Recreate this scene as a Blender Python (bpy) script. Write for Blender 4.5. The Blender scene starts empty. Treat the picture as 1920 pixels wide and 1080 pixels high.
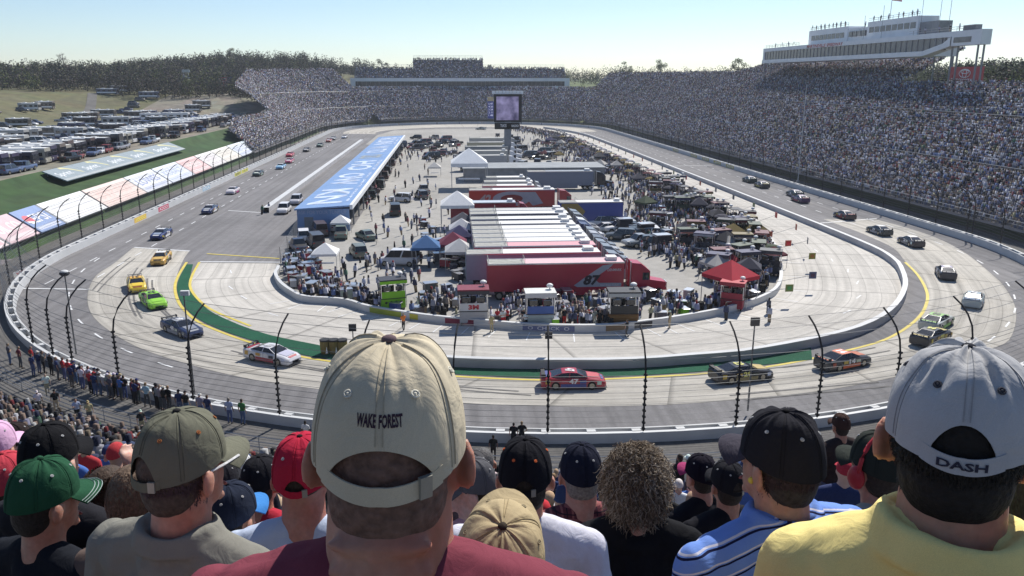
import bpy, bmesh, math, random
import numpy as np
from mathutils import Vector, Matrix
R_ = math.radians
random.seed(7); rng = np.random.default_rng(7)
scene = bpy.context.scene
COL = scene.collection
# ---------------------------------------------------------------- camera model
FPX = 1500.; CH = 23.8
PT = math.atan(395/FPX); YW = math.atan(118*math.cos(PT)/FPX)
sp, cp, ss, cs = math.sin(PT), math.cos(PT), math.sin(YW), math.cos(YW)
CF = Vector((ss*cp, cs*cp, -sp)); CR = Vector((cs, -ss, 0)); CU = Vector((ss*sp, cs*sp, cp))
CAM = Vector((0, 0, CH))
def ray(x, y): return CF*FPX + CR*(x-960) - CU*(y-540)
def G(x, y, z=0.):
    d = ray(x, y); return CAM + d*((z-CH)/d.z)
def AT(x, y, dist):                       # point on a sight line at camera depth dist
    return CAM + ray(x, y)*(dist/FPX)
def PLX(x, y, X):
    d = ray(x, y); return CAM + d*(X/d.x)
def PX(p):
    d = Vector(p)-CAM; c = d.dot(CF)
    return (960+FPX*d.dot(CR)/c, 540-FPX*d.dot(CU)/c, c)
# ---------------------------------------------------------------- materials
MATS = {}
def mat(name, col=(.5,.5,.5), rough=.75, metal=0., noise=None, bump=0., obj=False, attr=None, spec=.3, emit=0., rnd=0.):
    if name in MATS: return MATS[name]
    m = bpy.data.materials.new(name); m.use_nodes = True; MATS[name] = m
    nt = m.node_tree; N = nt.nodes; L = nt.links
    b = N['Principled BSDF']; b.inputs['Roughness'].default_value = rough; b.inputs['Metallic'].default_value = metal
    b.inputs['Specular IOR Level'].default_value = spec
    src = None
    if obj: src = N.new('ShaderNodeObjectInfo').outputs['Color']
    elif attr:
        a = N.new('ShaderNodeAttribute'); a.attribute_name = attr; src = a.outputs['Color']
    else: b.inputs['Base Color'].default_value = (*col, 1)
    if noise:
        sc, amt = noise
        tc = N.new('ShaderNodeTexCoord'); nz = N.new('ShaderNodeTexNoise'); nz.inputs['Scale'].default_value = sc
        nz.inputs['Detail'].default_value = 6; L.new(tc.outputs['Object'], nz.inputs['Vector'])
        mr = N.new('ShaderNodeMapRange'); mr.inputs['From Min'].default_value = .3; mr.inputs['From Max'].default_value = .7
        mr.inputs['To Min'].default_value = 1-amt; mr.inputs['To Max'].default_value = 1+amt
        L.new(nz.outputs['Fac'], mr.inputs['Value'])
        mx = N.new('ShaderNodeVectorMath'); mx.operation = 'SCALE'
        if src: L.new(src, mx.inputs[0])
        else: mx.inputs[0].default_value = col
        L.new(mr.outputs[0], mx.inputs['Scale']); src = mx.outputs[0]
        if bump:
            bp = N.new('ShaderNodeBump'); bp.inputs['Strength'].default_value = bump; bp.inputs['Distance'].default_value = .02
            L.new(nz.outputs['Fac'], bp.inputs['Height']); L.new(bp.outputs[0], b.inputs['Normal'])
    if src: L.new(src, b.inputs['Base Color'])
    if emit:
        b.inputs['Emission Strength'].default_value = emit
        if src: L.new(src, b.inputs['Emission Color'])
        else: b.inputs['Emission Color'].default_value = (*col, 1)
    return m
# ---------------------------------------------------------------- mesh builder
class MB:
    def __init__(s): s.v = []; s.f = []; s.m = []; s.c = []; s.uv = None
    def add(s, vs, fs, m=0, col=None):
        o = len(s.v); s.v += [tuple(p) for p in vs]
        for f in fs: s.f.append(tuple(i+o for i in f)); s.m.append(m); s.c.append(col)
        return s
    def box(s, x0, x1, y0, y1, z0, z1, m=0, col=None, t=None):
        vs = [(x, y, z) for z in (z0, z1) for x, y in ((x0,y0),(x1,y0),(x1,y1),(x0,y1))]
        if t: vs = [t @ Vector(p) for p in vs]
        return s.add(vs, [(3,2,1,0),(4,5,6,7),(0,1,5,4),(1,2,6,5),(2,3,7,6),(3,0,4,7)], m, col)
    def obox(s, c, sz, rz=0., m=0, col=None):
        t = Matrix.Translation(c) @ Matrix.Rotation(rz, 4, 'Z'); a, b, h = sz[0]/2, sz[1]/2, sz[2]/2
        return s.box(-a, a, -b, b, -h, h, m, col, t)
    def loft(s, rings, m=0, cap=True, col=None):
        n = len(rings[0]); vs = [p for r in rings for p in r]; fs = []
        for i in range(len(rings)-1):
            for j in range(n):
                k = (j+1) % n; fs.append((i*n+j, i*n+k, (i+1)*n+k, (i+1)*n+j))
        if cap: fs += [tuple(range(n-1, -1, -1)), tuple(range((len(rings)-1)*n, len(rings)*n))]
        return s.add(vs, fs, m, col)
    def tube(s, path, r, n=6, m=0, col=None):
        path = [Vector(p) for p in path]; rings = []
        if not hasattr(r, '__len__'): r = [r]*len(path)
        for i, p in enumerate(path):
            d = (path[min(i+1, len(path)-1)]-path[max(i-1, 0)]).normalized()
            a = d.orthogonal().normalized() if abs(d.z) > .99 or True else None
            ref = Vector((0,0,1)) if abs(d.z) < .9 else Vector((1,0,0))
            a = d.cross(ref).normalized(); b = d.cross(a)
            rings.append([p+(a*math.cos(2*math.pi*j/n)+b*math.sin(2*math.pi*j/n))*r[i] for j in range(n)])
        return s.loft(rings, m, True, col)
    def cyl(s, a, b, r, n=12, m=0, r2=None, col=None): return s.tube([a, b], [r, r if r2 is None else r2], n, m, col)
    def ell(s, c, rad, n=10, k=7, m=0, t=None, col=None):
        vs = []; fs = []
        for i in range(k+1):
            e = -math.pi/2+math.pi*i/k
            for j in range(n):
                a = 2*math.pi*j/n
                p = Vector((rad[0]*math.cos(e)*math.cos(a), rad[1]*math.cos(e)*math.sin(a), rad[2]*math.sin(e)))
                if t: p = t @ p
                vs.append(p+Vector(c))
        for i in range(k):
            for j in range(n):
                q = (j+1) % n; fs.append((i*n+j, i*n+q, (i+1)*n+q, (i+1)*n+j))
        return s.add(vs, fs, m, col)
    def poly(s, pts, m=0, col=None): return s.add(pts, [tuple(range(len(pts)))], m, col)
    def prism(s, pts, z0, z1, m=0, mtop=None):
        n = len(pts); vs = [(p[0], p[1], z0) for p in pts]+[(p[0], p[1], z1) for p in pts]
        s.add(vs, [(i, (i+1) % n, (i+1) % n+n, i+n) for i in range(n)], m)
        s.add(vs, [tuple(range(n, 2*n))], m if mtop is None else mtop); return s
    def strip(s, A, B, m=0, col=None):       # sheet between two polylines
        n = len(A); return s.add(list(A)+list(B), [(i, i+1, n+i+1, n+i) for i in range(n-1)], m, col)
    def text(s, txt, fn, m=0, col=None, bold=.012, aspect=None):
        vs, fs, w, h = textmesh(txt, bold)
        return s.add([fn(x/w, y/h) for x, y in vs], fs, m, col)
    def mesh(s, name, mats=(), smooth=False):
        me = bpy.data.meshes.new(name); me.from_pydata(s.v, [], s.f)
        for mm in mats: me.materials.append(mm)
        me.polygons.foreach_set('material_index', s.m)
        if any(c is not None for c in s.c):
            at = me.color_attributes.new('Col', 'FLOAT_COLOR', 'CORNER'); buf = []
            for c, f in zip(s.c, s.f): buf += list((*(c or (.5,.5,.5)), 1))*len(f)
            at.data.foreach_set('color', buf)
        if smooth: me.polygons.foreach_set('use_smooth', [True]*len(s.f))
        me.update(); return me
    def build(s, name, mats, parent=None, label=None, cat=None, group=None, kind=None, loc=None, rz=0., smooth=False, color=None):
        if not isinstance(mats, (list, tuple)): mats = [mats]
        o = bpy.data.objects.new(name, s.mesh(name, mats, smooth)); COL.objects.link(o)
        if parent: o.parent = parent
        if loc is not None: o.location = loc
        o.rotation_euler.z = rz
        if color: o.color = (*color, 1)
        return tag(o, label, cat, group, kind)
TXT = {}
def textmesh(t, bold=.012):
    if (t, bold) in TXT: return TXT[(t, bold)]
    c = bpy.data.curves.new('lettering', 'FONT'); c.body = t; c.offset = bold; c.resolution_u = 2
    o = bpy.data.objects.new('lettering', c); COL.objects.link(o)
    dg = bpy.context.evaluated_depsgraph_get(); me = o.evaluated_get(dg).to_mesh()
    vs = [(v.co.x, v.co.y) for v in me.vertices]; fs = [tuple(p.vertices) for p in me.polygons]
    x0 = min(v[0] for v in vs); y0 = min(v[1] for v in vs)
    vs = [(x-x0, y-y0) for x, y in vs]; w = max(v[0] for v in vs); h = max(v[1] for v in vs)
    o.evaluated_get(dg).to_mesh_clear(); bpy.data.objects.remove(o); bpy.data.curves.remove(c)
    TXT[(t, bold)] = (vs, fs, w, h); return TXT[(t, bold)]
def onquad(o, ux, uy):                     # (0..1,0..1) -> point on a flat panel
    o, ux, uy = Vector(o), Vector(ux), Vector(uy); return lambda a, b: o+ux*a+uy*b
def tag(o, label=None, cat=None, group=None, kind=None):
    if label: o['label'] = label
    if cat: o['category'] = cat
    if group: o['group'] = group
    if kind: o['kind'] = kind
    return o
def empty(name, loc=(0,0,0), rz=0., label=None, cat=None, group=None):
    o = bpy.data.objects.new(name, None); COL.objects.link(o); o.location = loc; o.rotation_euler.z = rz; o.empty_display_size = .3
    return tag(o, label, cat, group)
def copy_tree(o, parent=None, colors=None):
    c = o.copy(); COL.objects.link(c); c.parent = parent
    base = o.name.split('.')[0]
    if colors and base in colors: c.color = (*colors[base], 1)
    for ch in o.children: copy_tree(ch, c, colors)
    return c
PROTOS = []
def place(proto, loc, rz=0., label=None, cat=None, group=None, colors=None, scale=None):
    o = copy_tree(proto, None, colors); o.location = loc; o.rotation_euler.z = rz
    if scale: o.scale = scale if hasattr(scale, '__len__') else (scale,)*3
    return tag(o, label, cat, group)
def drop(o):
    for ch in list(o.children): drop(ch)
    bpy.data.objects.remove(o)
def jit(c, a=.15): return tuple(max(0, min(1, x*random.uniform(1-a, 1+a))) for x in c)
def smoothpts(pts, n=6):                   # Catmull-Rom
    P = [Vector(p) for p in pts]; out = []
    for i in range(len(P)-1):
        a, b, c, d = P[max(i-1,0)], P[i], P[i+1], P[min(i+2,len(P)-1)]
        for k in range(n):
            t = k/n; out.append(.5*((2*b)+(c-a)*t+(2*a-5*b+4*c-d)*t*t+(3*b-a-3*c+d)*t**3))
    out.append(P[-1]); return out
def resample(pts, n):
    P = [Vector(p) for p in pts]; L = [0]
    for i in range(1, len(P)): L.append(L[-1]+(P[i]-P[i-1]).length)
    out = []; j = 0
    for k in range(n):
        t = L[-1]*k/(n-1)
        while j < len(L)-2 and L[j+1] < t: j += 1
        q = (t-L[j])/max(L[j+1]-L[j], 1e-9); out.append(P[j].lerp(P[j+1], min(1, q)))
    return out
# the oval: the inner face of the outer wall, and offsets outward from it
NC, NR = Vector((12, 114)), 65.
FC, FRx, FRy = Vector((9.5, 370)), 62.5, 63.
def wall_path(d=0., step=4.):
    pts = []
    for i in range(int(256/step)+1): pts.append(('L', -53-d, 370-256*i/int(256/step)))
    n = int(math.pi*NR/step)
    for i in range(1, n):
        a = math.pi+math.pi*i/n; pts.append(('N', NC.x+(NR+d)*math.cos(a), NC.y+(NR+d)*math.sin(a)))
    for i in range(int(256/step)+1):
        t = i/int(256/step); pts.append(('R', 77-5*t+d, 114+256*t))
    n = int(math.pi*FRx/step)
    for i in range(1, n+1):
        a = math.pi*i/n; pts.append(('F', FC.x+(FRx+d)*math.cos(a), FC.y+(FRy+d)*math.sin(a)))
    return pts
def arc_pt(a, d): return Vector((NC.x+(NR+d)*math.cos(a), NC.y+(NR+d)*math.sin(a), 0))   # near turn, a from pi to 2pi

M_STEEL = mat('steel_grey', (.16,.165,.17), .5, .6, noise=(3., .2)); M_BLK = mat('near_black', (.022,.022,.025), .7, noise=(3., .2)); M_DKPL = mat('dark_plastic', (.03,.03,.033), .6, noise=(8., .2))
def sst(a, b, t): t = min(1, max(0, (t-a)/(b-a))); return t*t*(3-2*t)
# ---------------------------------------------------------------- people
from mathutils import noise as mnoise
def remesh(mb, voxel, it=4, wr=0., fac=.5):
    me = mb.mesh('tmp'); o = bpy.data.objects.new('tmp', me); COL.objects.link(o)
    r = o.modifiers.new('r', 'REMESH'); r.mode = 'VOXEL'; r.voxel_size = voxel; r.use_smooth_shade = True
    s = o.modifiers.new('s', 'SMOOTH'); s.iterations = it; s.factor = fac
    dg = bpy.context.evaluated_depsgraph_get(); me2 = bpy.data.meshes.new_from_object(o.evaluated_get(dg))
    bpy.data.objects.remove(o); bpy.data.meshes.remove(me)
    if wr:
        nv = [v.normal.copy() for v in me2.vertices]
        for v, nn in zip(me2.vertices, nv):
            c = v.co; k = mnoise.noise((c.x*9, c.y*9, c.z*5))*.6+mnoise.noise((c.x*22+3, c.y*22, c.z*9))*.4
            v.co = c+nn*(wr*k)
    return me2
def cap_(mb, a, b, ra, rb, n=8):
    a, b = Vector(a), Vector(b); mb.tube([a, b], [ra, rb], n); mb.ell(a, (ra,)*3, n, 6); mb.ell(b, (rb,)*3, n, 6)
FINW = {}
def hand(mb, w, d, side, curl=.5):
    d = d.normalized(); s = d.cross(Vector((0, 1, 0)) if abs(d.y) < .9 else Vector((0,0,1))).normalized(); up = s.cross(d).normalized()
    p = w+d*.05; mb.ell(p, (.034,.034,.034), 8, 6); mb.ell(w+d*.075, (.036,.036,.03), 8, 6); mb.ell(w+d*.02, (.028,.028,.028), 8, 6)
    for k, l in enumerate((.068,.078,.073,.056)):
        b0 = w+d*.09+up*(.027-.018*k); q = b0+d*l*.5; e = q+(d*(1-curl)-s*side*curl)*l*.5
        mb.tube([b0-d*.03, b0, q, e], [.0095,.0095,.0085,.007], 6)
    b0 = w+d*.03+up*.03; mb.tube([b0-up*.012, b0+up*.02+d*.02, b0+up*.028+d*.05], [.012,.0105,.008], 6)
def person_meshes(voxel, pose='stand', arms=('down','down'), bulk=1., sleeve='short', wr=0., hands=True, collar=False, hat=None, legs=None, neck=1., twist=0., hairlow=True, hz=0., head_rot=(0,0,0), shirtlen=0.):
    """one continuous skin mesh, a shirt, trousers, shoes and hair, facing +Y, feet on z=0"""
    dz = -.43 if pose == 'seat' else 0.
    sk, sh, tr = MB(), MB(), MB(); so = []; e = .014
    H = Vector((0, .02, 1.645+dz+hz)); HR = Matrix.Translation(H) @ Matrix.Rotation(head_rot[2], 4, 'Z') @ Matrix.Rotation(head_rot[0], 4, 'X') @ Matrix.Rotation(head_rot[1], 4, 'Y')
    def hd(c, r, n=14, k=10): sk.ell(HR @ Vector(c), r, n, k, t=HR.to_3x3())
    hd((0,-.008,.01), (.078,.098,.108), 20, 14); hd((0,.03,-.065), (.056,.062,.055)); hd((0,.012,-.03), (.068,.08,.08))
    hd((0,.1,-.018), (.013,.02,.026), 8, 6); hd((0,.083,-.075), (.026,.014,.012), 8, 6); hd((0,.085,-.105), (.022,.016,.016), 8, 6)
    hd((.032,.074,.016), (.02,.014,.012), 8, 6); hd((-.032,.074,.016), (.02,.014,.012), 8, 6)
    for s in (-1, 1):
        t = HR.to_3x3() @ Matrix.Rotation(s*.45, 3, 'Z') @ Matrix.Rotation(-.2, 3, 'X'); sk.ell(HR @ Vector((s*.094,-.014,-.012)), (.010,.026,.036), 10, 8, t=t); sk.ell(HR @ Vector((s*.083,-.004,-.036)), (.010,.012,.016), 8, 6, t=t)
    nb = Vector((0,-.03,1.44+dz)); cap_(sk, nb, H+Vector((0,-.022,-.05)), .066*neck, .06*neck, 12)
    T = Matrix.Rotation(twist, 3, 'Z')
    def body(m, x):
        m.ell((0,0,.96+dz), (.168*bulk+x,.118*bulk+x,.13+x), 14, 10); m.ell((0,.01*bulk,1.12+dz), (.155*bulk+x,.112*bulk+x,.18+x), 14, 10)
        m.ell((0,-.005,1.27+dz), (.175*bulk+x,.118*bulk+x,.19+x), 14, 10)
        cap_(m, (-.15*bulk,-.01,1.395+dz), (.15*bulk,-.01,1.395+dz), .07+x, .07+x, 10)
        for s in (-1, 1): cap_(m, (s*.035,-.03,1.475+dz), (s*.16*bulk,-.012,1.41+dz), .048+x, .06+x, 10)
    body(sk, 0); body(sh, e); sh.ell((0,-.032,1.432+dz), (.07*neck+.026,.068*neck+.022,.062), 16, 10)
    if collar:
        for zz, rr in ((1.522, .075*neck+.004), (1.505, .078*neck+.007), (1.487, .082*neck+.010)): sh.tube([Vector((rr*math.cos(a), -.024+rr*.95*math.sin(a), zz+dz-.02*max(0, math.sin(a)))) for a in np.linspace(0, 6.283, 33)], .0125, 6)
    if neck > 1.15:
        for zz in (1.515, 1.55): sk.ell((0,-.060*neck,zz+.02+dz+hz), (.054*neck,.017,.012), 14, 8)
    for s, am in zip((-1, 1), arms):
        S = Vector((s*.205*bulk, -.01, 1.395+dz))
        E, W = {'down': ((.055,-.02,-.29), (.075,.05,-.53)), 'lap': ((.05,.06,-.27), (-.06,.26,-.36)), 'fold': ((.05,.03,-.28), (-.15,.17,-.22)), 'hips': ((.14,-.08,-.25), (-.02,.0,-.40)),
                'shade': ((.22,.10,-.05), (.02,.19,.13)), 'up': ((.06,.05,.27), (.02,.09,.52)), 'fwd': ((.03,.2,-.2), (-.03,.44,-.12)), 'cam': ((.06,.16,-.18), (-.10,.23,.12))}[am]
        E = S+Vector((s*E[0], E[1], E[2])); W = S+Vector((s*W[0], W[1], W[2])); d = (W-E).normalized()
        for m, x in ((sk, 0), (sh, e)):
            cap_(m, S, S.lerp(E, .5) if (m is sh and sleeve == 'short') else E, .056+x, .05+x if (m is sh and sleeve == 'short') else .043+x, 10)
            if m is sk or sleeve == 'long': cap_(m, E, W if m is sk else E.lerp(W, .92), .043+x, .029+x, 10)
            if sleeve == 'short' and m is sh: m.tube([S.lerp(E, .4), S.lerp(E, .66)], [.056+x, .062+x], 10)
        if hands: hand(sk, W, d, s)
        else: sk.ell(W+d*.06, (.035,.035,.06), 8, 6, t=d.to_track_quat('Z', 'Y').to_matrix())
    for s in (-1, 1):
        hp = Vector((s*.095, 0, .93+dz))
        if pose == 'seat': kn, an = Vector((s*.13,.44,.52)), Vector((s*.13,.42,.09))
        elif legs == 'walk': kn, an = Vector((s*.1,.14 if s > 0 else .05,.5)), Vector((s*.1,.18 if s > 0 else -.28,.09 if s > 0 else .15))
        elif legs == 'wide': kn, an = Vector((s*.17,.02,.5)), Vector((s*.23,-.02,.09))
        else: kn, an = Vector((s*.11,.02,.5)), Vector((s*.12,-.02,.09))
        cap_(sk, hp, kn, .082, .055, 10); cap_(sk, kn, an, .054, .036, 10); cap_(sk, an, an+Vector((0,.13,-.045)), .036, .03, 8)
        cap_(tr, hp, kn, .098, .072, 10); cap_(tr, kn, an+Vector((0,0,.02)), .068, .056, 10)
        q = MB(); q.ell(an+Vector((0,.06,-.045)), (.047,.135,.045), 10, 6); so.append(q.mesh('shoe', smooth=True))
    tr.ell((0,0,.95+dz), (.175*bulk+e,.122*bulk+e,.12), 14, 10)
    hr = MB(); hr.ell(HR @ Vector((0,-.022,.024 if hairlow else .034)), (.084,.098,.106 if hairlow else .094), 16, 12, t=HR.to_3x3()) 
    if hairlow: hr.ell(HR @ Vector((0,-.046,-.035)), (.074,.066,.078), 14, 10, t=HR.to_3x3())
    return dict(skin=remesh(sk, voxel, 3), shirt=remesh(sh, voxel, 6, wr), trousers=remesh(tr, voxel*1.3, 4, wr), shoe=so[0], shoe2=so[1], hair=remesh(hr, voxel, 2, .003)), HR
M_SKIN = mat('skin', obj=True, rough=.55, noise=(30., .06)); M_CLOTH = mat('cloth', obj=True, rough=.95, noise=(60., .10), bump=.15); M_HAIR = mat('hair', obj=True, rough=.7, noise=(90., .35), bump=.4)
def cap_mesh(res=24, rows=7):
    mb = MB(); R = []
    for i in range(rows+1):
        el = math.pi/2*i/rows; R.append([(.09*math.cos(el)**.8*math.cos(a), .108*math.cos(el)**.8*math.sin(a)-.004, .015+.02*math.sin(a)*math.cos(el)+.118*math.sin(el)) for a in np.linspace(0, 2*math.pi, res, endpoint=False)])
    mb.loft(R, 0, False); A = []; B = []
    for u in np.linspace(-1, 1, 9):
        a = math.pi/2+u*1.05; A.append((.09*math.cos(a), .108*math.sin(a)-.004, .015+.02*math.sin(a))); B.append((.1*math.cos(a), .104+.075*(1-.5*u*u), .02-.028*u*u))
    mb.strip(A, B); mb.strip([(x, y, z-.006) for x, y, z in A], [(x, y, z-.006) for x, y, z in B]); mb.strip(B, [(x, y, z-.006) for x, y, z in B]); return mb
SKINS = [(.50,.30,.22),(.46,.27,.2),(.56,.36,.28),(.40,.23,.16),(.2,.11,.08)]
HAIRS = [(.04,.028,.02),(.07,.045,.03),(.02,.017,.015),(.22,.2,.18),(.28,.18,.09)]
CN = {'black': (.018,.018,.022), 'navy': (.03,.045,.12), 'white': (.66,.66,.68), 'grey': (.26,.26,.28), 'slate': (.09,.09,.1), 'red': (.45,.035,.045), 'maroon': (.16,.03,.045), 'blue': (.07,.15,.42), 'tan': (.42,.33,.2), 'yellow': (.65,.5,.08), 'green': (.05,.17,.07), 'orange': (.6,.2,.04), 'khaki': (.36,.3,.2), 'denim': (.09,.13,.24), 'light blue': (.35,.45,.62), 'lime': (.32,.55,.06)}
def mk_person(key, hat, **k):
    d, HR = person_meshes(.028, hands=False, **k)
    r = bpy.data.objects.new('person', d['skin']); COL.objects.link(r); d['skin'].materials.append(M_SKIN)
    for nm, mm in (('shirt', M_CLOTH), ('trousers', M_CLOTH), ('shoe', M_CLOTH), ('shoe2', M_CLOTH), ('hair', M_HAIR)):
        d[nm].materials.append(mm); o = bpy.data.objects.new(nm.strip('2'), d[nm]); COL.objects.link(o); o.parent = r
    if hat:
        o = cap_mesh(14, 4).build('cap', M_CLOTH, r, smooth=True); o.matrix_local = HR @ Matrix.Translation((0,-.01,.01)); drop([c for c in r.children if c.name.startswith('hair')][0])
    return r
POSES = {'stand': dict(), 'hips': dict(arms=('hips','hips'), legs='wide'), 'shade': dict(arms=('down','cam')), 'fold': dict(arms=('fold','fold')), 'walk': dict(arms=('down','fwd'), legs='walk'), 'seat': dict(pose='seat', arms=('lap','lap')), 'work': dict(arms=('fwd','fwd'), legs='wide'), 'point': dict(arms=('up','down'))}
PP = {}
for kk, kw in POSES.items():
    for hat in (0, 1): PP[(kk, hat)] = mk_person(kk, hat, **kw); PROTOS.append(PP[(kk, hat)])
NPEOPLE = [0]
def person(loc, rz, pose, where, group, shirt=None, pants=None, hat=None, verb=None, size=None):
    shirt = shirt or random.choice(['black','black','black','navy','navy','white','grey','slate','slate','red','maroon','blue']); pants = pants or random.choice(['denim','denim','black','khaki','slate'])
    if hat is None: hat = random.choice([0, 0, 'black','white','red','navy','tan'])
    if hat == 0: hat = False
    sk = jit(random.choice(SKINS), .1)
    col = {'person': sk, 'shirt': jit(CN[shirt], .12), 'trousers': jit(CN[pants], .12), 'shoe': (.05,.05,.05), 'hair': random.choice(HAIRS), 'cap': jit(CN[hat or 'black'])}
    verb = verb or {'stand':'standing','hips':'arms akimbo','shade':'hand raised','fold':'arms folded','walk':'walking','seat':'seated','work':'reaching out','point':'pointing'}[pose]
    NPEOPLE[0] += 1
    lab = ('person in %s shirt, %s %s' if not hat else 'person in %s shirt and '+hat+' cap, %s %s') % (shirt, verb, where)
    return place(PP[(pose, 1 if hat else 0)], loc, rz, lab, 'person', group, col, size or random.uniform(.95, 1.04))
# ---------------------------------------------------------------- the foreground spectators, seen from behind
def cloth_mat(name, stripes=None, plaid=None, graphic=None, col=(.5,.5,.5)):
    m = bpy.data.materials.new(name); m.use_nodes = True; nt = m.node_tree; N = nt.nodes; L = nt.links; b = N['Principled BSDF']; b.inputs['Roughness'].default_value = .95; b.inputs['Specular IOR Level'].default_value = .1
    tc = N.new('ShaderNodeTexCoord'); sx = N.new('ShaderNodeSeparateXYZ'); L.new(tc.outputs['Object'], sx.inputs[0]); cur = None
    def rgb(c): n = N.new('ShaderNodeRGB'); n.outputs[0].default_value = (*c, 1); return n.outputs[0]
    def mixc(f, a, c): n = N.new('ShaderNodeMix'); n.data_type = 'RGBA'; L.new(f, n.inputs[0]); L.new(a, n.inputs[6]); L.new(c, n.inputs[7]); return n.outputs[2]
    def math_(op, a, v=None, w=None):
        n = N.new('ShaderNodeMath'); n.operation = op
        L.new(a, n.inputs[0])
        if v is not None: (L.new(v, n.inputs[1]) if hasattr(v, 'links') else setattr(n.inputs[1], 'default_value', v))
        if w is not None: n.inputs[2].default_value = w
        return n.outputs[0]
    cur = rgb(col)
    def band(axis, period, lo, hi, c, cur):
        fr = math_('FRACT', math_('DIVIDE', math_('ADD', axis, 10.), period)); f = math_('MULTIPLY', math_('GREATER_THAN', fr, lo), math_('LESS_THAN', fr, hi)); return mixc(f, cur, rgb(c))
    if stripes:
        w_ = math_('ADD', math_('ADD', sx.outputs[2], math_('MULTIPLY', math_('ABSOLUTE', sx.outputs[0]), .28)), math_('MULTIPLY', sx.outputs[1], .3))
        for lo, hi, c in stripes[1]: cur = band(w_, stripes[0], lo, hi, c, cur)
    if plaid:
        for ax in (0, 2):
            for lo, hi, c in plaid[1]: cur = band(sx.outputs[ax], plaid[0], lo, hi, c, cur)
    if graphic:
        for c, off, th in graphic:
            mp = N.new('ShaderNodeMapping'); mp.inputs['Location'].default_value = (off, off, 0); mp.inputs['Scale'].default_value = (1, 1, 2.2); L.new(tc.outputs['Object'], mp.inputs[0]); nz = N.new('ShaderNodeTexNoise'); nz.inputs['Scale'].default_value = 13; nz.inputs['Detail'].default_value = 5; L.new(mp.outputs[0], nz.inputs[0])
            f = math_('MULTIPLY', math_('GREATER_THAN', nz.outputs['Fac'], th), math_('MULTIPLY', math_('LESS_THAN', sx.outputs[2], 1.33), math_('MULTIPLY', math_('LESS_THAN', sx.outputs[0], .08), math_('LESS_THAN', sx.outputs[1], 0.)))); cur = mixc(f, cur, rgb(c))
    nz = N.new('ShaderNodeTexNoise'); nz.inputs['Scale'].default_value = 1300; nz.inputs['Detail'].default_value = 4; L.new(tc.outputs['Object'], nz.inputs[0])
    nz2 = N.new('ShaderNodeTexNoise'); nz2.inputs['Scale'].default_value = 9; nz2.inputs['Detail'].default_value = 5; L.new(tc.outputs['Object'], nz2.inputs[0])
    for q, amt in ((nz, .12), (nz2, .07)):
        mr = N.new('ShaderNodeMapRange'); mr.inputs[1].default_value = .3; mr.inputs[2].default_value = .7; mr.inputs[3].default_value = 1-amt; mr.inputs[4].default_value = 1+amt; L.new(q.outputs['Fac'], mr.inputs[0])
        v = N.new('ShaderNodeVectorMath'); v.operation = 'SCALE'; L.new(cur, v.inputs[0]); L.new(mr.outputs[0], v.inputs['Scale']); cur = v.outputs[0]
    L.new(cur, b.inputs['Base Color']); bp = N.new('ShaderNodeBump'); bp.inputs['Strength'].default_value = .25; bp.inputs['Distance'].default_value = .0012; L.new(nz.outputs['Fac'], bp.inputs['Height']); 
    n3 = N.new('ShaderNodeTexNoise'); n3.inputs['Scale'].default_value = 17; n3.inputs['Detail'].default_value = 3; n3.inputs['Distortion'].default_value = 1.6; L.new(tc.outputs['Object'], n3.inputs[0])
    b3 = N.new('ShaderNodeBump'); b3.inputs['Strength'].default_value = .4; b3.inputs['Distance'].default_value = .012; L.new(n3.outputs['Fac'], b3.inputs['Height']); L.new(bp.outputs[0], b3.inputs['Normal']); L.new(b3.outputs[0], b.inputs['Normal']); return m
M_FSKIN = mat('skin_close', obj=True, rough=.5, noise=(55., .12), bump=.1)
def _tint():
    nt = M_FSKIN.node_tree; N = nt.nodes; L = nt.links; b = N['Principled BSDF']; src = b.inputs['Base Color'].links[0].from_socket
    tc = N.new('ShaderNodeTexCoord'); nz = N.new('ShaderNodeTexNoise'); nz.inputs['Scale'].default_value = 11; nz.inputs['Detail'].default_value = 6; L.new(tc.outputs['Object'], nz.inputs[0])
    mr = N.new('ShaderNodeMapRange'); mr.inputs[1].default_value = .38; mr.inputs[2].default_value = .68; L.new(nz.outputs['Fac'], mr.inputs[0])
    mx = N.new('ShaderNodeMix'); mx.data_type = 'RGBA'; mx.blend_type = 'MULTIPLY'; L.new(mr.outputs[0], mx.inputs[0]); L.new(src, mx.inputs[6]); mx.inputs[7].default_value = (.95, .66, .58, 1); L.new(mx.outputs[2], b.inputs['Base Color'])
_tint()
_b = M_FSKIN.node_tree.nodes['Principled BSDF']; _b.inputs['Subsurface Weight'].default_value = .35; _b.inputs['Subsurface Radius'].default_value = (1., .28, .14); _b.inputs['Subsurface Scale'].default_value = .012
M_EYE = mat('eye_white', (.7,.68,.66), .2, noise=(50., .05))
def cap_pt(az, t, pk=0., seed=0., k=1.0):
    el = t*math.pi/2; r = max(math.cos(el), 0)**.72; zr = .005+.017*math.sin(az); top = .137*k
    x, y, z = .094*r*math.cos(az), .113*r*math.sin(az)-.005, zr+(top-zr)*math.sin(el)**.93
    dz = 0
    for s in range(6):
        d = (az-(-math.pi/2+s*math.pi/3)+math.pi) % (2*math.pi)-math.pi; dz -= .0018*math.exp(-(d/.045)**2)*(1-t*.3)
    n = mnoise.noise((math.cos(az)*2.2+seed, math.sin(az)*2.2, t*2.6+seed)); n2 = mnoise.noise((math.cos(az)*6+seed, math.sin(az)*6, t*1.5+seed*2))
    dz += pk*(n*.9+n2*.55)*(.25+.75*sst(.25, .75, t))*(1-.6*sst(.9, 1, t)); f = 1+dz/.1
    return Vector((x*f, y*f, zr+(z-zr)*f if t > .03 else z))
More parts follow.
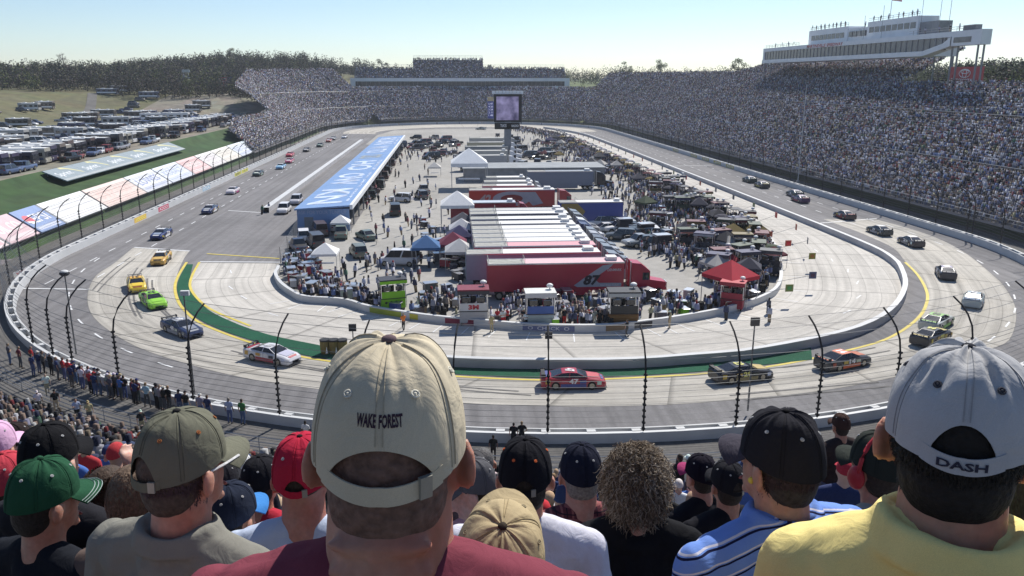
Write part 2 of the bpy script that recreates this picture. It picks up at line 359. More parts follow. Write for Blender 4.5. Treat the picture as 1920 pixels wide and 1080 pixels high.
def fg_cap(parent, HR, col, opening=.6, arch=.36, brim=True, brimcol=None, button=None, pk=.003, seed=1., text=None, tcol=(.1,.05,.07), tpos=(.40,.12,.62), strap=True, eyelet=(.4,.4,.4), back=True, material=None, k=1., straptext=None, under=None):
    mm = material or cloth_mat('cap_fabric', col=col); mb = MB(); na, nt = 96, 22
    def t0(az):
        d = ((az+math.pi/2+math.pi) % (2*math.pi)-math.pi)
        return arch*max(0, 1-(d/opening)**2)**.75 if opening and abs(d) < opening else 0.
    rows = []
    for i in range(nt+1):
        rows.append([cap_pt(a, t0(a)+(.999-t0(a))*i/nt, pk, seed, k) for a in np.linspace(-math.pi, math.pi, na, endpoint=False)])
    mb.loft(rows, 0, False); inner = [[p*.985 for p in r] for r in rows[:8]]; mb.loft(inner[::-1], 0, False)
    cap = mb.build('cap', mm, parent, smooth=True); cap.matrix_local = HR @ Matrix.Translation((0, -.012, .012))
    mb = MB()
    for s in range(6):
        for off in (-.035, .035):
            pts = [cap_pt(-math.pi/2+s*math.pi/3+off*(1+t), t, pk, seed, k)*1.004 for t in np.linspace((arch if s == 0 and opening else 0)+.02, .93, 16)]; mb.tube(pts, .0007, 3)
    mb.build('stitching', mat('thread', tuple(min(1, c*1.25+.004) for c in col), .9, noise=(300., .2)) if False else cloth_mat('thread', col=tuple(c*.72 for c in col)), cap)
    mb = MB(); mb.ell((0,-.005,.1385*k), (.0095,.0095,.005), 12, 6); mb.build('button', cloth_mat('button_cloth', col=button or tuple(c*.5 for c in col)), cap, smooth=True)
    me_ = cloth_mat('eyelet_thread', col=eyelet)
    for s in range(6):
        mb = MB(); p = cap_pt(-math.pi/3+s*math.pi/3, .50, pk, seed, k); n = p.normalized(); u = n.orthogonal().normalized(); v = n.cross(u); mb.tube([p+n*.001+(u*math.cos(a)+v*math.sin(a))*.0042 for a in np.linspace(0, 6.283, 11)], .0016, 5); mb.ell(p, (.003,.003,.003), 6, 4)
        mb.build('eyelet', me_, cap)
    if opening and strap:
        A, B = [], []
        for a in np.linspace(-math.pi/2-opening-.08, -math.pi/2+opening+.08, 26):
            p = cap_pt(a, 0, 0, seed)*1.012; d = (a+math.pi/2)/opening; sag = -.006*(1-d*d); A.append(p+Vector((0,0,sag-.003))); B.append(p*.99+Vector((0,0,sag+.019)))
        mb = MB(); mb.strip(A, B); mb.strip([p*.98 for p in B], [p*.98 for p in A]); mb.strip(B, [p*.98 for p in B]); st = mb.build('strap', mm, cap, smooth=True)
        if straptext is None:
            i = 21; t = (A[i+1]-A[i]).normalized(); mb = MB(); mb.obox((A[i]+B[i])/2*1.006, (.016,.006,.026), math.atan2(t.y, t.x)); mb.build('buckle', mat('buckle_metal', (.32,.31,.27), .45, .5, noise=(40., .1)), st)
        else:
            mb = MB(); mb.text(straptext, lambda u, w: cap_pt(-math.pi/2+(u-.5)*.62, 0, 0, seed)*1.02+Vector((0,0,-.006+.004+.011*w)), bold=.03); mb.build('strap_lettering', cloth_mat('strap_thread', col=tcol), st)
    if text:
        tc_, th_, tw_ = tpos; mb = MB(); mb.text(text, lambda u, w: cap_pt(-math.pi/2+(u-.5)*tw_, tc_+th_*(w-.5), pk, seed, k)*1.008, bold=.035); mb.build('embroidery', cloth_mat('embroidery_thread', col=tcol), cap)
    if brim:
        U = np.linspace(-1, 1, 19); rows = []
        for v in np.linspace(0, 1, 7):
            r_ = []
            for u in U:
                a = math.pi/2+u*1.08; p = cap_pt(a, 0, 0, seed)*.995; r_.append(Vector((p.x*(1+.04*v), p.y+v*.078*(1-.42*u*u)**.8, p.z-.016*v-.022*u*u*v)))
            rows.append(r_)
        mb = MB()
        for a_, b_ in zip(rows[:-1], rows[1:]): mb.strip(a_, b_); mb.strip([p-Vector((0,0,.004)) for p in b_], [p-Vector((0,0,.004)) for p in a_])
        mb.strip(rows[-1], [p-Vector((0,0,.004)) for p in rows[-1]]); mb.build('visor', cloth_mat('visor_fabric', col=brimcol or col), cap, smooth=True)
        if under:
            for kk in range(3):
                mb = MB(); rr_ = rows[6-kk]; mb.tube([p+Vector((0,0,.002)) for p in rr_], .0016, 4); mb.build('visor_piping', cloth_mat('piping', col=under), cap)
    return cap
def tufts(parent, HR, n, zlo, zhi, ln, col, w=.001, front=.35, r=(.0855,.0995,.108), curl=0.):
    """fine strands lying on the hair, or loose curls standing off it"""
    mb = MB()
    for _ in range(n):
        a = random.uniform(-math.pi-.3, .3) if front < 2 else random.uniform(0, 6.283); z = random.uniform(zlo, zhi)
        q = math.sqrt(max(0, 1-(z/r[2])**2)) if abs(z) < r[2] else .2
        if z < -.02: q = max(q, .80)
        p = Vector((r[0]*q*math.cos(a), r[1]*q*math.sin(a)-.022, z+.024)); nn = Vector((math.cos(a), math.sin(a), .2)).normalized(); tn = Vector((-math.sin(a), math.cos(a), 0)); L_ = ln*random.uniform(.5, 1.4)
        if curl:
            d0 = (p+Vector((0,.02,-.01))).normalized()*.45+Vector([random.gauss(0,.6) for _ in range(3)])+Vector((0,0,-.25)); d0.normalize(); u = d0.orthogonal().normalized(); v = d0.cross(u); ph = random.uniform(0, 6.28); st = random.uniform(.7, 1.6); c_ = curl*random.uniform(.5, 1.5)
            b_ = random.uniform(.86, 1.0); pts = [p*b_+d0*(L_*k/9)+(u*math.cos(ph+k*st)+v*math.sin(ph+k*st))*c_+Vector((0,0,-.035*(k/9)**2)) for k in range(10)]
            mb.tube(pts, [w]*9+[w*.4], 3)
        else:
            e = p-nn*random.uniform(-.004,.004)+Vector((0,0,-L_))+tn*random.uniform(-.01,.01)*ln*25; m_ = p.lerp(e, .5)+nn*.0015; mb.add([p-tn*w, p+tn*w, m_+tn*w, m_-tn*w, e], [(0,1,2,3),(3,2,4)])
    o = mb.build('hair_strands', M_HAIR, parent, color=col); o.matrix_local = HR; return o
def fg(x, y, depth, rz, label, shirt, skin=(.44,.25,.18), hair=(.03,.022,.018), cap=None, bulk=1.05, neck=1.05, arms=('down','down'), sleeve='short', collar=False, wr=.011, head_rot=(0,0,0), size=1., shirtmat=None, hairlow=True, strands=0, pants=(.06,.08,.14), vox=None, glasses=None, hz=0.):
    vox = vox or (.0075 if depth < 2.2 else .011)
    d, HR = person_meshes(vox, arms=arms, bulk=bulk, sleeve=sleeve, wr=wr, collar=collar, neck=neck, head_rot=head_rot, hairlow=hairlow, hz=hz)
    r = bpy.data.objects.new('person', d['skin']); COL.objects.link(r); d['skin'].materials.append(M_FSKIN); r.color = (*skin, 1)
    tag(r, label, 'person', 'foreground spectators'); mats = {'shirt': shirtmat or cloth_mat('shirt_fabric', col=shirt), 'trousers': cloth_mat('trouser_fabric', col=pants), 'shoe': M_DKPL, 'shoe2': M_DKPL, 'hair': M_HAIR}
    for nm in ('shirt', 'trousers', 'shoe', 'shoe2', 'hair'):
        d[nm].materials.append(mats[nm]); o = bpy.data.objects.new(nm.strip('2'), d[nm]); COL.objects.link(o); o.parent = r; o.color = (*hair, 1)
    for s in (-1, 1):
        mb = MB(); mb.ell(HR @ Vector((s*.032,.079,.0)), (.012,.010,.008), 10, 8); mb.ell(HR @ Vector((s*.032,.087,.0)), (.005,.003,.005), 8, 6, m=1); mb.build('eye', [M_EYE, M_BLK], r)
    mb = MB(); mb.ell(HR @ Vector((0,.093,-.076)), (.024,.006,.007), 10, 6); mb.build('lips', mat('lip_skin', (.32,.12,.11), .5, noise=(60., .1)), r, smooth=True)
    if cap: fg_cap(r, HR, **cap)
    if strands: tufts(r, HR, strands*3, -.088 if cap else -.1, -.02 if cap else .1, .010 if cap else .03, jit(hair, .3))
    if glasses:
        mb = MB()
        for s in (-1, 1): mb.tube([HR @ Vector(p) for p in ((s*.09,-.02,.012),(s*.086,.04,.014),(s*.07,.098,.012))], .0035, 5); mb.ell(HR @ Vector((s*.034,.104,.006)), (.026,.006,.018), 10, 6)
        mb.build('glasses', cloth_mat('glasses_frame', col=glasses), r)
    r.scale = (size,)*3; r.rotation_euler.z = rz; T_ = AT(x, y, depth); r.location = T_-Matrix.Rotation(rz, 3, 'Z') @ (HR.translation*size); return r, HR
BEI = (.54,.475,.35); F1, H1 = fg(734, 842, 1.09, -.10, 'big person in maroon shirt and cream cap with dark lettering, central and nearest', (.19,.045,.065), (.42,.23,.17), cap=dict(col=BEI, opening=.74, arch=.225, text='WAKE FOREST', tcol=(.05,.03,.045), tpos=(.375,.075,.62), button=(.14,.10,.11), pk=.006, seed=2.3, eyelet=(.6,.57,.48)), bulk=1.1, neck=1.3, wr=.010, size=1.08, hair=(.15,.09,.07), hz=-.02, head_rot=(-.02,.03,.06))
OLV = (.14,.14,.105); fg(350, 876, 1.93, -.42, 'person in olive cap and grey-olive shirt looking right, left of the big cream cap', (.20,.195,.17), (.45,.26,.2), cap=dict(col=OLV, opening=.5, arch=.3, pk=.004, seed=5.1, button=(.03,.03,.03), eyelet=(.3,.12,.05)), bulk=1.14, neck=1.12, collar=True, hair=(.07,.05,.04), strands=700, head_rot=(-.05,0,-.18), glasses=(.6,.6,.6))
GRC = (.02,.075,.04); fg(90, 938, 2.65, -.45, 'person in dark green cap and black shirt with blue and red print', (.015,.016,.02), (.42,.25,.19), cap=dict(col=GRC, opening=0, pk=.006, seed=8.2, under=(.35,.42,.4)), shirtmat=cloth_mat('printed_shirt', col=(.014,.016,.022), graphic=[((.05,.2,.45), 0., .54), ((.3,.04,.04), 3.3, .60)]), bulk=1.1, hair=(.02,.016,.014), head_rot=(-.1,0,-.25))
fg(100, 862, 3.0, -.3, 'person in black cap shading the eyes with a raised bare arm, behind the green cap', (.02,.02,.025), (.55,.36,.29), cap=dict(col=(.012,.012,.014), opening=0, pk=.004), arms=('down','shade'))
fg(30, 832, 5.2, -1.0, 'person in dark brown cap facing right near the left edge', (.02,.02,.022), (.5,.3,.22), cap=dict(col=(.03,.022,.022), opening=0))
fg(-4, 840, 4.2, -.2, 'person in pale pink cap cut by the left edge', (.4,.1,.3), cap=dict(col=(.62,.38,.55), opening=0)); fg(16, 905, 3.6, .1, 'person in bright red cap low at the left edge', (.3,.04,.05), cap=dict(col=(.45,.05,.07), opening=0))
fw, hw = fg(214, 925, 3.3, -.6, 'person with wavy dark brown hair in dark top, right of the green cap', (.03,.025,.03), hair=(.05,.03,.02)); tufts(fw, hw, 2600, -.16, .09, .10, (.06,.036,.024), .002, .2, (.1,.112,.12))
fg(438, 968, 2.75, -.5, 'small person in navy cap with bright blue edge and dark jacket', (.025,.03,.06), cap=dict(col=(.02,.026,.045), opening=.45, arch=.25, brimcol=(.05,.2,.5), seed=3.), size=.86)
fg(492, 904, 4.1, -.3, 'person in black cap and red top left of the red cap', (.4,.03,.05), cap=dict(col=(.016,.016,.02), opening=0, brimcol=(.3,.1,.1)))
fg(570, 893, 2.6, -.05, 'person in bright red cap and pale blue shirt left of the central cap', (.45,.52,.66), (.42,.22,.18), cap=dict(col=(.42,.022,.05), opening=.4, arch=.2, seed=7., pk=.003, button=(.03,.02,.02)), neck=1.15, bulk=1.05, hairlow=False)
TAN = (.42,.335,.2); fg(936, 1052, 1.5, -.2, 'small person in tan cap and cream striped shirt, low beside the big maroon shirt', (.5,.42,.38), cap=dict(col=TAN, opening=0, pk=.004, seed=11., button=(.05,.04,.03), eyelet=(.3,.25,.16)), shirtmat=cloth_mat('cream_stripe', col=(.52,.45,.38), stripes=(.03, [(.0,.25,(.4,.25,.22))])), head_rot=(.42,.12,0), size=.9, bulk=.95)
fg(985, 894, 2.8, -.12, 'person in black cap with orange dots and white shirt, right of the tan cap', (.62,.62,.70), (.5,.3,.23), cap=dict(col=(.012,.012,.016), opening=.4, arch=.2, seed=4., eyelet=(.6,.14,.05)), bulk=1.08, hair=(.02,.016,.014))
fg(1088, 888, 3.6, .05, 'person in navy cap with grey hair and dark red plaid shirt', (.12,.04,.05), (.46,.26,.21), cap=dict(col=(.014,.016,.03), opening=0, seed=6.), shirtmat=cloth_mat('plaid_shirt', col=(.11,.035,.045), plaid=(.045, [(.0,.2,(.25,.09,.09)), (.5,.6,(.03,.02,.03))])), hair=(.2,.18,.165), neck=1.15)
fc, hc = fg(1192, 900, 3.05, -.1, 'person with frizzy grey-blond curly hair and black top', (.012,.012,.014), hair=(.05,.035,.022), bulk=1.0)
for n_, c_, rr_ in ((4200, (.17,.12,.075), (.104,.115,.128)), (2600, (.09,.06,.04), (.10,.11,.12)), (2400, (.34,.28,.21), (.11,.12,.132))): tufts(fc, hc, n_, -.12, rr_[2]-.003, .045, c_, .0010, 3, rr_, .008)
fg(1311, 891, 5.2, .5, 'person in black cap with a pink visor, left of the blue striped shirt', (.014,.014,.018), (.48,.25,.19), cap=dict(col=(.014,.012,.02), opening=.5, arch=.35, brimcol=(.3,.04,.12), seed=2.)); fg(1362, 908, 4.6, .2, 'person in black cap partly hidden beside the blue striped shirt', (.014,.014,.018), cap=dict(col=(.018,.018,.022), opening=.4, arch=.3))
BLS = cloth_mat('blue_stripe_shirt', col=(.15,.26,.62), stripes=(.038, [(.0,.13,(.012,.014,.05)), (.2,.31,(.55,.55,.65))]))
f17, h17 = fg(1456, 868, 2.08, .32, 'person in black cap and blue striped polo shirt looking left', (.1,.2,.5), (.45,.27,.2), cap=dict(col=(.022,.022,.028), opening=0, pk=.007, seed=9.4, brimcol=(.05,.045,.06), button=(.01,.01,.012)), shirtmat=BLS, collar=True, bulk=1.18, neck=1.12, hair=(.04,.035,.033), strands=900, head_rot=(-.02,0,.22), hz=-.015, wr=.008)
mb = MB(); mb.ell(h17 @ Vector((-.094,.004,-.022)), (.009,.009,.009), 8, 6); mb.build('ear_plug', mat('ear_plug_yellow', (.65,.5,.08), .6, noise=(60., .1)), f17)
f18, h18 = fg(1640, 876, 3.1, .35, 'person in dark green cap and red ear defenders, between blue and yellow shirts', (.33,.33,.31), (.44,.25,.2), cap=dict(col=(.03,.035,.03), opening=0, seed=3.7), hair=(.04,.03,.025))
mb = MB(); mb.ell(h18 @ Vector((-.10,-.005,-.02)), (.024,.038,.048), 12, 8); mb.ell(h18 @ Vector((.10,-.005,-.02)), (.024,.038,.048), 12, 8); mb.tube([h18 @ Vector((.108*math.cos(a), -.02, -.0+.15*math.sin(a))) for a in np.linspace(0, math.pi, 15)], .009, 6); mb.build('ear_defenders', mat('defender_red', (.42,.03,.04), .4, noise=(10., .06)), f18, smooth=True)
GRY = (.44,.44,.445); F19, H19 = fg(1794, 822, 1.2, -.42, 'person in pale grey cap with strap lettering and yellow shirt at the right edge', (.82,.68,.27), (.48,.26,.18), cap=dict(col=GRY, opening=.46, arch=.25, pk=.012, k=.9, seed=13.1, button=(.03,.032,.04), straptext='DASH', tcol=(.04,.04,.06), eyelet=(.06,.06,.07)), bulk=.88, neck=1.15, hair=(.012,.011,.011), strands=1200, head_rot=(-.10,-.02,-.12), size=1.06, hz=-.02, collar=True)
fg(1575, 798, 9., .2, 'person in dark brown hat by the wall, above the red ear defenders', (.04,.03,.03), cap=dict(col=(.06,.035,.03), opening=0)); fg(884, 888, 4.6, -.2, 'person in charcoal cap just right of the central cap', (.1,.1,.11), cap=dict(col=(.07,.068,.072), opening=0, seed=5.)); fg(880, 915, 3.7, .4, 'person in grey cap with pale face turned, below the charcoal cap', (.5,.3,.35), (.6,.42,.36), cap=dict(col=(.10,.10,.11), opening=0), head_rot=(0,0,1.2))
fg(905, 868, 6., 0, 'person in grey hair behind the charcoal cap', (.2,.05,.06), hair=(.09,.085,.085)); fg(-230, 950, 1.12, .1, 'person in pink sleeveless top with a white strap, only the bare shoulder showing', (.62,.5,.52), (.55,.34,.28), sleeve='none', hair=(.2,.12,.06))
fg(262, 935, 2.6, -.1, 'person with long light brown hair half hidden by the olive cap', (.12,.09,.08), hair=(.13,.085,.055), strands=600); fg(1900, 900, 1.9, -.2, 'person with curly dark hair at the far right, behind the yellow shirt', (.02,.02,.02), hair=(.05,.045,.04), strands=600)
fg(420, 905, 5., -.2, 'person in dark cap and white top between olive and red caps', (.55,.5,.52), cap=dict(col=(.02,.02,.025), opening=0)); fg(452, 880, 6.5, 0, 'person in dark top with white cap between olive and red caps', (.02,.02,.03), cap=dict(col=(.6,.6,.6), opening=0))
# ---------------------------------------------------------------- surfaces
def surf(name, col, scale, amt, streak=None, seams=None, rough=.9, col2=None):
    m = bpy.data.materials.new(name); m.use_nodes = True; nt = m.node_tree; N = nt.nodes; L = nt.links
    b = N['Principled BSDF']; b.inputs['Roughness'].default_value = rough; b.inputs['Specular IOR Level'].default_value = .2
    tc = N.new('ShaderNodeTexCoord'); cur = None
    def scl(v, fac):
        mx = N.new('ShaderNodeVectorMath'); mx.operation = 'SCALE'
        if v is None: mx.inputs[0].default_value = col
        else: L.new(v, mx.inputs[0])
        L.new(fac, mx.inputs['Scale']); return mx.outputs[0]
    def rngn(fac, a, c, lo, hi):
        mr = N.new('ShaderNodeMapRange'); L.new(fac, mr.inputs['Value'])
        for k, q in zip(('From Min','From Max','To Min','To Max'), (a, c, lo, hi)): mr.inputs[k].default_value = q
        return mr.outputs[0]
    for s_, a_ in ((scale, amt), (scale*14, amt*.8), (scale*90, amt*.6)):
        nz = N.new('ShaderNodeTexNoise'); nz.inputs['Scale'].default_value = s_; nz.inputs['Detail'].default_value = 5
        L.new(tc.outputs['Object'], nz.inputs['Vector']); cur = scl(cur, rngn(nz.outputs['Fac'], .3, .7, 1-a_, 1+a_))
    if streak:
        mp = N.new('ShaderNodeMapping'); mp.inputs['Scale'].default_value = (.02, 1.1, 1); L.new(tc.outputs['UV'], mp.inputs['Vector'])
        nz = N.new('ShaderNodeTexNoise'); nz.inputs['Scale'].default_value = 1.; nz.inputs['Detail'].default_value = 4
        L.new(mp.outputs[0], nz.inputs['Vector']); cur = scl(cur, rngn(nz.outputs['Fac'], .35, .6, 1-streak, 1.02))
    if seams:
        sx = N.new('ShaderNodeSeparateXYZ'); L.new(tc.outputs['UV'], sx.inputs[0])
        for out, gap, w in ((sx.outputs[1], seams[0], .05), (sx.outputs[0], seams[1], .06)):
            dv = N.new('ShaderNodeMath'); dv.operation = 'DIVIDE'; L.new(out, dv.inputs[0]); dv.inputs[1].default_value = gap
            fr = N.new('ShaderNodeMath'); fr.operation = 'FRACT'; L.new(dv.outputs[0], fr.inputs[0])
            cur = scl(cur, rngn(fr.outputs[0], 0, w, .5, 1.))
    L.new(cur, b.inputs['Base Color']); return m
M_ASPH = surf('asphalt_grey', (.20,.195,.20), .06, .12, streak=.22)
M_CONC = surf('concrete_lane', (.48,.455,.41), .07, .09, streak=.3, seams=(1.25, 9.))
M_PITC = surf('concrete_pit', (.53,.505,.465), .09, .09, streak=.2, seams=(1.6, 7.))
M_INF = surf('infield_paving', (.33,.32,.30), .05, .14)
M_WALK = surf('walkway_tar', (.13,.125,.12), .2, .16)
M_GRN = surf('green_paint', (.012,.085,.045), .3, .15)
M_WHT = mat('white_paint', (.72,.73,.74), .6, noise=(.8, .08))
M_YEL = mat('yellow_paint', (.62,.5,.10), .7, noise=(.8, .12))
def sheet(name, A, B, mm, z, n=90):
    A = resample(A, n); B = resample(B, n); mb = MB()
    for i in range(n): A[i] = (A[i][0], A[i][1], z); B[i] = (B[i][0], B[i][1], z)
    W = 6; rows = [[Vector(A[i]).lerp(Vector(B[i]), k/W) for i in range(n)] for k in range(W+1)]
    S = [0]
    for i in range(1, n): S.append(S[-1]+(Vector(A[i])-Vector(A[i-1])).length)
    uv = []
    for k in range(W):
        mb.strip(rows[k], rows[k+1])
        for i in range(n-1):
            for (r, j) in ((k, i), (k, i+1), (k+1, i+1), (k+1, i)): uv += [S[j], (rows[r][j]-rows[0][j]).length]
    o = mb.build(name, mm, kind='structure'); u = o.data.uv_layers.new(name='UVMap'); u.data.foreach_set('uv', uv)
    return o
# ground reaching the horizon, shaped as a bowl round the track
def spine_d(x, y):
    yy = min(max(y, 114), 370); return math.hypot(x-11, y-yy)-64.5
def sst(a, b, t): t = min(1, max(0, (t-a)/(b-a))); return t*t*(3-2*t)
def lin(a, b, t): return min(1, max(0, (t-a)/(b-a)))
def ground_h(x, y):
    d = spine_d(x, y)
    if d < 2: return -.35
    zr = 14*lin(14, 60, d)-.35+6*sst(60, 200, d)
    zl = float(np.interp(d, [5.4, 6.0, 9.5, 15.5, 18.5, 20.5], [-.35, 1.6, 4.1, 4.6, 5.7, 7.35]))+10*sst(88, 150, d)+4*sst(200, 500, d)
    w = sst(-35, -52, x)*sst(80, 100, y) if x > -53 else sst(70, 100, y)*(1-sst(360, 430, y))
    z = zr*(1-w)+zl*w
    z += 11*math.exp(-((x+138)/80)**2-((y-640)/120)**2)+4*math.exp(-((x+420)/60)**2-((y-640)/120)**2)
    return z
xs = sorted(set([-1500,-1200,-950,-780,-640]+list(range(-560, -120, 12))+list(range(-120, -76, 4))+[-75,-74,-73,-72,-70.5,-69,-66,-63,-61,-59.5,-58.9,-58,-57,-54,-52]+list(range(-48, 140, 6))+list(range(140, 560, 14))+[640,780,950,1200,1500]))
ys = sorted(set([-300,-200,-120,-80]+list(range(-60, 130, 6))+list(range(130, 520, 9))+list(range(520, 900, 20))+[960,1100,1300,1600,2200]))
mb = MB(); nx = len(xs)
mb.v = [(x, y, ground_h(x, y)+random.uniform(-.05,.05)*(1 if spine_d(x,y) > 25 else 0)) for y in ys for x in xs]
for j in range(len(ys)-1):
    for i in range(nx-1):
        x, y = (xs[i]+xs[i+1])/2, (ys[j]+ys[j+1])/2; d = spine_d(x, y)
        if d < 5.7: c = (.19,.185,.18)
        elif x < -52 and d < 21: c = (.042,.078,.03)
        elif x < -60 and d < 92: c = (.20,.185,.15)
        elif x < -60: c = (.12,.115,.06)
        else: c = (.10,.13,.05)
        mb.f.append((j*nx+i, j*nx+i+1, (j+1)*nx+i+1, (j+1)*nx+i)); mb.m.append(0); mb.c.append(jit(c, .06))
mb.build('ground', mat('terrain', attr='Col', noise=(.25, .25), rough=.95), kind='structure', smooth=True)
# asphalt inside the wall
P0 = wall_path(0.9, 5.); mb = MB(); mb.poly([(p[1], p[2], 0) for p in P0])
me_o = mb.build('asphalt_track', M_ASPH, kind='structure')
u = me_o.data.uv_layers.new(name='UVMap'); u.data.foreach_set('uv', [c for p in P0 for c in (p[2], p[1])])
# concrete racing lane of the near turn
OC = [(250,464),(212,495),(182,515),(167,540),(164,565),(172,590),(200,617),(260,652),(360,685),(475,712),(600,730),(740,746),(870,756),(1000,761),(1140,762),(1315,755),(1540,733),(1720,697),(1863,653),(1897,630),(1905,580),(1885,540),(1864,518),(1811,475),(1758,447),(1700,427),(1642,411)]
IC = [(356,470),(345,485),(332,515),(328,540),(334,563),(346,583),(372,604),(420,624),(475,643),(565,668),(635,680),(740,694),(855,705),(1015,712),(1140,710),(1315,700),(1447,686),(1600,655),(1690,620),(1735,572),(1738,545),(1720,512),(1697,490),(1673,464),(1611,436),(1544,411),(1522,420)]
IC = [G(*p) for p in IC[:-1]]; OC = [G(*p) for p in OC]
sheet('concrete_racing_lane', smoothpts(OC, 5), smoothpts(IC, 5), M_CONC, .012, 140)
# pit lane concrete of the near turn and of the right-hand straight
PWN = [(524,494),(522,512),(517,522),(527,540),(550,557),(575,567),(645,572),(690,585),(762,597),(820,605),(900,612),(995,620),(1127,622),(1222,612),(1265,606),(1352,590),(1427,567),(1460,542),(1462,500),(1447,460),(1410,430)]
PWN = [G(*p) for p in PWN]+[Vector((48.4,150,0)),Vector((48,200,0)),Vector((46.5,300,0)),Vector((44,350,0)),Vector((34,388,0))]
PIN = [(373,492),(362,515),(358,540),(375,566),(402,588),(475,620),(520,633),(595,648),(700,668),(852,687),(1090,691),(1210,688),(1320,679),(1387,674),(1520,650),(1613,625),(1670,592),(1695,552),(1691,520),(1673,494),(1604,458)]
PIN = [G(*p) for p in PIN]; PIN[-2:] = [Vector((58,99.3,0)), Vector((59.3,111,0))]
PIN += [Vector((59.4,150,0)),Vector((59,200,0)),Vector((58,300,0)),Vector((55.5,350,0)),Vector((45,390,0))]
PWNs, PINs = smoothpts(PWN, 5), smoothpts(PIN, 5)
PITPAIR = (PWNs, PINs)
def sheet_seg(name, A, B, mm, z): 
    n = len(A); return sheet(name, A, B, mm, z, 170)
# split the pit lane into near-turn and straight pieces that butt, so matching parameters stay aligned
kA = 5*17; kB = 5*17
sheet('pit_lane', PWNs[:kA+1], PINs[:kB+1], M_PITC, .022, 150)
sheet('pit_road', PWNs[kA:], PINs[kB:], M_PITC, .022, 110)
# infield paving
inf = [(p.x, p.y, .008) for p in PWNs]+[(-4,392,.008),(-26,380,.008),(-31,350,.008),(-31,300,.008),(-16.2,286,.008),(-16.2,128,.008),(-22,118,.008)]
mb = MB(); mb.poly(inf); mb.build('infield_paving', M_INF, kind='structure')
# concrete of the far turn
A = []; B = []
for i in range(60):
    a = math.pi*(-.03+1.09*i/59); A.append(Vector((FC.x+(FRx-5.5)*math.cos(a), FC.y+(FRy-5.5)*math.sin(a), 0))); B.append(Vector((FC.x+(FRx-20)*math.cos(a), FC.y-6+(FRy-24)*math.sin(a), 0)))
sheet('concrete_far_turn', A, B, M_CONC, .012, 60)
# green painted apron strip with its yellow edge lines
GO = [(350,496),(337,520),(332,540),(338,563),(350,580),(375,600),(420,621),(475,639),(565,665),(635,676),(740,691),(855,702),(1015,709),(1140,707),(1315,697),(1447,683),(1523,675)]
GI = [(362,496),(357,518),(355,540),(372,566),(400,587),(438,605),(475,619),(520,632),(595,647),(640,657),(740,673),(852,686),(1090,690),(1210,687),(1320,677),(1400,670),(1520,649)]
GO = smoothpts([G(*p) for p in GO], 5); GI = smoothpts([G(*p) for p in GI], 5)
sheet('green_apron_strip', GO, GI, M_GRN, .04, 80)
def offs(P, d):
    out = []
    for i, p in enumerate(P):
        t = (P[min(i+1, len(P)-1)]-P[max(i-1, 0)]); t.z = 0; t.normalize(); out.append(p+Vector((t.y, -t.x, 0))*d)
    return out
mk = MB(); my = MB()
def line(mb, P, w, z=.034):
    P = [Vector((p[0], p[1], z)) for p in P]; mb.strip(offs(P, -w/2), offs(P, w/2))
GY = smoothpts([G(*p) for p in [(350,492),(334,518),(328,540),(334,565),(348,584),(374,605),(420,625),(475,644),(565,669),(635,680),(740,695),(855,706),(1015,713),(1140,711),(1315,701),(1447,687),(1560,664),(1660,637),(1718,600),(1737,570),(1737,545),(1720,515),(1697,492)]], 5)
line(my, resample(GY, 110), .32)
line(my, resample(smoothpts([G(*p) for p in [(374,492),(360,518),(357,540),(374,564),(402,584),(470,612)]], 5), 40), .3, .05)
line(my, [G(388,476), G(524,485)], .35)
# white painted lane marks
for (a, b) in [((40,541),(168,543)),((428,395),(492,399)),((375,491),(525,492)),((1240,312),(1335,310)),((1522,420),(1644,410)),((252,464),(356,471))]:
    line(mk, [G(*a), G(*b)], .35)
for off, y0 in ((4.6, 0), (9.4, 3)):
    for y in np.arange(96+y0, 365, 6.2): line(mk, [(-53+off, y, 0), (-53+off, y+2.3, 0)], .16)
    for y in np.arange(118+y0, 365, 6.2):
        t = (y-114)/256; line(mk, [(77-5*t-off, y, 0), (77-5*t-off-.04, y+2.3, 0)], .16)
for k in range(30):
    a = math.pi*(1.02+.96*k/29)
    if k in (9,10,11,12,13,14,15,16,17,18,19): continue
    line(mk, [arc_pt(a, -5.), arc_pt(a+.018, -5.), arc_pt(a+.036, -5.)], .18)
for p in [(433,510),(433,540),(457,558),(512,590),(1610,557),(1608,530),(1588,585),(1530,470),(1560,488),(1590,508)]:
    q = G(*p); t = Vector((q.x-12, q.y-114, 0)); t = Vector((-t.y, t.x, 0)).normalized(); line(mk, [q-t*.9, q+t*.9], .14, .04)
for k in range(26):      # pit stall boxes on the pit lane
    i = 22+k*3
    if i >= len(PWNs)-3: break
    a = PWNs[i]; t = (PWNs[i+1]-PWNs[i-1]).normalized(); nrm = Vector((t.y, -t.x, 0)); nrm = nrm if (a+nrm-Vector((12,150,0))).length > (a-Vector((12,150,0))).length else -nrm
    line(mk, [a+nrm*.6, a+nrm*3.1], .12, .04)
mk.build('white_road_markings', M_WHT, kind='structure'); my.build('yellow_road_markings', M_YEL, kind='structure')
# dark rubber marks curving through the groove
mr_ = MB()
for off, a0, a1 in ((-11.5,1.06,1.2),(-13.2,1.1,1.25),(-12.2,1.52,1.66),(-10.5,1.3,1.46),(-9,1.02,1.12),(-6.5,1.55,1.62)):
    pts = [arc_pt(math.pi*(a0+(a1-a0)*i/14), off+1.6*(i/14)**2) for i in range(15)]
    line(mr_, pts, .22, .03); line(mr_, [p+Vector((.9,-.9,0)) for p in pts], .2, .03)
mr_.build('tyre_marks', mat('rubber_mark', (.16,.155,.15), .9, noise=(1.5, .35)), kind='structure')
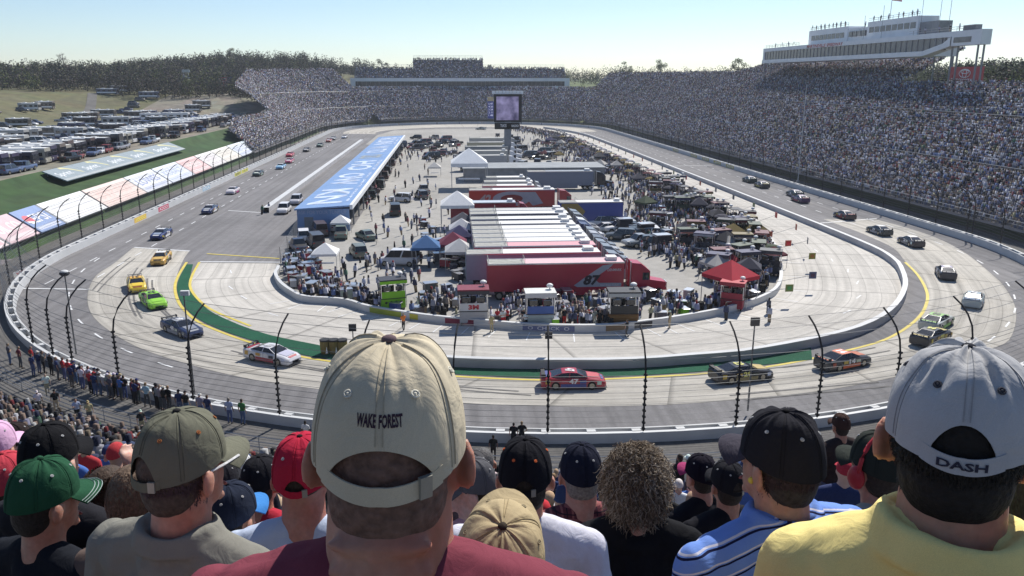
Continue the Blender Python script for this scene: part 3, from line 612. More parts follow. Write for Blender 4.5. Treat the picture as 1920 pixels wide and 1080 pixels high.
# spectator walkway outside the near turn and along the left straight
A = [arc_pt(math.pi*(1+i/60), .9) for i in range(61)]; B = [arc_pt(math.pi*(1+i/60), 7.05) for i in range(61)]
A = [Vector((-53.9,300,0)),Vector((-53.9,200,0))]+A+[Vector((75,240,0)),Vector((73.5,350,0))]; B = [Vector((-59.1,300,0)),Vector((-59.1,200,0)),Vector((-59.1,120,0))]+B[4:]+[Vector((80,240,0)),Vector((78.5,350,0))]
sheet('walkway', A, B, M_WALK, .3, 160)
# ---------------------------------------------------------------- walls
M_WALL = mat('wall_white', (.55,.56,.57), .6, noise=(.5, .07)); M_WDK = mat('wall_gap_dark', (.05,.05,.055), .9)
M_WGR = mat('wall_grey', (.42,.42,.44), .8, noise=(.5, .1))
def extrude_path(mb, P, prof, m=0, closed=False):      # prof: (outward offset, z)
    n = len(P); rows = []
    for d, z in prof: rows.append([q+Vector((0,0,z)) for q in (offs(P, d))])
    for a, b in zip(rows[:-1], rows[1:]): mb.strip(a, b, m)
W0 = [Vector((p[1], p[2], 0)) for p in wall_path(0, 3.)]
# outward is to the right of travel (left straight down, near turn, right straight up)
def outw(P, d): return offs(P, d)
root = empty('track_wall', W0[0], 0, 'long white retaining wall with soft barrier running right around the oval', 'wall')
def rel(mb, name, mats, parent, **k):
    o = mb.build(name, mats, parent, **k); o.matrix_parent_inverse = Matrix.Translation(parent.location).inverted(); return o
mb = MB(); extrude_path(mb, W0, [(0,0),(0,1.0),(.16,1.0),(.16,.1)]); rel(mb, 'soft_barrier', M_WALL, root)
mb = MB(); extrude_path(mb, W0, [(.66,.1),(.66,1.02),(.95,1.02),(.95,.2)]); rel(mb, 'concrete_wall', M_WALL, root)
mb = MB(); extrude_path(mb, W0, [(.16,.45),(.66,.45)]); rel(mb, 'barrier_gap', M_WDK, root)
mb = MB(); L = 0
for a, b in zip(W0[:-1], W0[1:]):
    L += (b-a).length
    if L > 2.6:
        L = 0; t = (b-a).normalized(); nrm = Vector((t.y, -t.x, 0)); mb.obox(a+nrm*.43+Vector((0,0,.8)), (.6,.49,.5), math.atan2(t.y, t.x))
rel(mb, 'foam_blocks', M_WALL, root)
# adverts on the wall face
AD = [(162,'RUSTY',(.7,.72,.74),(.55,.1,.12)),(250,'GOODY',(.75,.5,.1),(.9,.85,.2)),(302,'COCA',(.55,.1,.16),(.85,.8,.8)),(383,'AUTO',(.35,.5,.62),(.9,.9,.9)),(452,'TIRE',(.62,.6,.12),(.1,.1,.1)),(468,'PLAY',(.7,.62,.12),(.15,.3,.12))]
mA = mat('advert_panel', attr='Col', rough=.5, noise=(2., .05))
def wall_ad(c, t, w, bg, fg, s, name='advert_panel'):
    nrm = Vector((t.y, -t.x, 0)); mb = MB(); o = c-nrm*.01-t*w/2+Vector((0,0,.12)); up = Vector((0,0,.84))
    mb.poly([o, o+t*w, o+t*w+up, o+up], 0, bg)
    ins = onquad(o-nrm*.012+t*w*.1+up*.2, t*w*.8, up*.6); mb.text(s, ins, 0, fg)
    rel(mb, name, mA, root)
for x, s, bg, fg in AD:
    p = PLX(x, 545-.42*x if x < 200 else 500-.40*x+12, -53.)
    yy = {162:97,250:139.5,302:151,383:178,452:205,468:212}[x]
    yy = {162:101}.get(x, yy)
    wall_ad(Vector((-53, yy, 0)), Vector((0,-1,0)), 5.5 if x < 400 else 6.5, bg, fg, s)
for k, s in zip(range(14), ['TIRE','PARTS','FUEL','OIL','TOOLS','MOTOR','BANK','GRIP','SODA','PLUG','CABLE','BRAKE','LUBE','RADIO']):
    a = math.pi*(.12+.75*k/13); c = Vector((FC.x+FRx*math.cos(a), FC.y+FRy*math.sin(a), 0)); t = Vector((-math.sin(a), math.cos(a), 0))
    wall_ad(c, t, 8, [(.06,.06,.08),(.08,.09,.12),(.5,.3,.1),(.1,.12,.2)][k % 4], (.8,.8,.8), s)
for y, s in ((222,'OIL'),(232,'TIRE'),(262,'BANK'),(243,'TOOLS'),(212,'SODA')):
    wall_ad(Vector((77-5*(y-114)/256, y, 0)), Vector((-.0195, 1, 0)).normalized(), 6, random.choice([(.5,.42,.12),(.07,.07,.1),(.3,.25,.5)]), (.8,.8,.8), s)
# pit-lane walls
def lowwall(name, P, h, w, label, top=None, face=M_WGR):
    P = [Vector((p[0], p[1], 0)) for p in P]; r = empty(name, P[0], 0, label, 'wall'); mb = MB()
    extrude_path(mb, P, [(-w/2,0),(-w/2,h),(w/2,h),(w/2,0)]); rel(mb, 'wall_body', face, r)
    mb = MB(); extrude_path(mb, P, [(-w/2-.02,h-.05),(-w/2-.02,h+.03),(w/2+.02,h+.03),(w/2+.02,h-.05)]); rel(mb, 'coping', top or M_WALL, r); return r
IW = PINs[5*8+2:]
lowwall('pit_lane_wall', resample(IW, 150), .85, .5, 'long grey inner wall with white top between racing lane and pit lane')
PITW = lowwall('pit_wall', resample(PWNs[4:-20], 160), .74, .35, 'low white pit wall curving around the crowded infield pits', M_WALL, M_WALL)
lowwall('pit_wall', [(-33.6,147,0),(-33.6,200,0),(-33.6,260,0),(-33.6,312,0)], .95, 1.1, 'straight thick white pit wall beside the blue roofed garage')
# ---------------------------------------------------------------- catch fence
M_STEEL = mat('steel_grey', (.16,.165,.17), .5, .6, noise=(3., .2)); M_BLK = mat('near_black', (.022,.022,.025), .7, noise=(3., .2))
fence = empty('catch_fence', W0[0], 0, 'tall see-through catch fence on curved black posts topping the outer wall', 'fence')
FPROF = [(0.85,1.1),(0.85,3.2),(.85,5.),(.65,6.0),(.2,6.8),(-.4,7.4),(-1.1,7.85)]
def post_at(p, t, name='fence_post', mbx=None):
    nrm = Vector((t.y, -t.x, 0)); mb = mbx or MB()
    pts = [p+nrm*d+Vector((0,0,z)) for d, z in smoothpts([(d, z, 0) for d, z in FPROF], 3) for d, z in [(d, z)]] if False else [p+nrm*d+Vector((0,0,z)) for d, z in FPROF]
    mb.tube(pts, .065, 6)
    for k in range(10): mb.obox(p+nrm*.85+Vector((0,0,1.3+k*.42)), (.2,.24,.13), math.atan2(t.y, t.x))
    if not mbx: rel(mb, name, M_BLK, fence)
def along(P, gap, first=0.):
    out = []; acc = -first
    for a, b in zip(P[:-1], P[1:]):
        l = (b-a).length; t = (b-a)/l
        while acc <= l:
            if acc >= 0: out.append((a+t*acc, t))
            acc += gap
        acc -= l
    return out
nN = len(wall_path(0, 3.))
WL = W0[:86]; 
tagp = [p[0] for p in wall_path(0, 3.)]
seg = lambda ks: [W0[i] for i in range(len(W0)) if tagp[i] in ks]
for p, t in along(seg('L'), 7.6): post_at(p, t)
posts_px = [(30,650),(90,668),(162,676),(256,703),(377,742),(519,780),(683,792),(853,804),(1027,812),(1210,815),(1388,806),(1549,793),(1698,770),(1828,735),(1940,690)]
for x, y in posts_px:
    g = G(x, y, 1.1); a = math.atan2(g.y-114, g.x-12); a = a if a > 0 else a+2*math.pi; post_at(arc_pt(a, 0), Vector((-math.sin(a), math.cos(a), 0)))
for a in [math.pi*1.0+.02+.11*i for i in range(4)]+[math.pi*2-.02-.11*i for i in range(5)]: post_at(arc_pt(a, 0), Vector((-math.sin(a), math.cos(a), 0)))
for p, t in along(seg('R'), 7.8): post_at(p, t)
far = MB()
for p, t in along(seg('F'), 9.): post_at(p, t, mbx=far)
rel(far, 'far_turn_posts', M_BLK, fence, kind='stuff')
cab = MB()
def fpt(p, nrm, k):
    d, z = k; return p+nrm*d+Vector((0,0,z))
Wc = [Vector((p[1], p[2], 0)) for p in wall_path(0, 5.)]
for d, z in [(.85,1.3+k*.42) for k in range(9)]+[(.85,5.),(.65,6.),(.2,6.8),(-.4,7.4),(-1.1,7.85)]:
    cab.tube([q+Vector((0,0,z)) for q in offs(Wc, d)], .02, 3)
rel(cab, 'cables', M_STEEL, fence)
mm = bpy.data.materials.new('wire_mesh'); mm.use_nodes = True; nt = mm.node_tree; tr = nt.nodes.new('ShaderNodeBsdfTransparent'); mx = nt.nodes.new('ShaderNodeMixShader')
mx.inputs[0].default_value = .12; pb = nt.nodes['Principled BSDF']; pb.inputs['Base Color'].default_value = (.10,.10,.11,1)
nt.links.new(tr.outputs[0], mx.inputs[1]); nt.links.new(pb.outputs[0], mx.inputs[2]); nt.links.new(mx.outputs[0], nt.nodes['Material Output'].inputs['Surface'])
M_MESH = mm
mb = MB(); extrude_path(mb, Wc, FPROF); rel(mb, 'wire_mesh', M_MESH, fence)
# ---------------------------------------------------------------- crowds too far off to count: one mesh per stand
PAL = [((.58,.58,.62),14),((.34,.34,.38),10),((.025,.025,.03),16),((.06,.07,.14),12),((.16,.16,.19),11),((.26,.05,.06),4),((.07,.14,.34),8),((.36,.28,.18),5),((.55,.50,.2),2),((.05,.16,.09),3),((.25,.25,.40),7)]
PC = np.array([p[0] for p in PAL]); PW = np.array([p[1] for p in PAL], float); PW /= PW.sum()
HC = np.array([(.36,.26,.21),(.30,.21,.17),(.03,.03,.035),(.6,.6,.6),(.3,.04,.05),(.05,.06,.12),(.25,.2,.14),(.10,.07,.05)]); HW = np.array([17,11,20,16,4,10,7,7.]); HW /= HW.sum()
def crowd(name, P, ang, label, seat=.42, tone=1.):
    n = len(P); P = np.asarray(P); ang = np.asarray(ang)
    tv = np.array([(-.23,-.14,0),(.23,-.14,0),(.23,.14,0),(-.23,.14,0),(-.21,-.10,.56),(.21,-.10,.56),(.21,.10,.56),(-.21,.10,.56),
                   (-.085,-.10,.60),(.085,-.10,.60),(.085,.10,.60),(-.085,.10,.60),(-.075,-.08,.86),(.075,-.08,.86),(.075,.08,.86),(-.075,.08,.86),
                   (-.2,.12,.02),(.2,.12,.02),(.2,.5,.02),(-.2,.5,.02),(-.2,.5,-.4),(.2,.5,-.4)])
    if seat > .6: tv[16:] = [(-.17,-.1,.02),(.17,-.1,.02),(.15,-.08,-.85),(-.15,-.08,-.85),(-.15,.1,0.02),(.15,.1,.02)]
    tf = np.array([(0,1,5,4),(1,2,6,5),(2,3,7,6),(3,0,4,7),(4,5,6,7),(8,9,13,12),(9,10,14,13),(10,11,15,14),(11,8,12,15),(12,13,14,15),(16,17,18,19),(19,18,21,20)])
    # legs: seated people show a lap and shins
    sc = rng.uniform(.9, 1.12, n)[:, None]; V = tv[None]*np.stack([sc, sc, sc], 2)
    V[:, :, 0] += rng.normal(0, .03, (n, 1)); lean = rng.normal(0, .06, (n, 1)); V[:, :, 0] += lean*V[:, :, 2]
    up = (rng.random(n) < .12)*.42*(seat < .6); V[:, :, 2] += (seat+up)[:, None]
    a = ang+rng.normal(0, .25, n); c, s = np.cos(a)[:, None], np.sin(a)[:, None]
    X = V[:, :, 0]*c-V[:, :, 1]*s; Y = V[:, :, 0]*s+V[:, :, 1]*c
    V = np.stack([X+P[:, :1], Y+P[:, 1:2], V[:, :, 2]+P[:, 2:3]], 2).reshape(-1, 3)
    Fc = (tf[None]+(np.arange(n)*22)[:, None, None]).reshape(-1)
    me = bpy.data.meshes.new(name); nf = n*12
    me.vertices.add(len(V)); me.vertices.foreach_set('co', V.ravel()); me.loops.add(nf*4); me.loops.foreach_set('vertex_index', Fc)
    me.polygons.add(nf); me.polygons.foreach_set('loop_start', np.arange(nf)*4); me.update(calc_edges=True)
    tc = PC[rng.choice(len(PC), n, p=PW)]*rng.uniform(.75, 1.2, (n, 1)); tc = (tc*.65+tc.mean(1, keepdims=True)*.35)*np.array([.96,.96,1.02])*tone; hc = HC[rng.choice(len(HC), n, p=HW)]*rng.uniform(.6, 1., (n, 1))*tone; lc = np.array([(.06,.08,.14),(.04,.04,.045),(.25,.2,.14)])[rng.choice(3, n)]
    C = np.concatenate([np.repeat(tc[:, None], 20, 1), np.repeat(hc[:, None], 20, 1), np.repeat(lc[:, None], 8, 1)], 1).reshape(-1, 3)
    C = np.concatenate([C, np.ones((len(C), 1))], 1).astype(np.float32)
    at = me.color_attributes.new('Col', 'FLOAT_COLOR', 'CORNER'); at.data.foreach_set('color', C.ravel())
    me.materials.append(mat('crowd_cloth', attr='Col', rough=.9)); o = bpy.data.objects.new(name, me); COL.objects.link(o)
    return tag(o, label, 'crowd', None, 'stuff')
def inpoly(x, y, poly):
    r = False; j = len(poly)-1
    for i in range(len(poly)):
        a, b = poly[i], poly[j]
        if (a[1] > y) != (b[1] > y) and x < (b[0]-a[0])*(y-a[1])/(b[1]-a[1])+a[0]: r = not r
        j = i
    return r
def zd(d): return 1.5+.5*(d-3)
LPOLY = [(500,300),(427,240),(438,222),(505,208),(470,178),(438,160),(462,131),(622,129),(708,205),(660,262)]
def allowed(sec, p, d):
    x, y, c = PX((p.x, p.y, zd(d)+.5))
    if sec == 'R':
        if d < 44: return 'right'
        if p.y > 212 and p.y < 365-45*(d-44)/18: return 'right'
        return 'right' if p.y > 330 and d < 51 else None
    if sec == 'F':
        a = math.degrees(math.atan2(p.y-FC.y, p.x-FC.x))
        if a < 46 and (x > 1112-47*(y-140)/38 and y < 178 or a < 30): return 'right' if d < 51 else None
        if d < 36 and (a < 112 or not inpoly(x, y, LPOLY)) and a < 132: return 'far'
        return 'left' if d < 56 and a > 85 and inpoly(x, y, LPOLY) else None
    return 'left' if d < 40 and inpoly(x, y, LPOLY) else None
def row(sec, d, step):
    out = []
    if sec == 'R':
        for y in np.arange(92, 370, step): out.append((Vector((77-5*(y-114)/256+d, y, 0)), math.pi/2))
    elif sec == 'F':
        R0 = FRx+d
        for a in np.arange(0, math.pi, step/R0): out.append((Vector((FC.x+R0*math.cos(a), FC.y+R0*math.sin(a), 0)), a+math.pi/2))
    else:
        for y in np.arange(370, 225, -step): out.append((Vector((-53-d, y, 0)), -math.pi/2))
    return out
M_STAND = mat('stand_concrete', (.26,.25,.265), .9, noise=(.4, .2)); M_RAIL = mat('galvanised_rail', (.40,.41,.42), .5, .3, noise=(2., .1))
PPL = {'right': ([], []), 'far': ([], []), 'left': ([], [])}; SB = {k: MB() for k in PPL}; RB = {k: MB() for k in PPL}
for k in range(65):
    d = 5+.88*k
    for sec in 'RFL':
        # steps
        rr = row(sec, d, 5.); prev = None
        for p, a in rr:
            al = allowed(sec, p, d); nrm = Vector((math.cos(a-math.pi/2), math.sin(a-math.pi/2), 0))
            q = (p+Vector((0,0,zd(d)-.44)), p+Vector((0,0,zd(d))), p+nrm*.88+Vector((0,0,zd(d))))
            if prev and al and prev[1] == al:
                SB[al].strip((prev[0][0], q[0]), (prev[0][1], q[1])); SB[al].strip((prev[0][1], q[1]), (prev[0][2], q[2]))
                if k in (0, 13, 30): RB[al].tube([prev[0][1]+Vector((0,0,1.0)), q[1]+Vector((0,0,1.0))], .045, 4); RB[al].tube([prev[0][1]+Vector((0,0,.5)), q[1]+Vector((0,0,.5))], .035, 4); RB[al].tube([q[1], q[1]+Vector((0,0,1))], .035, 4)
            prev = (q, al)
        if k in (13, 30): continue
        for i, (p, a) in enumerate(row(sec, d+.42, .53)):
            ai = (p.y if sec != 'F' else a*70) % 13.
            if ai < .9 or random.random() > .93: continue
            al = allowed(sec, p, d)
            if not al: continue
            # facing: look at the track
            PPL[al][0].append((p.x, p.y, zd(d))); PPL[al][1].append(a+math.pi-math.pi/2 if False else a)
def stand(name, key, loc, label):
    r = empty(name, loc, 0, label, 'grandstand'); rel(SB[key], 'seating_bank', M_STAND, r); rel(RB[key], 'guard_rail', M_RAIL, r); return r
ST_R = stand('grandstand', 'right', (82, 200, 0), 'huge right-hand grandstand with people filling it below the white press box')
ST_F = stand('grandstand', 'far', (8, 440, 0), 'far curved grandstand with people below the long window band')
ST_L = stand('grandstand', 'left', (-70, 360, 0), 'steep grandstand at the far left corner, in front of the wooded hill')
def flip(a): return np.asarray(a)
crowd('crowd', PPL['right'][0], flip(PPL['right'][1]), 'dense crowd of seated people filling the right-hand grandstand')
crowd('crowd', PPL['far'][0], flip(PPL['far'][1]), 'dense crowd of seated people in the far curved grandstand')
crowd('crowd', PPL['left'][0], flip(PPL['left'][1]), 'dense crowd of seated people in the far left corner grandstand')
# side walls and struts of the right wing
mb = MB(); mb.box(121.0, 121.6, 92, 222, 20.5, 22.6); rel(mb, 'parapet', M_WALL, ST_R)
# ---------------------------------------------------------------- suites over the far stand
M_CLAD = mat('cladding_white', (.74,.76,.79), .55, noise=(.3, .06)); M_GLS = mat('tinted_glass', (.025,.025,.035), .15, spec=.6, noise=(.4, .3)); M_GREY = mat('frame_grey', (.22,.23,.25), .6, noise=(1., .15))
r = empty('suite_building', (6.7, 469, 0), 0, 'long low white building with a dark window band topped by rows of seats', 'building')
mb = MB(); mb.box(-62, 62, 0, 14, 21.6, 23.4); mb.box(-59, 59, -.4, 14, 17.3, 18.9); mb.box(-60, 60, 8, 14, 2, 21.6)
for s in (-1, 1): mb.prism([(s*62, 0), (s*62, 14), (s*59.2, 14), (s*59.2, 0)][::s], 18.9, 21.6)
rel_ = lambda mb, n, m, r, **k: mb.build(n, m, r, **k)
rel_(mb, 'wall', M_CLAD, r)
w_ = MB(); w_.box(-59.2, 59.2, .5, .8, 18.9, 21.6); wo = w_.build('window', M_GLS, r)
fr = MB()
for x in np.arange(-58, 59, 2.4): fr.box(x-.06, x+.06, .38, .5, 18.9, 21.6)
fr.build('mullions', M_GREY, wo)
cr = [[], []]; up = MB(); rl = MB()
for k in range(8):
    y, z = 2+.8*k, 23.4+.72*k; up.box(-60, 60, y, y+.8, z-.7, z)
    for x in np.arange(-60, 60, .53):
        if random.random() < .88 and (x+60) % 14 > .9: cr[0].append((6.7+x, 469+y+.3, z)); cr[1].append(math.pi)
for k in range(8, 15):
    y, z = 2+.8*k, 23.4+.72*k; up.box(-27, 13, y, y+.8, z-.7, z)
    for x in np.arange(-27, 13, .53):
        if random.random() < .9 and (x+60) % 10 > .8: cr[0].append((6.7+x, 469+y+.3, z)); cr[1].append(math.pi)
up.build('upper_seating', M_STAND, r)
for x0, x1, y, z in ((-60, -27, 8.4, 29.2), (13, 60, 8.4, 29.2), (-27, 13, 14, 34.3)):
    rl.tube([(x0, y, z+1.6), (x1, y, z+1.6)], .06, 4); rl.tube([(x0, y, z+.9), (x1, y, z+.9)], .05, 4)
    for x in np.arange(x0, x1+.1, 3.3): rl.tube([(x, y, z-.5), (x, y, z+1.6)], .05, 4)
rl.build('top_rail', M_RAIL, r)
crowd('crowd', cr[0], np.array(cr[1]), 'rows of seated people along the roof of the far suite building')
# ---------------------------------------------------------------- press box on the right-hand stand
M_RED = mat('sign_red', (.42,.06,.07), .5, noise=(1., .08)); M_WTX = mat('lettering_white', (.8,.8,.82), .5, noise=(3., .05))
M_WIN = mat('press_glass', (.14,.135,.15), .18, spec=.5, noise=(.6, .25)); M_BLU = mat('garage_blue', (.20,.32,.55), .45, noise=(.5, .08))
r = empty('press_box', (118, 177.5, 0), 0, 'long white press box on stilts above the crowd in the right-hand grandstand', 'building')
mb = MB()          # local: x depth, y along (0 = near end, 132 = far end)
mb.box(0, 2.4, 0, 22, 33.0, 34.2); mb.box(0, 9, 22, 128, 33.0, 34.2); mb.box(-.25, 9, 22, 128, 28.9, 30.1); mb.box(.9, 9, 22, 127, 30.1, 33.0); mb.box(.9, 2.4, 14, 22, 30.1, 33.); mb.box(0, 2.4, 0, 11, 30.9, 33.)
mb.add([(-.2,11,30.9),(-.2,22,28.9),(-.2,22,30.1),(-.2,14,31.6),(-.2,11,33),(2.4,11,30.9),(2.4,22,28.9),(2.4,22,30.1),(2.4,14,31.6),(2.4,11,33)], [(4,3,2,1,0),(5,6,7,8,9),(0,1,6,5),(1,2,7,6),(2,3,8,7),(3,4,9,8)])
mb.box(0, .9, 126.6, 128, 30.1, 33.)
mb.box(3, 8.5, 31, 57, 34.2, 39.2); mb.box(3.4, 8.5, 57, 69, 34.2, 38.); mb.box(3, 8.5, 69, 96, 34.2, 38.8)
mb.build('wall', M_CLAD, r)
g = MB(); g.box(.35, .88, 14, 126.6, 30.12, 32.98); wo = g.build('window', M_WIN, r)
f_ = MB()
for y in np.arange(15, 126, 2.6): f_.box(.2, .34, y-.07, y+.07, 30.12, 32.98)
f_.build('mullions', M_GREY, wo)
for y0, y1, z0 in [(32+i*3.05, 34.4+i*3.05, 36.2) for i in range(8)]+[(58+i*2.6, 60+i*2.6, 35.6) for i in range(4)]+[(71+i*2.9, 73.4+i*2.9, 35.6) for i in range(8)]:
    g = MB(); g.box(2.9, 2.99 if not 57 < y0 < 69 else 3.38, y0, y1, z0, z0+1.5); g.build('window', M_WIN, r)
g = MB(); g.box(-.1, -.01, 3.5, 10, 31.6, 32.8); g.build('window', M_WIN, r)
mb = MB(); mb.text('MARTINSVILLE SPEEDWAY', onquad((-.03, 90, 33.1), (0, -25, 0), (0, 0, .95)), bold=.03); mb.build('lettering', M_RED, r)
for y in (1.5, 11, 22, 30, 70, 100, 121, 127):
    for x in ((.6, 2.) if y < 12 else (.6, 8) if y > 120 else (8,)): MB().box(x-.16, x+.16, y-.16, y+.16, 16, 30.9 if y < 20 else 28.9).build('stilt', M_GREY, r)
mb = MB()
for x, y0, y1, z in ((3.2, 69, 96, 38.8), (3.2, 31, 57, 39.2), (.3, 97, 127, 34.2), (.3, 2, 30, 34.2)):
    for h in (.5, 1.): mb.tube([(x, y0, z+h), (x, y1, z+h)], .05, 4)
    for y in np.arange(y0, y1, 2.6): mb.tube([(x, y, z), (x, y, z+1)], .05, 4)
for y, h in ((20, 4), (16, 4.4), (28, 5), (47, 5), (57, 3)): mb.tube([(2, y, 34.2), (2, y, 38+h)], .06, 4)
mb.build('roof_rail', M_GREY, r)
mb = MB(); mb.box(.6, 2.2, 3.5, 8, 34.2, 35.4); mb.box(3.5, 7, 22.5, 30.9, 34.2, 37.5); mb.build('roof_plant', M_GREY, r)
# flags
def flag(loc, h, label, fz, fw):
    o = empty('flag_pole', loc, 0, label, 'flag'); mb = MB(); mb.tube([(0,0,0),(0,0,h)], [.1,.06], 6); mb.build('pole', M_RAIL, o)
    mb = MB(); ws = []; 
    for i in range(9):
        x = fw*i/8; y = .25*math.sin(i*1.1)*(i/8); ws.append((x, y))
    A = [Vector((x, y, h-.1-.3*x/fw)) for x, y in ws]; n = 13
    for k in range(n):
        z0, z1 = -fz*k/n, -fz*(k+1)/n
        for i in range(8):
            c = (.5,.04,.06) if k % 2 == 0 else (.7,.7,.7)
            if i < 3 and k < 7: c = (.03,.05,.2) if (i+k) % 2 else (.12,.14,.3)
            a, b = A[i], A[i+1]; mb.poly([a+Vector((0,0,z0)), b+Vector((0,0,z0)), b+Vector((0,0,z1)), a+Vector((0,0,z1))], 0, c)
    mb.build('flag', mat('flag_cloth', attr='Col', rough=.8), o); return o
p = PLX(1668, 40, 124.); flag((124, p.y, 39.), 7.5, 'striped flag on the pole above the press box roof', 1.8, 3.)
p = G(440, 205, 7.); flag((p.x, p.y, 7.), 17, 'striped flag hanging from the pole beside the far left grandstand', 5, 7).rotation_euler.z = math.pi
# red sign under the near end of the press box
r = empty('billboard', (121.2, 186, 21.2), 0, 'red billboard with a white oval emblem under the press box end', 'sign')
mb = MB(); mb.box(0, .3, -6, 7, 1.2, 5); mb.build('panel', M_RED, r)
mb = MB()
for rx, rz, cx, cz in ((2.1,.95,0,3.5), (.75,.9,0,3.45), (1.5,.4,0,3.85)):
    pts = []; 
    for i in range(25):
        a = 2*math.pi*i/24; pts.append(Vector((-.06, .5+cx+rx*math.cos(a), cz+rz*math.sin(a))))
    mb.tube(pts, .09, 4)
mb.text('TOYOTA', onquad((-.04, 3.7, 1.55), (0, -6.4, 0), (0, 0, .75)), bold=.02); mb.build('emblem', M_WTX, r)
mb = MB()
for y in (-5, 6): mb.box(.3, .6, y-.15, y+.15, 0, 4.6)
mb.build('leg', M_GREY, r)
# ---------------------------------------------------------------- garage
r = empty('garage', (-20.4, 128, 0), 0, 'long open-sided garage with a blue roof lettered in white', 'building')
mb = MB(); z0, z1 = 3.7, 4.2
mb.add([(-4.4,-.5,z0),(4.3,-.5,z1),(4.3,158,z1),(-4.4,158,z0),(-4.4,-.5,z0-.25),(4.3,-.5,z1-.25),(4.3,158,z1-.25),(-4.4,158,z0-.25)], [(0,1,2,3),(7,6,5,4),(0,4,5,1),(2,6,7,3),(3,7,4,0)]); rf = mb.build('roof', M_BLU, r)
rz = lambda x: z0+(z1-z0)*(x+4.4)/8.7+.03
WASH = mat('lettering_washed', (.52,.60,.76), .6, noise=(.5, .4))
def rooftext(s, y0, y1, x0=-3.1, x1=2.5, mm=None, nm='roof_lettering'):
    mb = MB(); mb.text(s, lambda a, b: Vector((x0+(x1-x0)*b, y1+(y0-y1)*a, rz(x0+(x1-x0)*b))), bold=.025); mb.build(nm, mm or WASH, rf)
for s, a, b in (('KN', 3, 21), ('OW', 27, 46), ('HO', 52, 72), ('W TO', 94, 116), ('RUN', 122, 150)): rooftext(s, a, b)
for s, a, b, x0, x1 in (('the part store', 4, 46, 2.9, 3.7), ('TUNE UP', 50, 72, 2.9, 3.7), ('TUNE UP', 120, 150, 2.9, 3.7)): rooftext(s, a, b, x0, x1)
rooftext('OO', 79, 88, -3.2, 2.8, mat('emblem_grey', (.34,.36,.33), .6, noise=(1., .1)), 'roof_emblem')
mb = MB(); mb.box(4.3, 4.75, -.6, 158, 3.55, 4.3); mb.build('gutter', M_CLAD, r)
mb = MB(); mb.box(-4.1, 4.1, 0, .25, 0, 3.55); mb.box(-4.2, -3.95, .25, 157, 0, 1.1); mb.build('end_wall', M_BLU, r)
mb = MB(); mb.text('ASK FOR YOUR TUNE UP', onquad((-3.9, -.02, 2.75), (7.6, 0, 0), (0, 0, .6)), bold=.01); mb.build('wall_lettering', mat('lettering_pale', (.35,.42,.6), .6), r)
mb = MB(); mb.box(-3., -1.6, -.06, 0, 0, 2.3); mb.build('door', M_GREY, r)
for y in np.arange(6, 158, 8.): MB().box(3.9, 4.15, y-.12, y+.12, 0, 4.0).build('column', M_GREY, r)
mb = MB(); mb.box(-3.9, 3.6, .3, 157, .01, .06); mb.build('floor_slab', M_WALK, r)
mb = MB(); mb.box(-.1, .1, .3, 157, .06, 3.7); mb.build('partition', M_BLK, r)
# ---------------------------------------------------------------- video board
p = G(952, 300); p = Vector((p.x, p.y, 0)); zc = PX(p)[2]; k = zc/FPX/ .967
r = empty('video_board', p, 0, 'tall video screen on a single post above the infield', 'screen')
hz = lambda y: (300-y)*k; xx = lambda x: (x-952)*zc/FPX
mb = MB(); mb.box(-1., 1., -.6, .6, 0, hz(232)); mb.build('post', M_GREY, r)
mb = MB(); mb.box(xx(927), xx(978), -.4, 1.4, hz(233), hz(184)); mb.build('housing', M_BLK, r)
sm = bpy.data.materials.new('screen_picture'); sm.use_nodes = True; nt = sm.node_tree; tc = nt.nodes.new('ShaderNodeTexCoord'); nz = nt.nodes.new('ShaderNodeTexNoise'); nz.inputs['Scale'].default_value = .35; nz.inputs['Detail'].default_value = 3
rp = nt.nodes.new('ShaderNodeValToRGB'); rp.color_ramp.elements[0].position = .35; rp.color_ramp.elements[0].color = (.05,.04,.10,1); rp.color_ramp.elements[1].position = .68; rp.color_ramp.elements[1].color = (.36,.31,.5,1)
nt.links.new(tc.outputs['Object'], nz.inputs[0]); nt.links.new(nz.outputs[0], rp.inputs[0]); pb = nt.nodes['Principled BSDF']; nt.links.new(rp.outputs[0], pb.inputs['Base Color']); nt.links.new(rp.outputs[0], pb.inputs['Emission Color']); pb.inputs['Emission Strength'].default_value = .35
mb = MB(); mb.box(xx(931), xx(972), -.5, -.4, hz(229), hz(188)); mb.build('screen', sm, r)
mb = MB(); mb.box(xx(915), xx(926), -.4, .8, hz(226), hz(196)); mb.build('scoreboard', mat('score_blue', (.10,.11,.32), .4, noise=(.8, .2)), r)
mb = MB()
for i, y in enumerate((222, 217, 212, 207, 202)): mb.text('%d %d' % (i+1, (48, 11, 24, 20, 47)[i]), onquad((xx(916.5), -.43, hz(y)), (xx(924.5)-xx(916.5), 0, 0), (0, 0, hz(0)-hz(3.2))))
mb.build('score_digits', mat('score_light', (.7,.7,.85), .5, emit=.3), r)
mb = MB(); mb.box(xx(915), xx(926), -.42, .8, hz(196), hz(189)); mb.build('score_header', mat('header_tan', (.5,.4,.25), .5, noise=(1., .1)), r)
mb = MB(); mb.box(xx(928), xx(974), -.6, 1.2, hz(245), hz(234)); mb.build('lower_sign', M_BLK, r)
mb = MB(); mb.text('TRACK', onquad((xx(938), -.63, hz(241)), (xx(950)-xx(938), 0, 0), (0, 0, hz(0)-hz(5)))); mb.text('RADIO', onquad((xx(959), -.63, hz(241)), (xx(972)-xx(959), 0, 0), (0, 0, hz(0)-hz(4)))); mb.build('sign_lettering', M_WTX, r)
mb = MB()
for x in np.linspace(xx(926), xx(978), 9): mb.tube([(x, .5, hz(185)), (x, .3, hz(180))], .08, 4); mb.obox((x, .2, hz(181)), (.9, .5, .9))
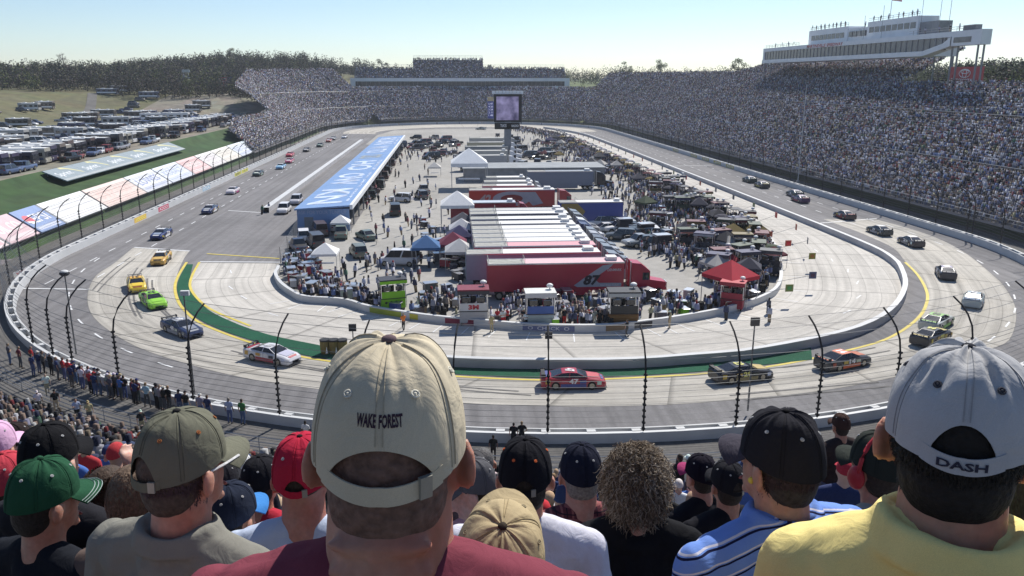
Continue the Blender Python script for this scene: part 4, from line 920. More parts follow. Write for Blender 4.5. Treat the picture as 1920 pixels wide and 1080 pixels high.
mb.tube([(xx(925), .5, hz(183)), (xx(979), .5, hz(183))], .12, 4); mb.build('lamp_rack', M_CLAD, r)
# ---------------------------------------------------------------- billboards on the bank of the left straight
mP = mat('poster_sheet', attr='Col', rough=.55, noise=(.8, .06))
BX = -58.9; ang = math.atan(.68); ux = Vector((-math.cos(ang), 0, math.sin(ang)))
def onbank(x, y, x0, z0):                # sight line meets the slanted plane through (x0, z0)
    d = ray(x, y); nrm = Vector((math.sin(ang), 0, math.cos(ang))); q = Vector((x0, 0, z0)); return CAM+d*((q-CAM).dot(nrm)/d.dot(nrm))
bot = [(-40,492),(22,459),(77,436),(127,419),(206,390),(277,361),(327,344),(367,327),(397,313),(424,302),(450,290),(474,282),(494,275)]
ys_ = [onbank(x, y, BX, 2.2).y for x, y in bot]
STY = [((.66,.56,.57),'MOTOR',(.55,.2,.25)),((.64,.48,.51),'OIL CO',(.75,.7,.7)),((.24,.32,.52),'PEPSI',(.75,.75,.8)),((.75,.76,.76),'FIGHT ON',(.66,.66,.7)),((.72,.6,.56),'STP 500',(.68,.48,.44)),((.70,.72,.76),'LOWES',(.25,.3,.52)),((.68,.72,.8),'KOBALT',(.4,.46,.64)),((.70,.5,.5),'VIRGINIA',(.75,.72,.7)),((.74,.72,.71),'LOTTERY',(.6,.55,.58)),((.74,.72,.66),'SUNNY',(.62,.56,.5)),((.68,.72,.77),'BLUE CO',(.35,.4,.6)),((.55,.62,.66),'MART',(.7,.7,.7))]
for i, (bg, s, fg) in enumerate(STY):
    m_ = sum(bg)/3; dc = {'deep': bg}; bgk = bg; bg = tuple(max(.03, (m_+(c-m_)*1.15)*.92) for c in bg)
    y0, y1 = ys_[i]+.3, ys_[i+1]-.3; H = 5.1; o = Vector((BX, y0, 2.2))
    r = empty('billboard', o, 0, {(.24,.32,.52):'deep blue slanted billboard with a red disc'}.get(bgk, ('pale pink' if bg[0]-bg[2] > .08 else 'pale blue' if bg[2]-bg[0] > .05 else 'white')+' slanted billboard')+(' with bold blue letters' if s == 'LOWES' else ' with red tones' if bg[0]-bg[2] > .08 else '')+' on the left bank', 'billboard', 'slanted billboards along the left straight')
    mb = MB(); L = Vector((0, y1-y0, 0)); n_ = Vector((math.sin(ang), 0, math.cos(ang)))
    vs = [Vector((0,0,0)), L, L+ux*H, ux*H]; mb.add(vs+[v-n_*.25 for v in vs], [(0,1,2,3),(7,6,5,4),(0,4,5,1),(1,5,6,2),(2,6,7,3),(3,7,4,0)], 0, bg)
    mb.text(s, onquad(n_*.012+ux*H*.36+L*.12, L*.76, ux*H*.36), 0, fg)
    c2 = tuple(.5*(a+b) for a, b in zip(bg, fg)); a = n_*.008+ux*H*.08+L*.06; mb.poly([a, a+L*.88, a+L*.88+ux*H*.14, a+ux*H*.14], 0, c2)
    if s == 'PEPSI':
        pts = [n_*.016+ux*H*(.55+.2*math.sin(t))+L*(.2+.14*math.cos(t)) for t in np.linspace(0, 6.28, 20)[:-1]]; mb.poly(pts[::-1], 0, (.6,.12,.16)); mb.poly([p+n_*.006 for p in pts[10:18]][::-1], 0, (.8,.8,.82))
    mb.build('poster', mP, r)
    mb = MB(); 
    for t in (-.012, 1.012): mb.strip([L*t-n_*.02-Vector((0,.3,0)), L*t-n_*.02+Vector((0,.3,0))], [L*t-n_*.02+ux*H-Vector((0,.3,0)), L*t-n_*.02+ux*H+Vector((0,.3,0))]) if t < 0 and i % 2 else None
    for t in (.05, .95): mb.tube([L*t-n_*.3, L*t+ux*H*.9-n_*.3], .1, 4); mb.tube([L*t+ux*H*.9-n_*.3, L*t+ux*H*.9-n_*.3-Vector((0,0,1.6))], .1, 4)
    mb.build('frame', M_GREY, r)
# grey row higher up
r = None; gb = [(145,346),(190,331),(232,317),(270,304),(306,292),(348,279)]; X2 = -69.; Z2 = 5.75
ang2 = math.atan(.42); ux2 = Vector((-math.cos(ang2), 0, math.sin(ang2))); n2 = Vector((math.sin(ang2), 0, math.cos(ang2)))
gy = []
for x, y in gb:
    d = ray(x, y); q = Vector((X2, 0, Z2)); gy.append((CAM+d*((q-CAM).dot(n2)/d.dot(n2))).y)
for i in range(5):
    y0, y1 = gy[i], gy[i+1]-.05; L = Vector((0, y1-y0, 0)); H = 4.5
    r = empty('billboard', (X2, y0, Z2), 0, 'grey banner lettered in white with a yellow streak, below the motorhomes', 'billboard', 'grey banners on the upper bank')
    vs = [Vector((0,0,0)), L, L+ux2*H, ux2*H]; mb = MB(); mb.add(vs+[v-n2*.2 for v in vs], [(0,1,2,3),(7,6,5,4),(0,4,5,1),(1,5,6,2),(2,6,7,3),(3,7,4,0)], 0, (.25,.30,.33))
    mb.poly([n2*.008+v for v in (ux2*H*.02, L+ux2*H*.02, L+ux2*H*.16, ux2*H*.16)], 0, (.36,.39,.40))
    mb.text('Sprint', onquad(n2*.014+ux2*H*.26+L*.10, L*.5, ux2*H*.42), 0, (.7,.73,.76))
    A = [n2*.014+L*(.5+.4*t)+ux2*H*(.85-.6*t*t) for t in np.linspace(0, 1, 8)]; mb.strip(A, [p+ux2*H*.14 for p in A], 0, (.62,.58,.3))
    mb.build('banner', mP, r)
    mb = MB()
    for t in (.1, .9): mb.tube([L*t-n2*.2+ux2*H*.9, L*t+ux2*H*.9-n2*.2-Vector((0,0,1.6))], .08, 4)
    mb.build('frame', M_GREY, r)

for y, x, z in ((33,3.6,39.2),(36,4,39.2),(40,3.8,39.2),(43,4.2,39.2),(47,3.6,39.2),(52,4,39.2),(55,3.6,39.2),(72,3.6,38.8),(75,3.6,38.8),(78,3.7,38.8),(80,3.5,38.8),(83,3.6,38.8),(86,3.6,38.8),(89,3.7,38.8),(92,3.6,38.8),(95,3.6,38.8),(60,3.8,38.),(103,1,34.2),(108,1.2,34.2),(113,1,34.2),(119,1,34.2),(10,1,34.2),(14,1.2,34.2),(18,1,34.2),(24,1,34.2),(27,1.4,34.2)):
    person((118+x, 177.5+y, z), math.pi/2+random.uniform(-.4,.4), random.choice(['stand','fold','shade']), 'on the press box roof', 'people on the press box roof', random.choice(['black','navy','slate']), 'black', 0, size=1.1)
# spectators on the walkway by the fence, left
SP = [(40,690),(63,690),(98,704),(122,712),(132,716),(141,716),(150,718),(160,722),(166,724),(176,728),(182,734),(190,742),(206,745),(214,738),(222,738),(233,742),(246,745),(260,752),(290,758),(302,762),(312,764),(319,757),(344,758),(392,760),(411,768),(426,770),(452,782),(476,784),(75,700),(172,738),(198,732),(240,736),(64,706),(250,738),(136,726),(156,730),(180,742),(210,748),(228,750),(270,752),(280,748),(110,712),(84,700),(20,684),(325,764),(368,764)]
SPC = {40:('maroon',0),63:('red',0),122:('red',0),132:('red',0),141:('navy',0),166:('maroon','white'),206:('grey','white'),190:('grey','white'),260:('maroon',0),290:('light blue',0),302:('black','black'),344:('black',0),452:('light blue',0),476:('green',0),426:('navy',0)}
for i, (x, y) in enumerate(SP):
    p = G(x, y, .3); a = math.atan2(p.y-114, p.x-12); p = arc_pt(a, max(math.hypot(p.x-12, p.y-114)-65, 1.6+random.random()*.4)); c = SPC.get(x, (None, None))
    person((p.x, p.y, .3), a+math.pi/2+random.uniform(-.3, .3), random.choice(['stand','stand','stand','fold','hips','shade','stand']), 'by the catch fence', 'spectators by the fence', c[0], random.choice(['denim','black','denim','slate']), c[1], size=1.1)
for x, y, s, h, ps in [(75,775,'white','white','walk'),(107,772,'black','black','stand'),(147,790,'light blue',0,'walk'),(170,795,'tan','tan','walk'),(268,812,'black','white','stand'),(90,740,'white',0,'walk')]:
    p = G(x, y, .9); a = math.atan2(p.y-114, p.x-12); person((p.x, p.y, .9), a-.4, ps, 'behind the railing', 'spectators in the aisle', s, None, h)
for x, y in [(963,838),(978,836),(925,862),(575,836)]:
    p = G(x, y, .3); person((p.x, p.y, .3), random.uniform(-.3, .3), 'hips' if x == 978 else 'stand', 'below the lower seats', 'spectators by the fence', 'black' if x > 700 else 'white', 'black', 0)
# ---------------------------------------------------------------- the near grandstand
def nz_(d): k = max(0, int((d-7.)/.85)); return .9+.425*k
M_BEN = mat('bench_aluminium', (.34,.345,.36), .7, .0, noise=(2., .12))
r = empty('grandstand', (0, 44, .3), 0, 'near curved grandstand with grey benches under the spectators in the foreground', 'grandstand')
st = MB(); bn = MB(); ang_ = [R_(192+1.6*i) for i in range(98)]
for k in range(58):
    d = 7.+.85*k; z = .9+.425*k; rows = []
    for a in ang_: rows.append((arc_pt(a, d), arc_pt(a, d+.85)))
    up_ = Vector((0,0,1)); st.strip([q[0]+up_*(z-.45 if k else .25) for q in rows], [q[0]+up_*z for q in rows]); st.strip([q[0]+up_*z for q in rows], [q[1]+up_*z for q in rows])
    if k > 1 and k < 46:
        b = MB(); i0 = [arc_pt(a, d+.5)+up_*(z+.40) for a in ang_]; i1 = [arc_pt(a, d+.78)+up_*(z+.40) for a in ang_]
        bn.strip(i0, i1); bn.strip([p-up_*.05 for p in i0], i0); 
        for j in range(0, len(ang_), 2): bn.tube([i0[j]+(i1[j]-i0[j])*.5, i0[j]+(i1[j]-i0[j])*.5-up_*.4], .025, 4)
rel(st, 'seating_steps', mat('stand_concrete_near', (.15,.15,.155), .9, noise=(1.2, .2)), r); rel(bn, 'bench', M_BEN, r)
rr = empty('railing', (0, 44, .3), 0, 'long grey railing separating the walkway from the near seats', 'railing'); mb = MB()
A = [arc_pt(R_(190+1.1*i), 5.1)+Vector((0,0,.3)) for i in range(146)]
for h in (1.15, .8, .45, .12): mb.tube([p+Vector((0,0,h)) for p in A], .032, 4)
rel(mb, 'rails', M_RAIL, rr)
mb = MB()
for i in range(0, 146, 2): mb.tube([A[i], A[i]+Vector((0,0,1.15))], .03, 4)
rel(mb, 'uprights', M_RAIL, rr, kind='stuff')
# people in its seats, left and right of the foreground group
cand = []
for k in range(1, 42):
    d = 7.+.85*k+.45; z = .9+.425*k; R0 = NR+d
    for a in np.arange(R_(196), R_(300), .58/R0):
        p = arc_pt(a, d)+Vector((0,0,z)); 
        if p.y > CAM.y+88 or (p-CAM).dot(CF) < 4: continue
        x, y, c = PX(p+Vector((0,0,1.25)))
        if -25 < x < 600 and y < 1020 and c > 5.5:
            if x > 190 and k < 4 and random.random() < .8 or x > 330 and k < 10: continue
            if random.random() < (.9 if k > 1 else .5): cand.append((c, p, a, k, x, y))
        elif 870 < x < 1680 and c > 5.5 and k > 9 and random.random() < (.45 if k > 22 else .2): cand.append((c, p, a, k, x, y))
cand.sort(key=lambda t: t[0]); MAXI = 95; cr = [[], []]
for i, (c, p, a, k, x, y) in enumerate(cand):
    if i < MAXI or x > 800 and c < 30:
        ps = random.choice(['seat','seat','seat','stand'])
        rowd = 'row %d' % (k+1)
        person(p+(Vector((p.x-12, p.y-114, 0)).normalized()*(.18 if ps == 'seat' else -.1)), a+math.pi/2+random.uniform(-.3,.3), ps, 'in the near seats', 'spectators in the near seats')
    else: cr[0].append(tuple(p)); cr[1].append(a+math.pi/2+math.pi)
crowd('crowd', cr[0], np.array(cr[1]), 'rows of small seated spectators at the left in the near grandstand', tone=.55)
# ---------------------------------------------------------------- vehicles
M_PNT = mat('car_paint', obj=True, rough=.28, spec=.5, noise=(1.5, .04)); M_TYR = mat('tyre_rubber', (.02,.02,.02), .85, noise=(6., .2)); M_RIM = mat('wheel_rim', (.35,.33,.28), .35, .6, noise=(4., .1))
M_GLASS = mat('car_glass', (.018,.02,.026), .08, spec=.7, noise=(2., .1)); M_LAMP = mat('lamp_lens', (.6,.6,.55), .2, noise=(5., .1)); M_TAIL = mat('tail_lens', (.35,.03,.03), .3, noise=(5., .1))
M_ROOFW = mat('trailer_roof_white', (.72,.72,.71), .5, noise=(.7, .08)); M_ROOFG = mat('roof_deck_grey', (.33,.33,.31), .8, noise=(1.2, .25)); M_PLAIN = mat('painted_panel', obj=True, rough=.5, noise=(1.2, .06)); M_CANV = mat('canvas', obj=True, rough=.9, noise=(3., .05))
M_CHRO = mat('bright_metal', (.55,.56,.58), .3, .8, noise=(5., .1)); M_DKPL = mat('dark_plastic', (.03,.03,.033), .6, noise=(8., .2))
def wheel(root, x, y, r, w, name='wheel'):
    mb = MB(); s = 1 if x > 0 else -1; mb.cyl((x-s*w, y, r), (x, y, r), r, 16); o = mb.build(name, M_TYR, root, smooth=False)
    mb = MB(); mb.cyl((x-s*.02, y, r), (x+s*.012, y, r), r*.6, 12); mb.cyl((x, y, r), (x+s*.03, y, r), r*.15, 8); mb.build('rim', M_RIM, o); return o
def ring(y, w, zb, zt, n=0): return [(-w*.9, y, zb), (-w, y, zb+.22*(zt-zb)), (-w*1.0, y, zb+.62*(zt-zb)), (-w*.94, y, zb+.9*(zt-zb)), (-w*.8, y, zt), (0, y, zt+.025), (w*.8, y, zt), (w*.94, y, zb+.9*(zt-zb)), (w*1.0, y, zb+.62*(zt-zb)), (w, y, zb+.22*(zt-zb)), (w*.9, y, zb)]
def vehicle(name, st, zb, cab, wheels, body=M_PNT, extra=None, wins=True):
    """st: stations (y, half width, deck height); cab: bottom and roof outlines of the greenhouse"""
    r = empty(name); mb = MB(); mb.loft([ring(y, w, zb if 0 < i < len(st)-1 else zb+.12, zt) for i, (y, w, zt) in enumerate(st)])
    if cab:
        yb0, yb1, wb, zb0, zb1, yr0, yr1, wr, zr = cab
        c = [(-wb*.95,yb0,zb0),(wb*.95,yb0,zb0),(wb,yb1,zb1),(-wb,yb1,zb1),(-wr*.97,yr0,zr-.03),(wr*.97,yr0,zr-.03),(wr,yr1,zr-.02),(-wr,yr1,zr-.02)]
        c = [Vector(p) for p in c]; ym = (yr0+yr1)/2; R0 = [c[4], Vector((-wr,ym,zr+.02)), c[7], c[6], Vector((wr,ym,zr+.02)), c[5]]
        B0 = [c[0], Vector((-wb*1.02,(yb0+yb1)/2,(zb0+zb1)/2)), c[3], c[2], Vector((wb*1.02,(yb0+yb1)/2,(zb0+zb1)/2)), c[1]]
        mb.loft([B0, R0])
    mb.build('body', body, r)
    if cab and wins:
        def pane(a, b, d, e, nm, k=.08):            # inset panel lying just outside a face
            a, b, d, e = map(Vector, (a, b, d, e)); m = (a+b+d+e)/4; n = (b-a).cross(e-a).normalized()
            if n.dot(m-Vector((0, (yb0+yb1)/2, zb0))) < 0: n = -n
            p = [q+(m-q)*k+n*.012 for q in (a, b, d, e)]; q2 = [q-n*.03 for q in p]; w_ = MB(); w_.add(p+q2, [(0,1,2,3),(0,4,5,1),(1,5,6,2),(2,6,7,3),(3,7,4,0)]); w_.build(nm, M_GLASS, r)
        pane(c[3], c[2], c[6], c[7], 'windscreen'); pane(c[1], c[0], c[4], c[5], 'rear_window')
        for s, (b0, bm, b1, r0, rm, r1) in ((0, (c[0], B0[1], c[3], c[4], R0[1], c[7])), (1, (c[1], B0[4], c[2], c[5], R0[4], c[6]))):
            pane(b0, bm, rm, r0, 'side_window', .1); pane(bm, b1, r1, rm, 'side_window', .1)
    for x, y, rr, w in wheels: wheel(r, x, y, rr, w); wheel(r, -x, y, rr, w)
    if extra: extra(r)
    PROTOS.append(r); return r
def lights(yf, yr, x, zf, zr):
    def f(r):
        for s in (-1, 1):
            mb = MB(); mb.obox((s*x, yf, zf), (.34,.06,.14)); mb.build('headlight', M_LAMP, r); mb = MB(); mb.obox((s*x, yr, zr), (.3,.06,.14)); mb.build('tail_light', M_TAIL, r)
    return f
def race_extra(r):
    mb = MB(); mb.box(-.72, .72, -2.5, -2.2, 1.16, 1.185); mb.box(-.74, -.715, -2.52, -2.16, 1.0, 1.24); mb.box(.715, .74, -2.52, -2.16, 1.0, 1.24)
    for s in (-.3, .3): mb.box(s-.02, s+.02, -2.4, -2.3, .95, 1.16)
    mb.build('rear_wing', M_DKPL, r)
    mb = MB(); mb.box(-.8, .8, 2.3, 2.68, .1, .125); mb.build('splitter', M_DKPL, r)
    mb = MB(); mb.box(-.4, .4, 2.5, 2.6, .22, .42); mb.build('grille', M_DKPL, r)
    for s in (-1, 1):
        mb = MB(); mb.obox((s*.62, 2.40, .56), (.3,.16,.12)); mb.build('headlight', M_LAMP, r)
        mb = MB(); mb.box(s*.985-.012, s*.985+.012, -1.0, 1.0, .2, .5); mb.build('side_stripe', M_PLAIN, r)
    mb = MB(); mb.add([(-.55,1.15,.965),(.55,1.15,.965),(.5,2.1,.84),(-.5,2.1,.84)], [(0,1,2,3)]); mb.build('hood_panel', M_PLAIN, r)
    mb = MB(); mb.add([(-.7,-1.9,1.035),(.7,-1.9,1.035),(.7,-2.3,1.02),(-.7,-2.3,1.02)], [(3,2,1,0)]); mb.build('deck_panel', M_PLAIN, r)
RACE = vehicle('race_car', [(-2.55,.8,.9),(-2.45,.92,.98),(-1.7,.975,1.0),(-.6,.96,.96),(.6,.96,.94),(1.2,.975,.92),(2.0,.95,.82),(2.45,.86,.66),(2.6,.7,.48)], .13, (-1.8,1.15,.82,.98,.92,-.85,.3,.62,1.31), [(.985,-1.4,.345,.27),(.985,1.45,.345,.27)], extra=race_extra)
SUV = vehicle('suv', [(-2.35,.86,.95),(-2.2,.95,1.05),(0,.96,1.05),(1.2,.95,1.05),(2.2,.9,.92),(2.4,.78,.75)], .28, (-2.25,1.15,.9,1.04,1.02,-2.0,.45,.74,1.78), [(.96,-1.4,.37,.25),(.96,1.45,.37,.25)], extra=lights(2.3,-2.33,.68,.75,.9))
PICK = vehicle('pickup_truck', [(-2.8,.9,1.0),(-2.7,.96,1.06),(0,.97,1.06),(1.4,.96,1.08),(2.5,.92,.98),(2.75,.8,.8)], .34, (-.75,1.3,.9,1.05,1.05,-.55,.65,.74,1.82), [(.97,-1.7,.39,.26),(.97,1.75,.39,.26)], extra=lambda r: (lights(2.66,-2.78,.7,.8,.9)(r), MB().box(-.78,.78,-2.6,-.9,1.062,1.09).build('load_bed', M_DKPL, r)))
VAN = vehicle('van', [(-2.7,.9,1.2),(-2.6,.98,1.25),(0,.99,1.25),(1.5,.97,1.2),(2.4,.92,1.0),(2.6,.8,.8)], .3, (-2.6,1.7,.95,1.22,1.15,-2.5,.85,.82,2.15), [(.99,-1.6,.36,.25),(.99,1.65,.36,.25)], extra=lights(2.5,-2.7,.7,.8,1.0))
SEDAN = vehicle('sedan', [(-2.4,.8,.85),(-2.25,.88,.93),(-1.2,.91,.93),(1.0,.91,.92),(2.1,.86,.8),(2.35,.74,.6)], .2, (-1.75,1.15,.84,.92,.9,-.95,.25,.66,1.43), [(.91,-1.4,.32,.22),(.91,1.4,.32,.22)], extra=lights(2.24,-2.38,.64,.65,.78))
def rv_extra(r):
    mb = MB(); mb.box(-1.2, 1.2, 5.03, 5.1, 1.5, 2.7); mb.build('windscreen', M_GLASS, r)
    for s in (-1, 1):
        for y0, y1 in ((3.2,4.6),(.8,2.2),(-2,-.6),(-4.4,-3.)):
            mb = MB(); mb.box(s*1.265-.012, s*1.265+.012, y0, y1, 1.75, 2.5); mb.build('window', M_GLASS, r)
        mb = MB(); mb.box(s*1.268-.012, s*1.268+.012, -4.8, 4.7, 1.0, 1.45); mb.build('side_stripe', M_PLAIN, r)
    mb = MB(); mb.obox((0,-2,3.55), (.9,1.2,.3)); mb.build('roof_unit', M_ROOFW, r); mb = MB(); mb.obox((0,2,3.53), (.8,1.,.26)); mb.build('roof_unit', M_ROOFW, r)
    mb = MB(); mb.cyl((1.3,-3,3.2), (1.3,3.2,3.2), .09, 8); mb.build('awning_roll', M_PLAIN, r)
    for s in (-1, 1): mb = MB(); mb.obox((s*.9, 5.1, .95), (.4,.08,.2)); mb.build('headlight', M_LAMP, r)
def boxbody(name, W, L, zb, zt, rnd, m):
    mb = MB(); pr = [(-W, zb), (-W, zt-rnd), (-W+rnd*.7, zt), (W-rnd*.7, zt), (W, zt-rnd), (W, zb)]; mb.loft([[(x, -L, z) for x, z in pr][::-1], [(x, L, z) for x, z in pr][::-1]], cap=True); return mb
r = empty('motorhome'); boxbody('', 1.25, 5.05, .45, 3.42, .22, 0).build('body', M_PNT, r)
for y in (-3.1, -2.2, 3.6):
    for x in (1.26, -1.26): wheel(r, x, y, .48, .3)
boxbody('', 1.2, 4.95, 3.3, 3.44, .05, 0).build('roof', M_ROOFW, r); rv_extra(r); RV = r; PROTOS.append(r)
# hauler: rear end at x=0, tractor towards +X
def mk_hauler():
    r = empty('hauler'); mb = MB(); mb.box(0, 16.2, -1.29, 1.29, 1.0, 4.05); mb.box(2.4, 12.4, -1.25, 1.25, .42, 1.); mb.build('trailer', M_PNT, r)
    mb = MB(); mb.box(4.4, 16.2, -1.3, 1.3, 4.05, 4.1); mb.build('roof_panel', M_CANV, r)
    mb = MB(); mb.box(0, 4.4, -1.3, 1.3, 4.05, 4.09)
    for x in (0.05, 4.35): mb.tube([(x,-1.2,4.09),(x,-1.2,4.6),(x,1.2,4.6),(x,1.2,4.09)], .03, 4)
    mb.build('roof_deck', M_ROOFG, r)
    mb = MB(); mb.box(-.05, 16.25, -1.33, -1.25, 3.98, 4.13); mb.box(-.05, 16.25, 1.25, 1.33, 3.98, 4.13); mb.build('roof_rail', M_CHRO, r)
    mb = MB(); mb.box(-.06, 0, -1.2, 1.2, 1.05, 3.9); mb.build('tail_door', M_PLAIN, r)
    mb = MB(); mb.obox((14.9,.2,4.3), (1.2,1.3,.4)); mb.build('roof_unit', M_ROOFW, r)
    for x in (1.3, 2.6):
        for s in (-1.27, 1.27):
            w = wheel(r, s, 0, .5, .5); w.location = (x, 0, 0); w.rotation_euler.z = 0
            w.data.transform(Matrix.Identity(4))
    # tractor
    mb = MB(); mb.box(17.2, 19.4, -1.18, 1.18, .75, 3.0); mb.add([(17.2,-1.18,3.),(17.2,1.18,3.),(19.4,1.1,3.),(19.4,-1.1,3.),(17.2,-1.1,3.95),(17.2,1.1,3.95),(18.3,.98,3.8),(18.3,-.98,3.8)], [(4,7,6,5),(0,4,5,1),(1,5,6,2),(2,6,7,3),(3,7,4,0)])
    mb.add([(19.4,-1.1,.75),(19.4,1.1,.75),(21.6,.95,.75),(21.6,-.95,.75),(19.4,-1.05,2.0),(19.4,1.05,2.0),(21.4,.8,1.65),(21.4,-.8,1.65)], [(0,1,2,3)[::-1],(4,7,6,5)[::-1],(0,4,5,1)[::-1],(1,5,6,2)[::-1],(2,6,7,3)[::-1],(3,7,4,0)[::-1]])
    mb.build('cab', M_PNT, r)
    mb = MB(); mb.add([(19.42,-1.0,2.08),(19.42,1.0,2.08),(19.3,.95,2.95),(19.3,-.95,2.95)], [(0,1,2,3)]); mb.build('windscreen', M_GLASS, r)
    for s in (-1, 1):
        mb = MB(); mb.box(18.5, 19.3, s*1.19-.01, s*1.19+.01, 2.0, 2.85); mb.build('side_window', M_GLASS, r)
        mb = MB(); mb.cyl((17.05, s*1.0, 1.), (17.05, s*1.0, 4.1), .09, 8); mb.build('exhaust_stack', M_CHRO, r)
        mb = MB(); mb.cyl((17.4, s*1.05, .75), (19.0, s*1.05, .75), .32, 10); mb.build('fuel_tank', M_CHRO, r)
        mb = MB(); mb.obox((21.45, s*.75, 1.1), (.1,.3,.25)); mb.build('headlight', M_LAMP, r)
    mb = MB(); mb.box(21.55, 21.66, -.6, .6, .85, 1.6); mb.build('grille', M_CHRO, r)
    mb = MB(); mb.box(13.0, 19., -.5, .5, .7, .95); mb.build('chassis', M_DKPL, r)
    for x in (14.2, 15.5, 20.6):
        for s in (-1.2, 1.2):
            mb = MB(); mb.cyl((x, s, .5), (x, s*.62, .5), .5, 14); o = mb.build('wheel', M_TYR, r); mb = MB(); mb.cyl((x, s*1.0, .5), (x, s*1.02, .5), .28, 10); mb.build('rim', M_CHRO, o)
    PROTOS.append(r); return r
HAUL = mk_hauler()
for w in [c for c in HAUL.children if c.name.startswith('wheel') and c.location.x > 0]:   # trailer axles turn the same way as the tractor's
    for q in [w]+list(w.children): q.data.transform(Matrix.Rotation(math.pi/2, 4, 'Z')) if False else None
def fix_axles():
    for w in [c for c in HAUL.children if c.name.split('.')[0] == 'wheel' and c.location.x > 0]:
        x = w.location.x; w.location = (0, 0, 0)
        for q in [w]+list(w.children):
            q.data.transform(Matrix.Translation((x, 0, 0)) @ Matrix.Rotation(math.pi/2, 4, 'Z'))
fix_axles()
# ------------------------------------------------ placing them
def heading_at(p):
    if p.y < 114: a = math.atan2(p.y-114, p.x-12); return Vector((-math.sin(a), math.cos(a), 0))
    if p.y > 372: a = math.atan2(p.y-370, p.x-9.5); return Vector((-math.sin(a), math.cos(a), 0))
    return Vector((0, -1, 0)) if p.x < 10 else Vector((-.0195, 1, 0))
def dec(o, name, fn, cols): 
    mb = MB(); fn(mb); x = mb.build(name, M_PLAIN, o); x.color = (*cols, 1); return x
def race(x, y, num, body, stripe, hood, label, rot=0, fg=(.8,.8,.8), wheelc=None):
    p = G(x, y, 0.04); t = heading_at(p); rz = math.atan2(t.y, t.x)-math.pi/2+rot
    o = place(RACE, (p.x, p.y, .045), rz, label, 'race car', 'race cars on the track', {'body': body, 'side_stripe': stripe, 'hood_panel': hood, 'deck_panel': stripe})
    for s in (-1, 1):
        dec(o, 'door_number', lambda m: m.text(num, onquad((s*.985+s*.012, s*-.34, .52), (0, s*.72, 0), (-s*.02, 0, .42)), bold=.04), fg)
    dec(o, 'roof_number', lambda m: m.text(num, onquad((-.36, -.62, 1.345), (.72, 0, 0), (0, .75, 0)), bold=.04), fg)
    if PX(p)[2] < 150:         # sponsor patches along the flanks and nose
        for s in (-1, 1):
            for y0, y1, z0, z1 in ((-2.2,-1.82,.5,.86),(-.95,-.45,.6,.85),(1.86,2.2,.42,.7),(.5,1.0,.55,.8)):
                dec(o, 'sponsor_patch', lambda m: m.add([(s*1.0,y0,z0),(s*1.0,y1,z0),(s*.985,y1,z1),(s*.985,y0,z1)] if y1 < 1.5 and y0 > -1.5 else [(s*.985,y0,z0),(s*(.975 if y0 < 0 else .955),y1,z0),(s*(.965 if y0 < 0 else .94),y1,z1),(s*.975,y0,z1)], [(0,1,2,3)]), jit(random.choice([stripe, hood, (.6,.6,.6), (.5,.4,.08), (.05,.05,.06)]), .2))
        dec(o, 'nose_patch', lambda m: m.add([(-.5,2.2,.79),(.5,2.2,.79),(.42,2.42,.70),(-.42,2.42,.70)], [(0,1,2,3)]), stripe)
    return o
K = (.02,.02,.025); W = (.7,.7,.72)
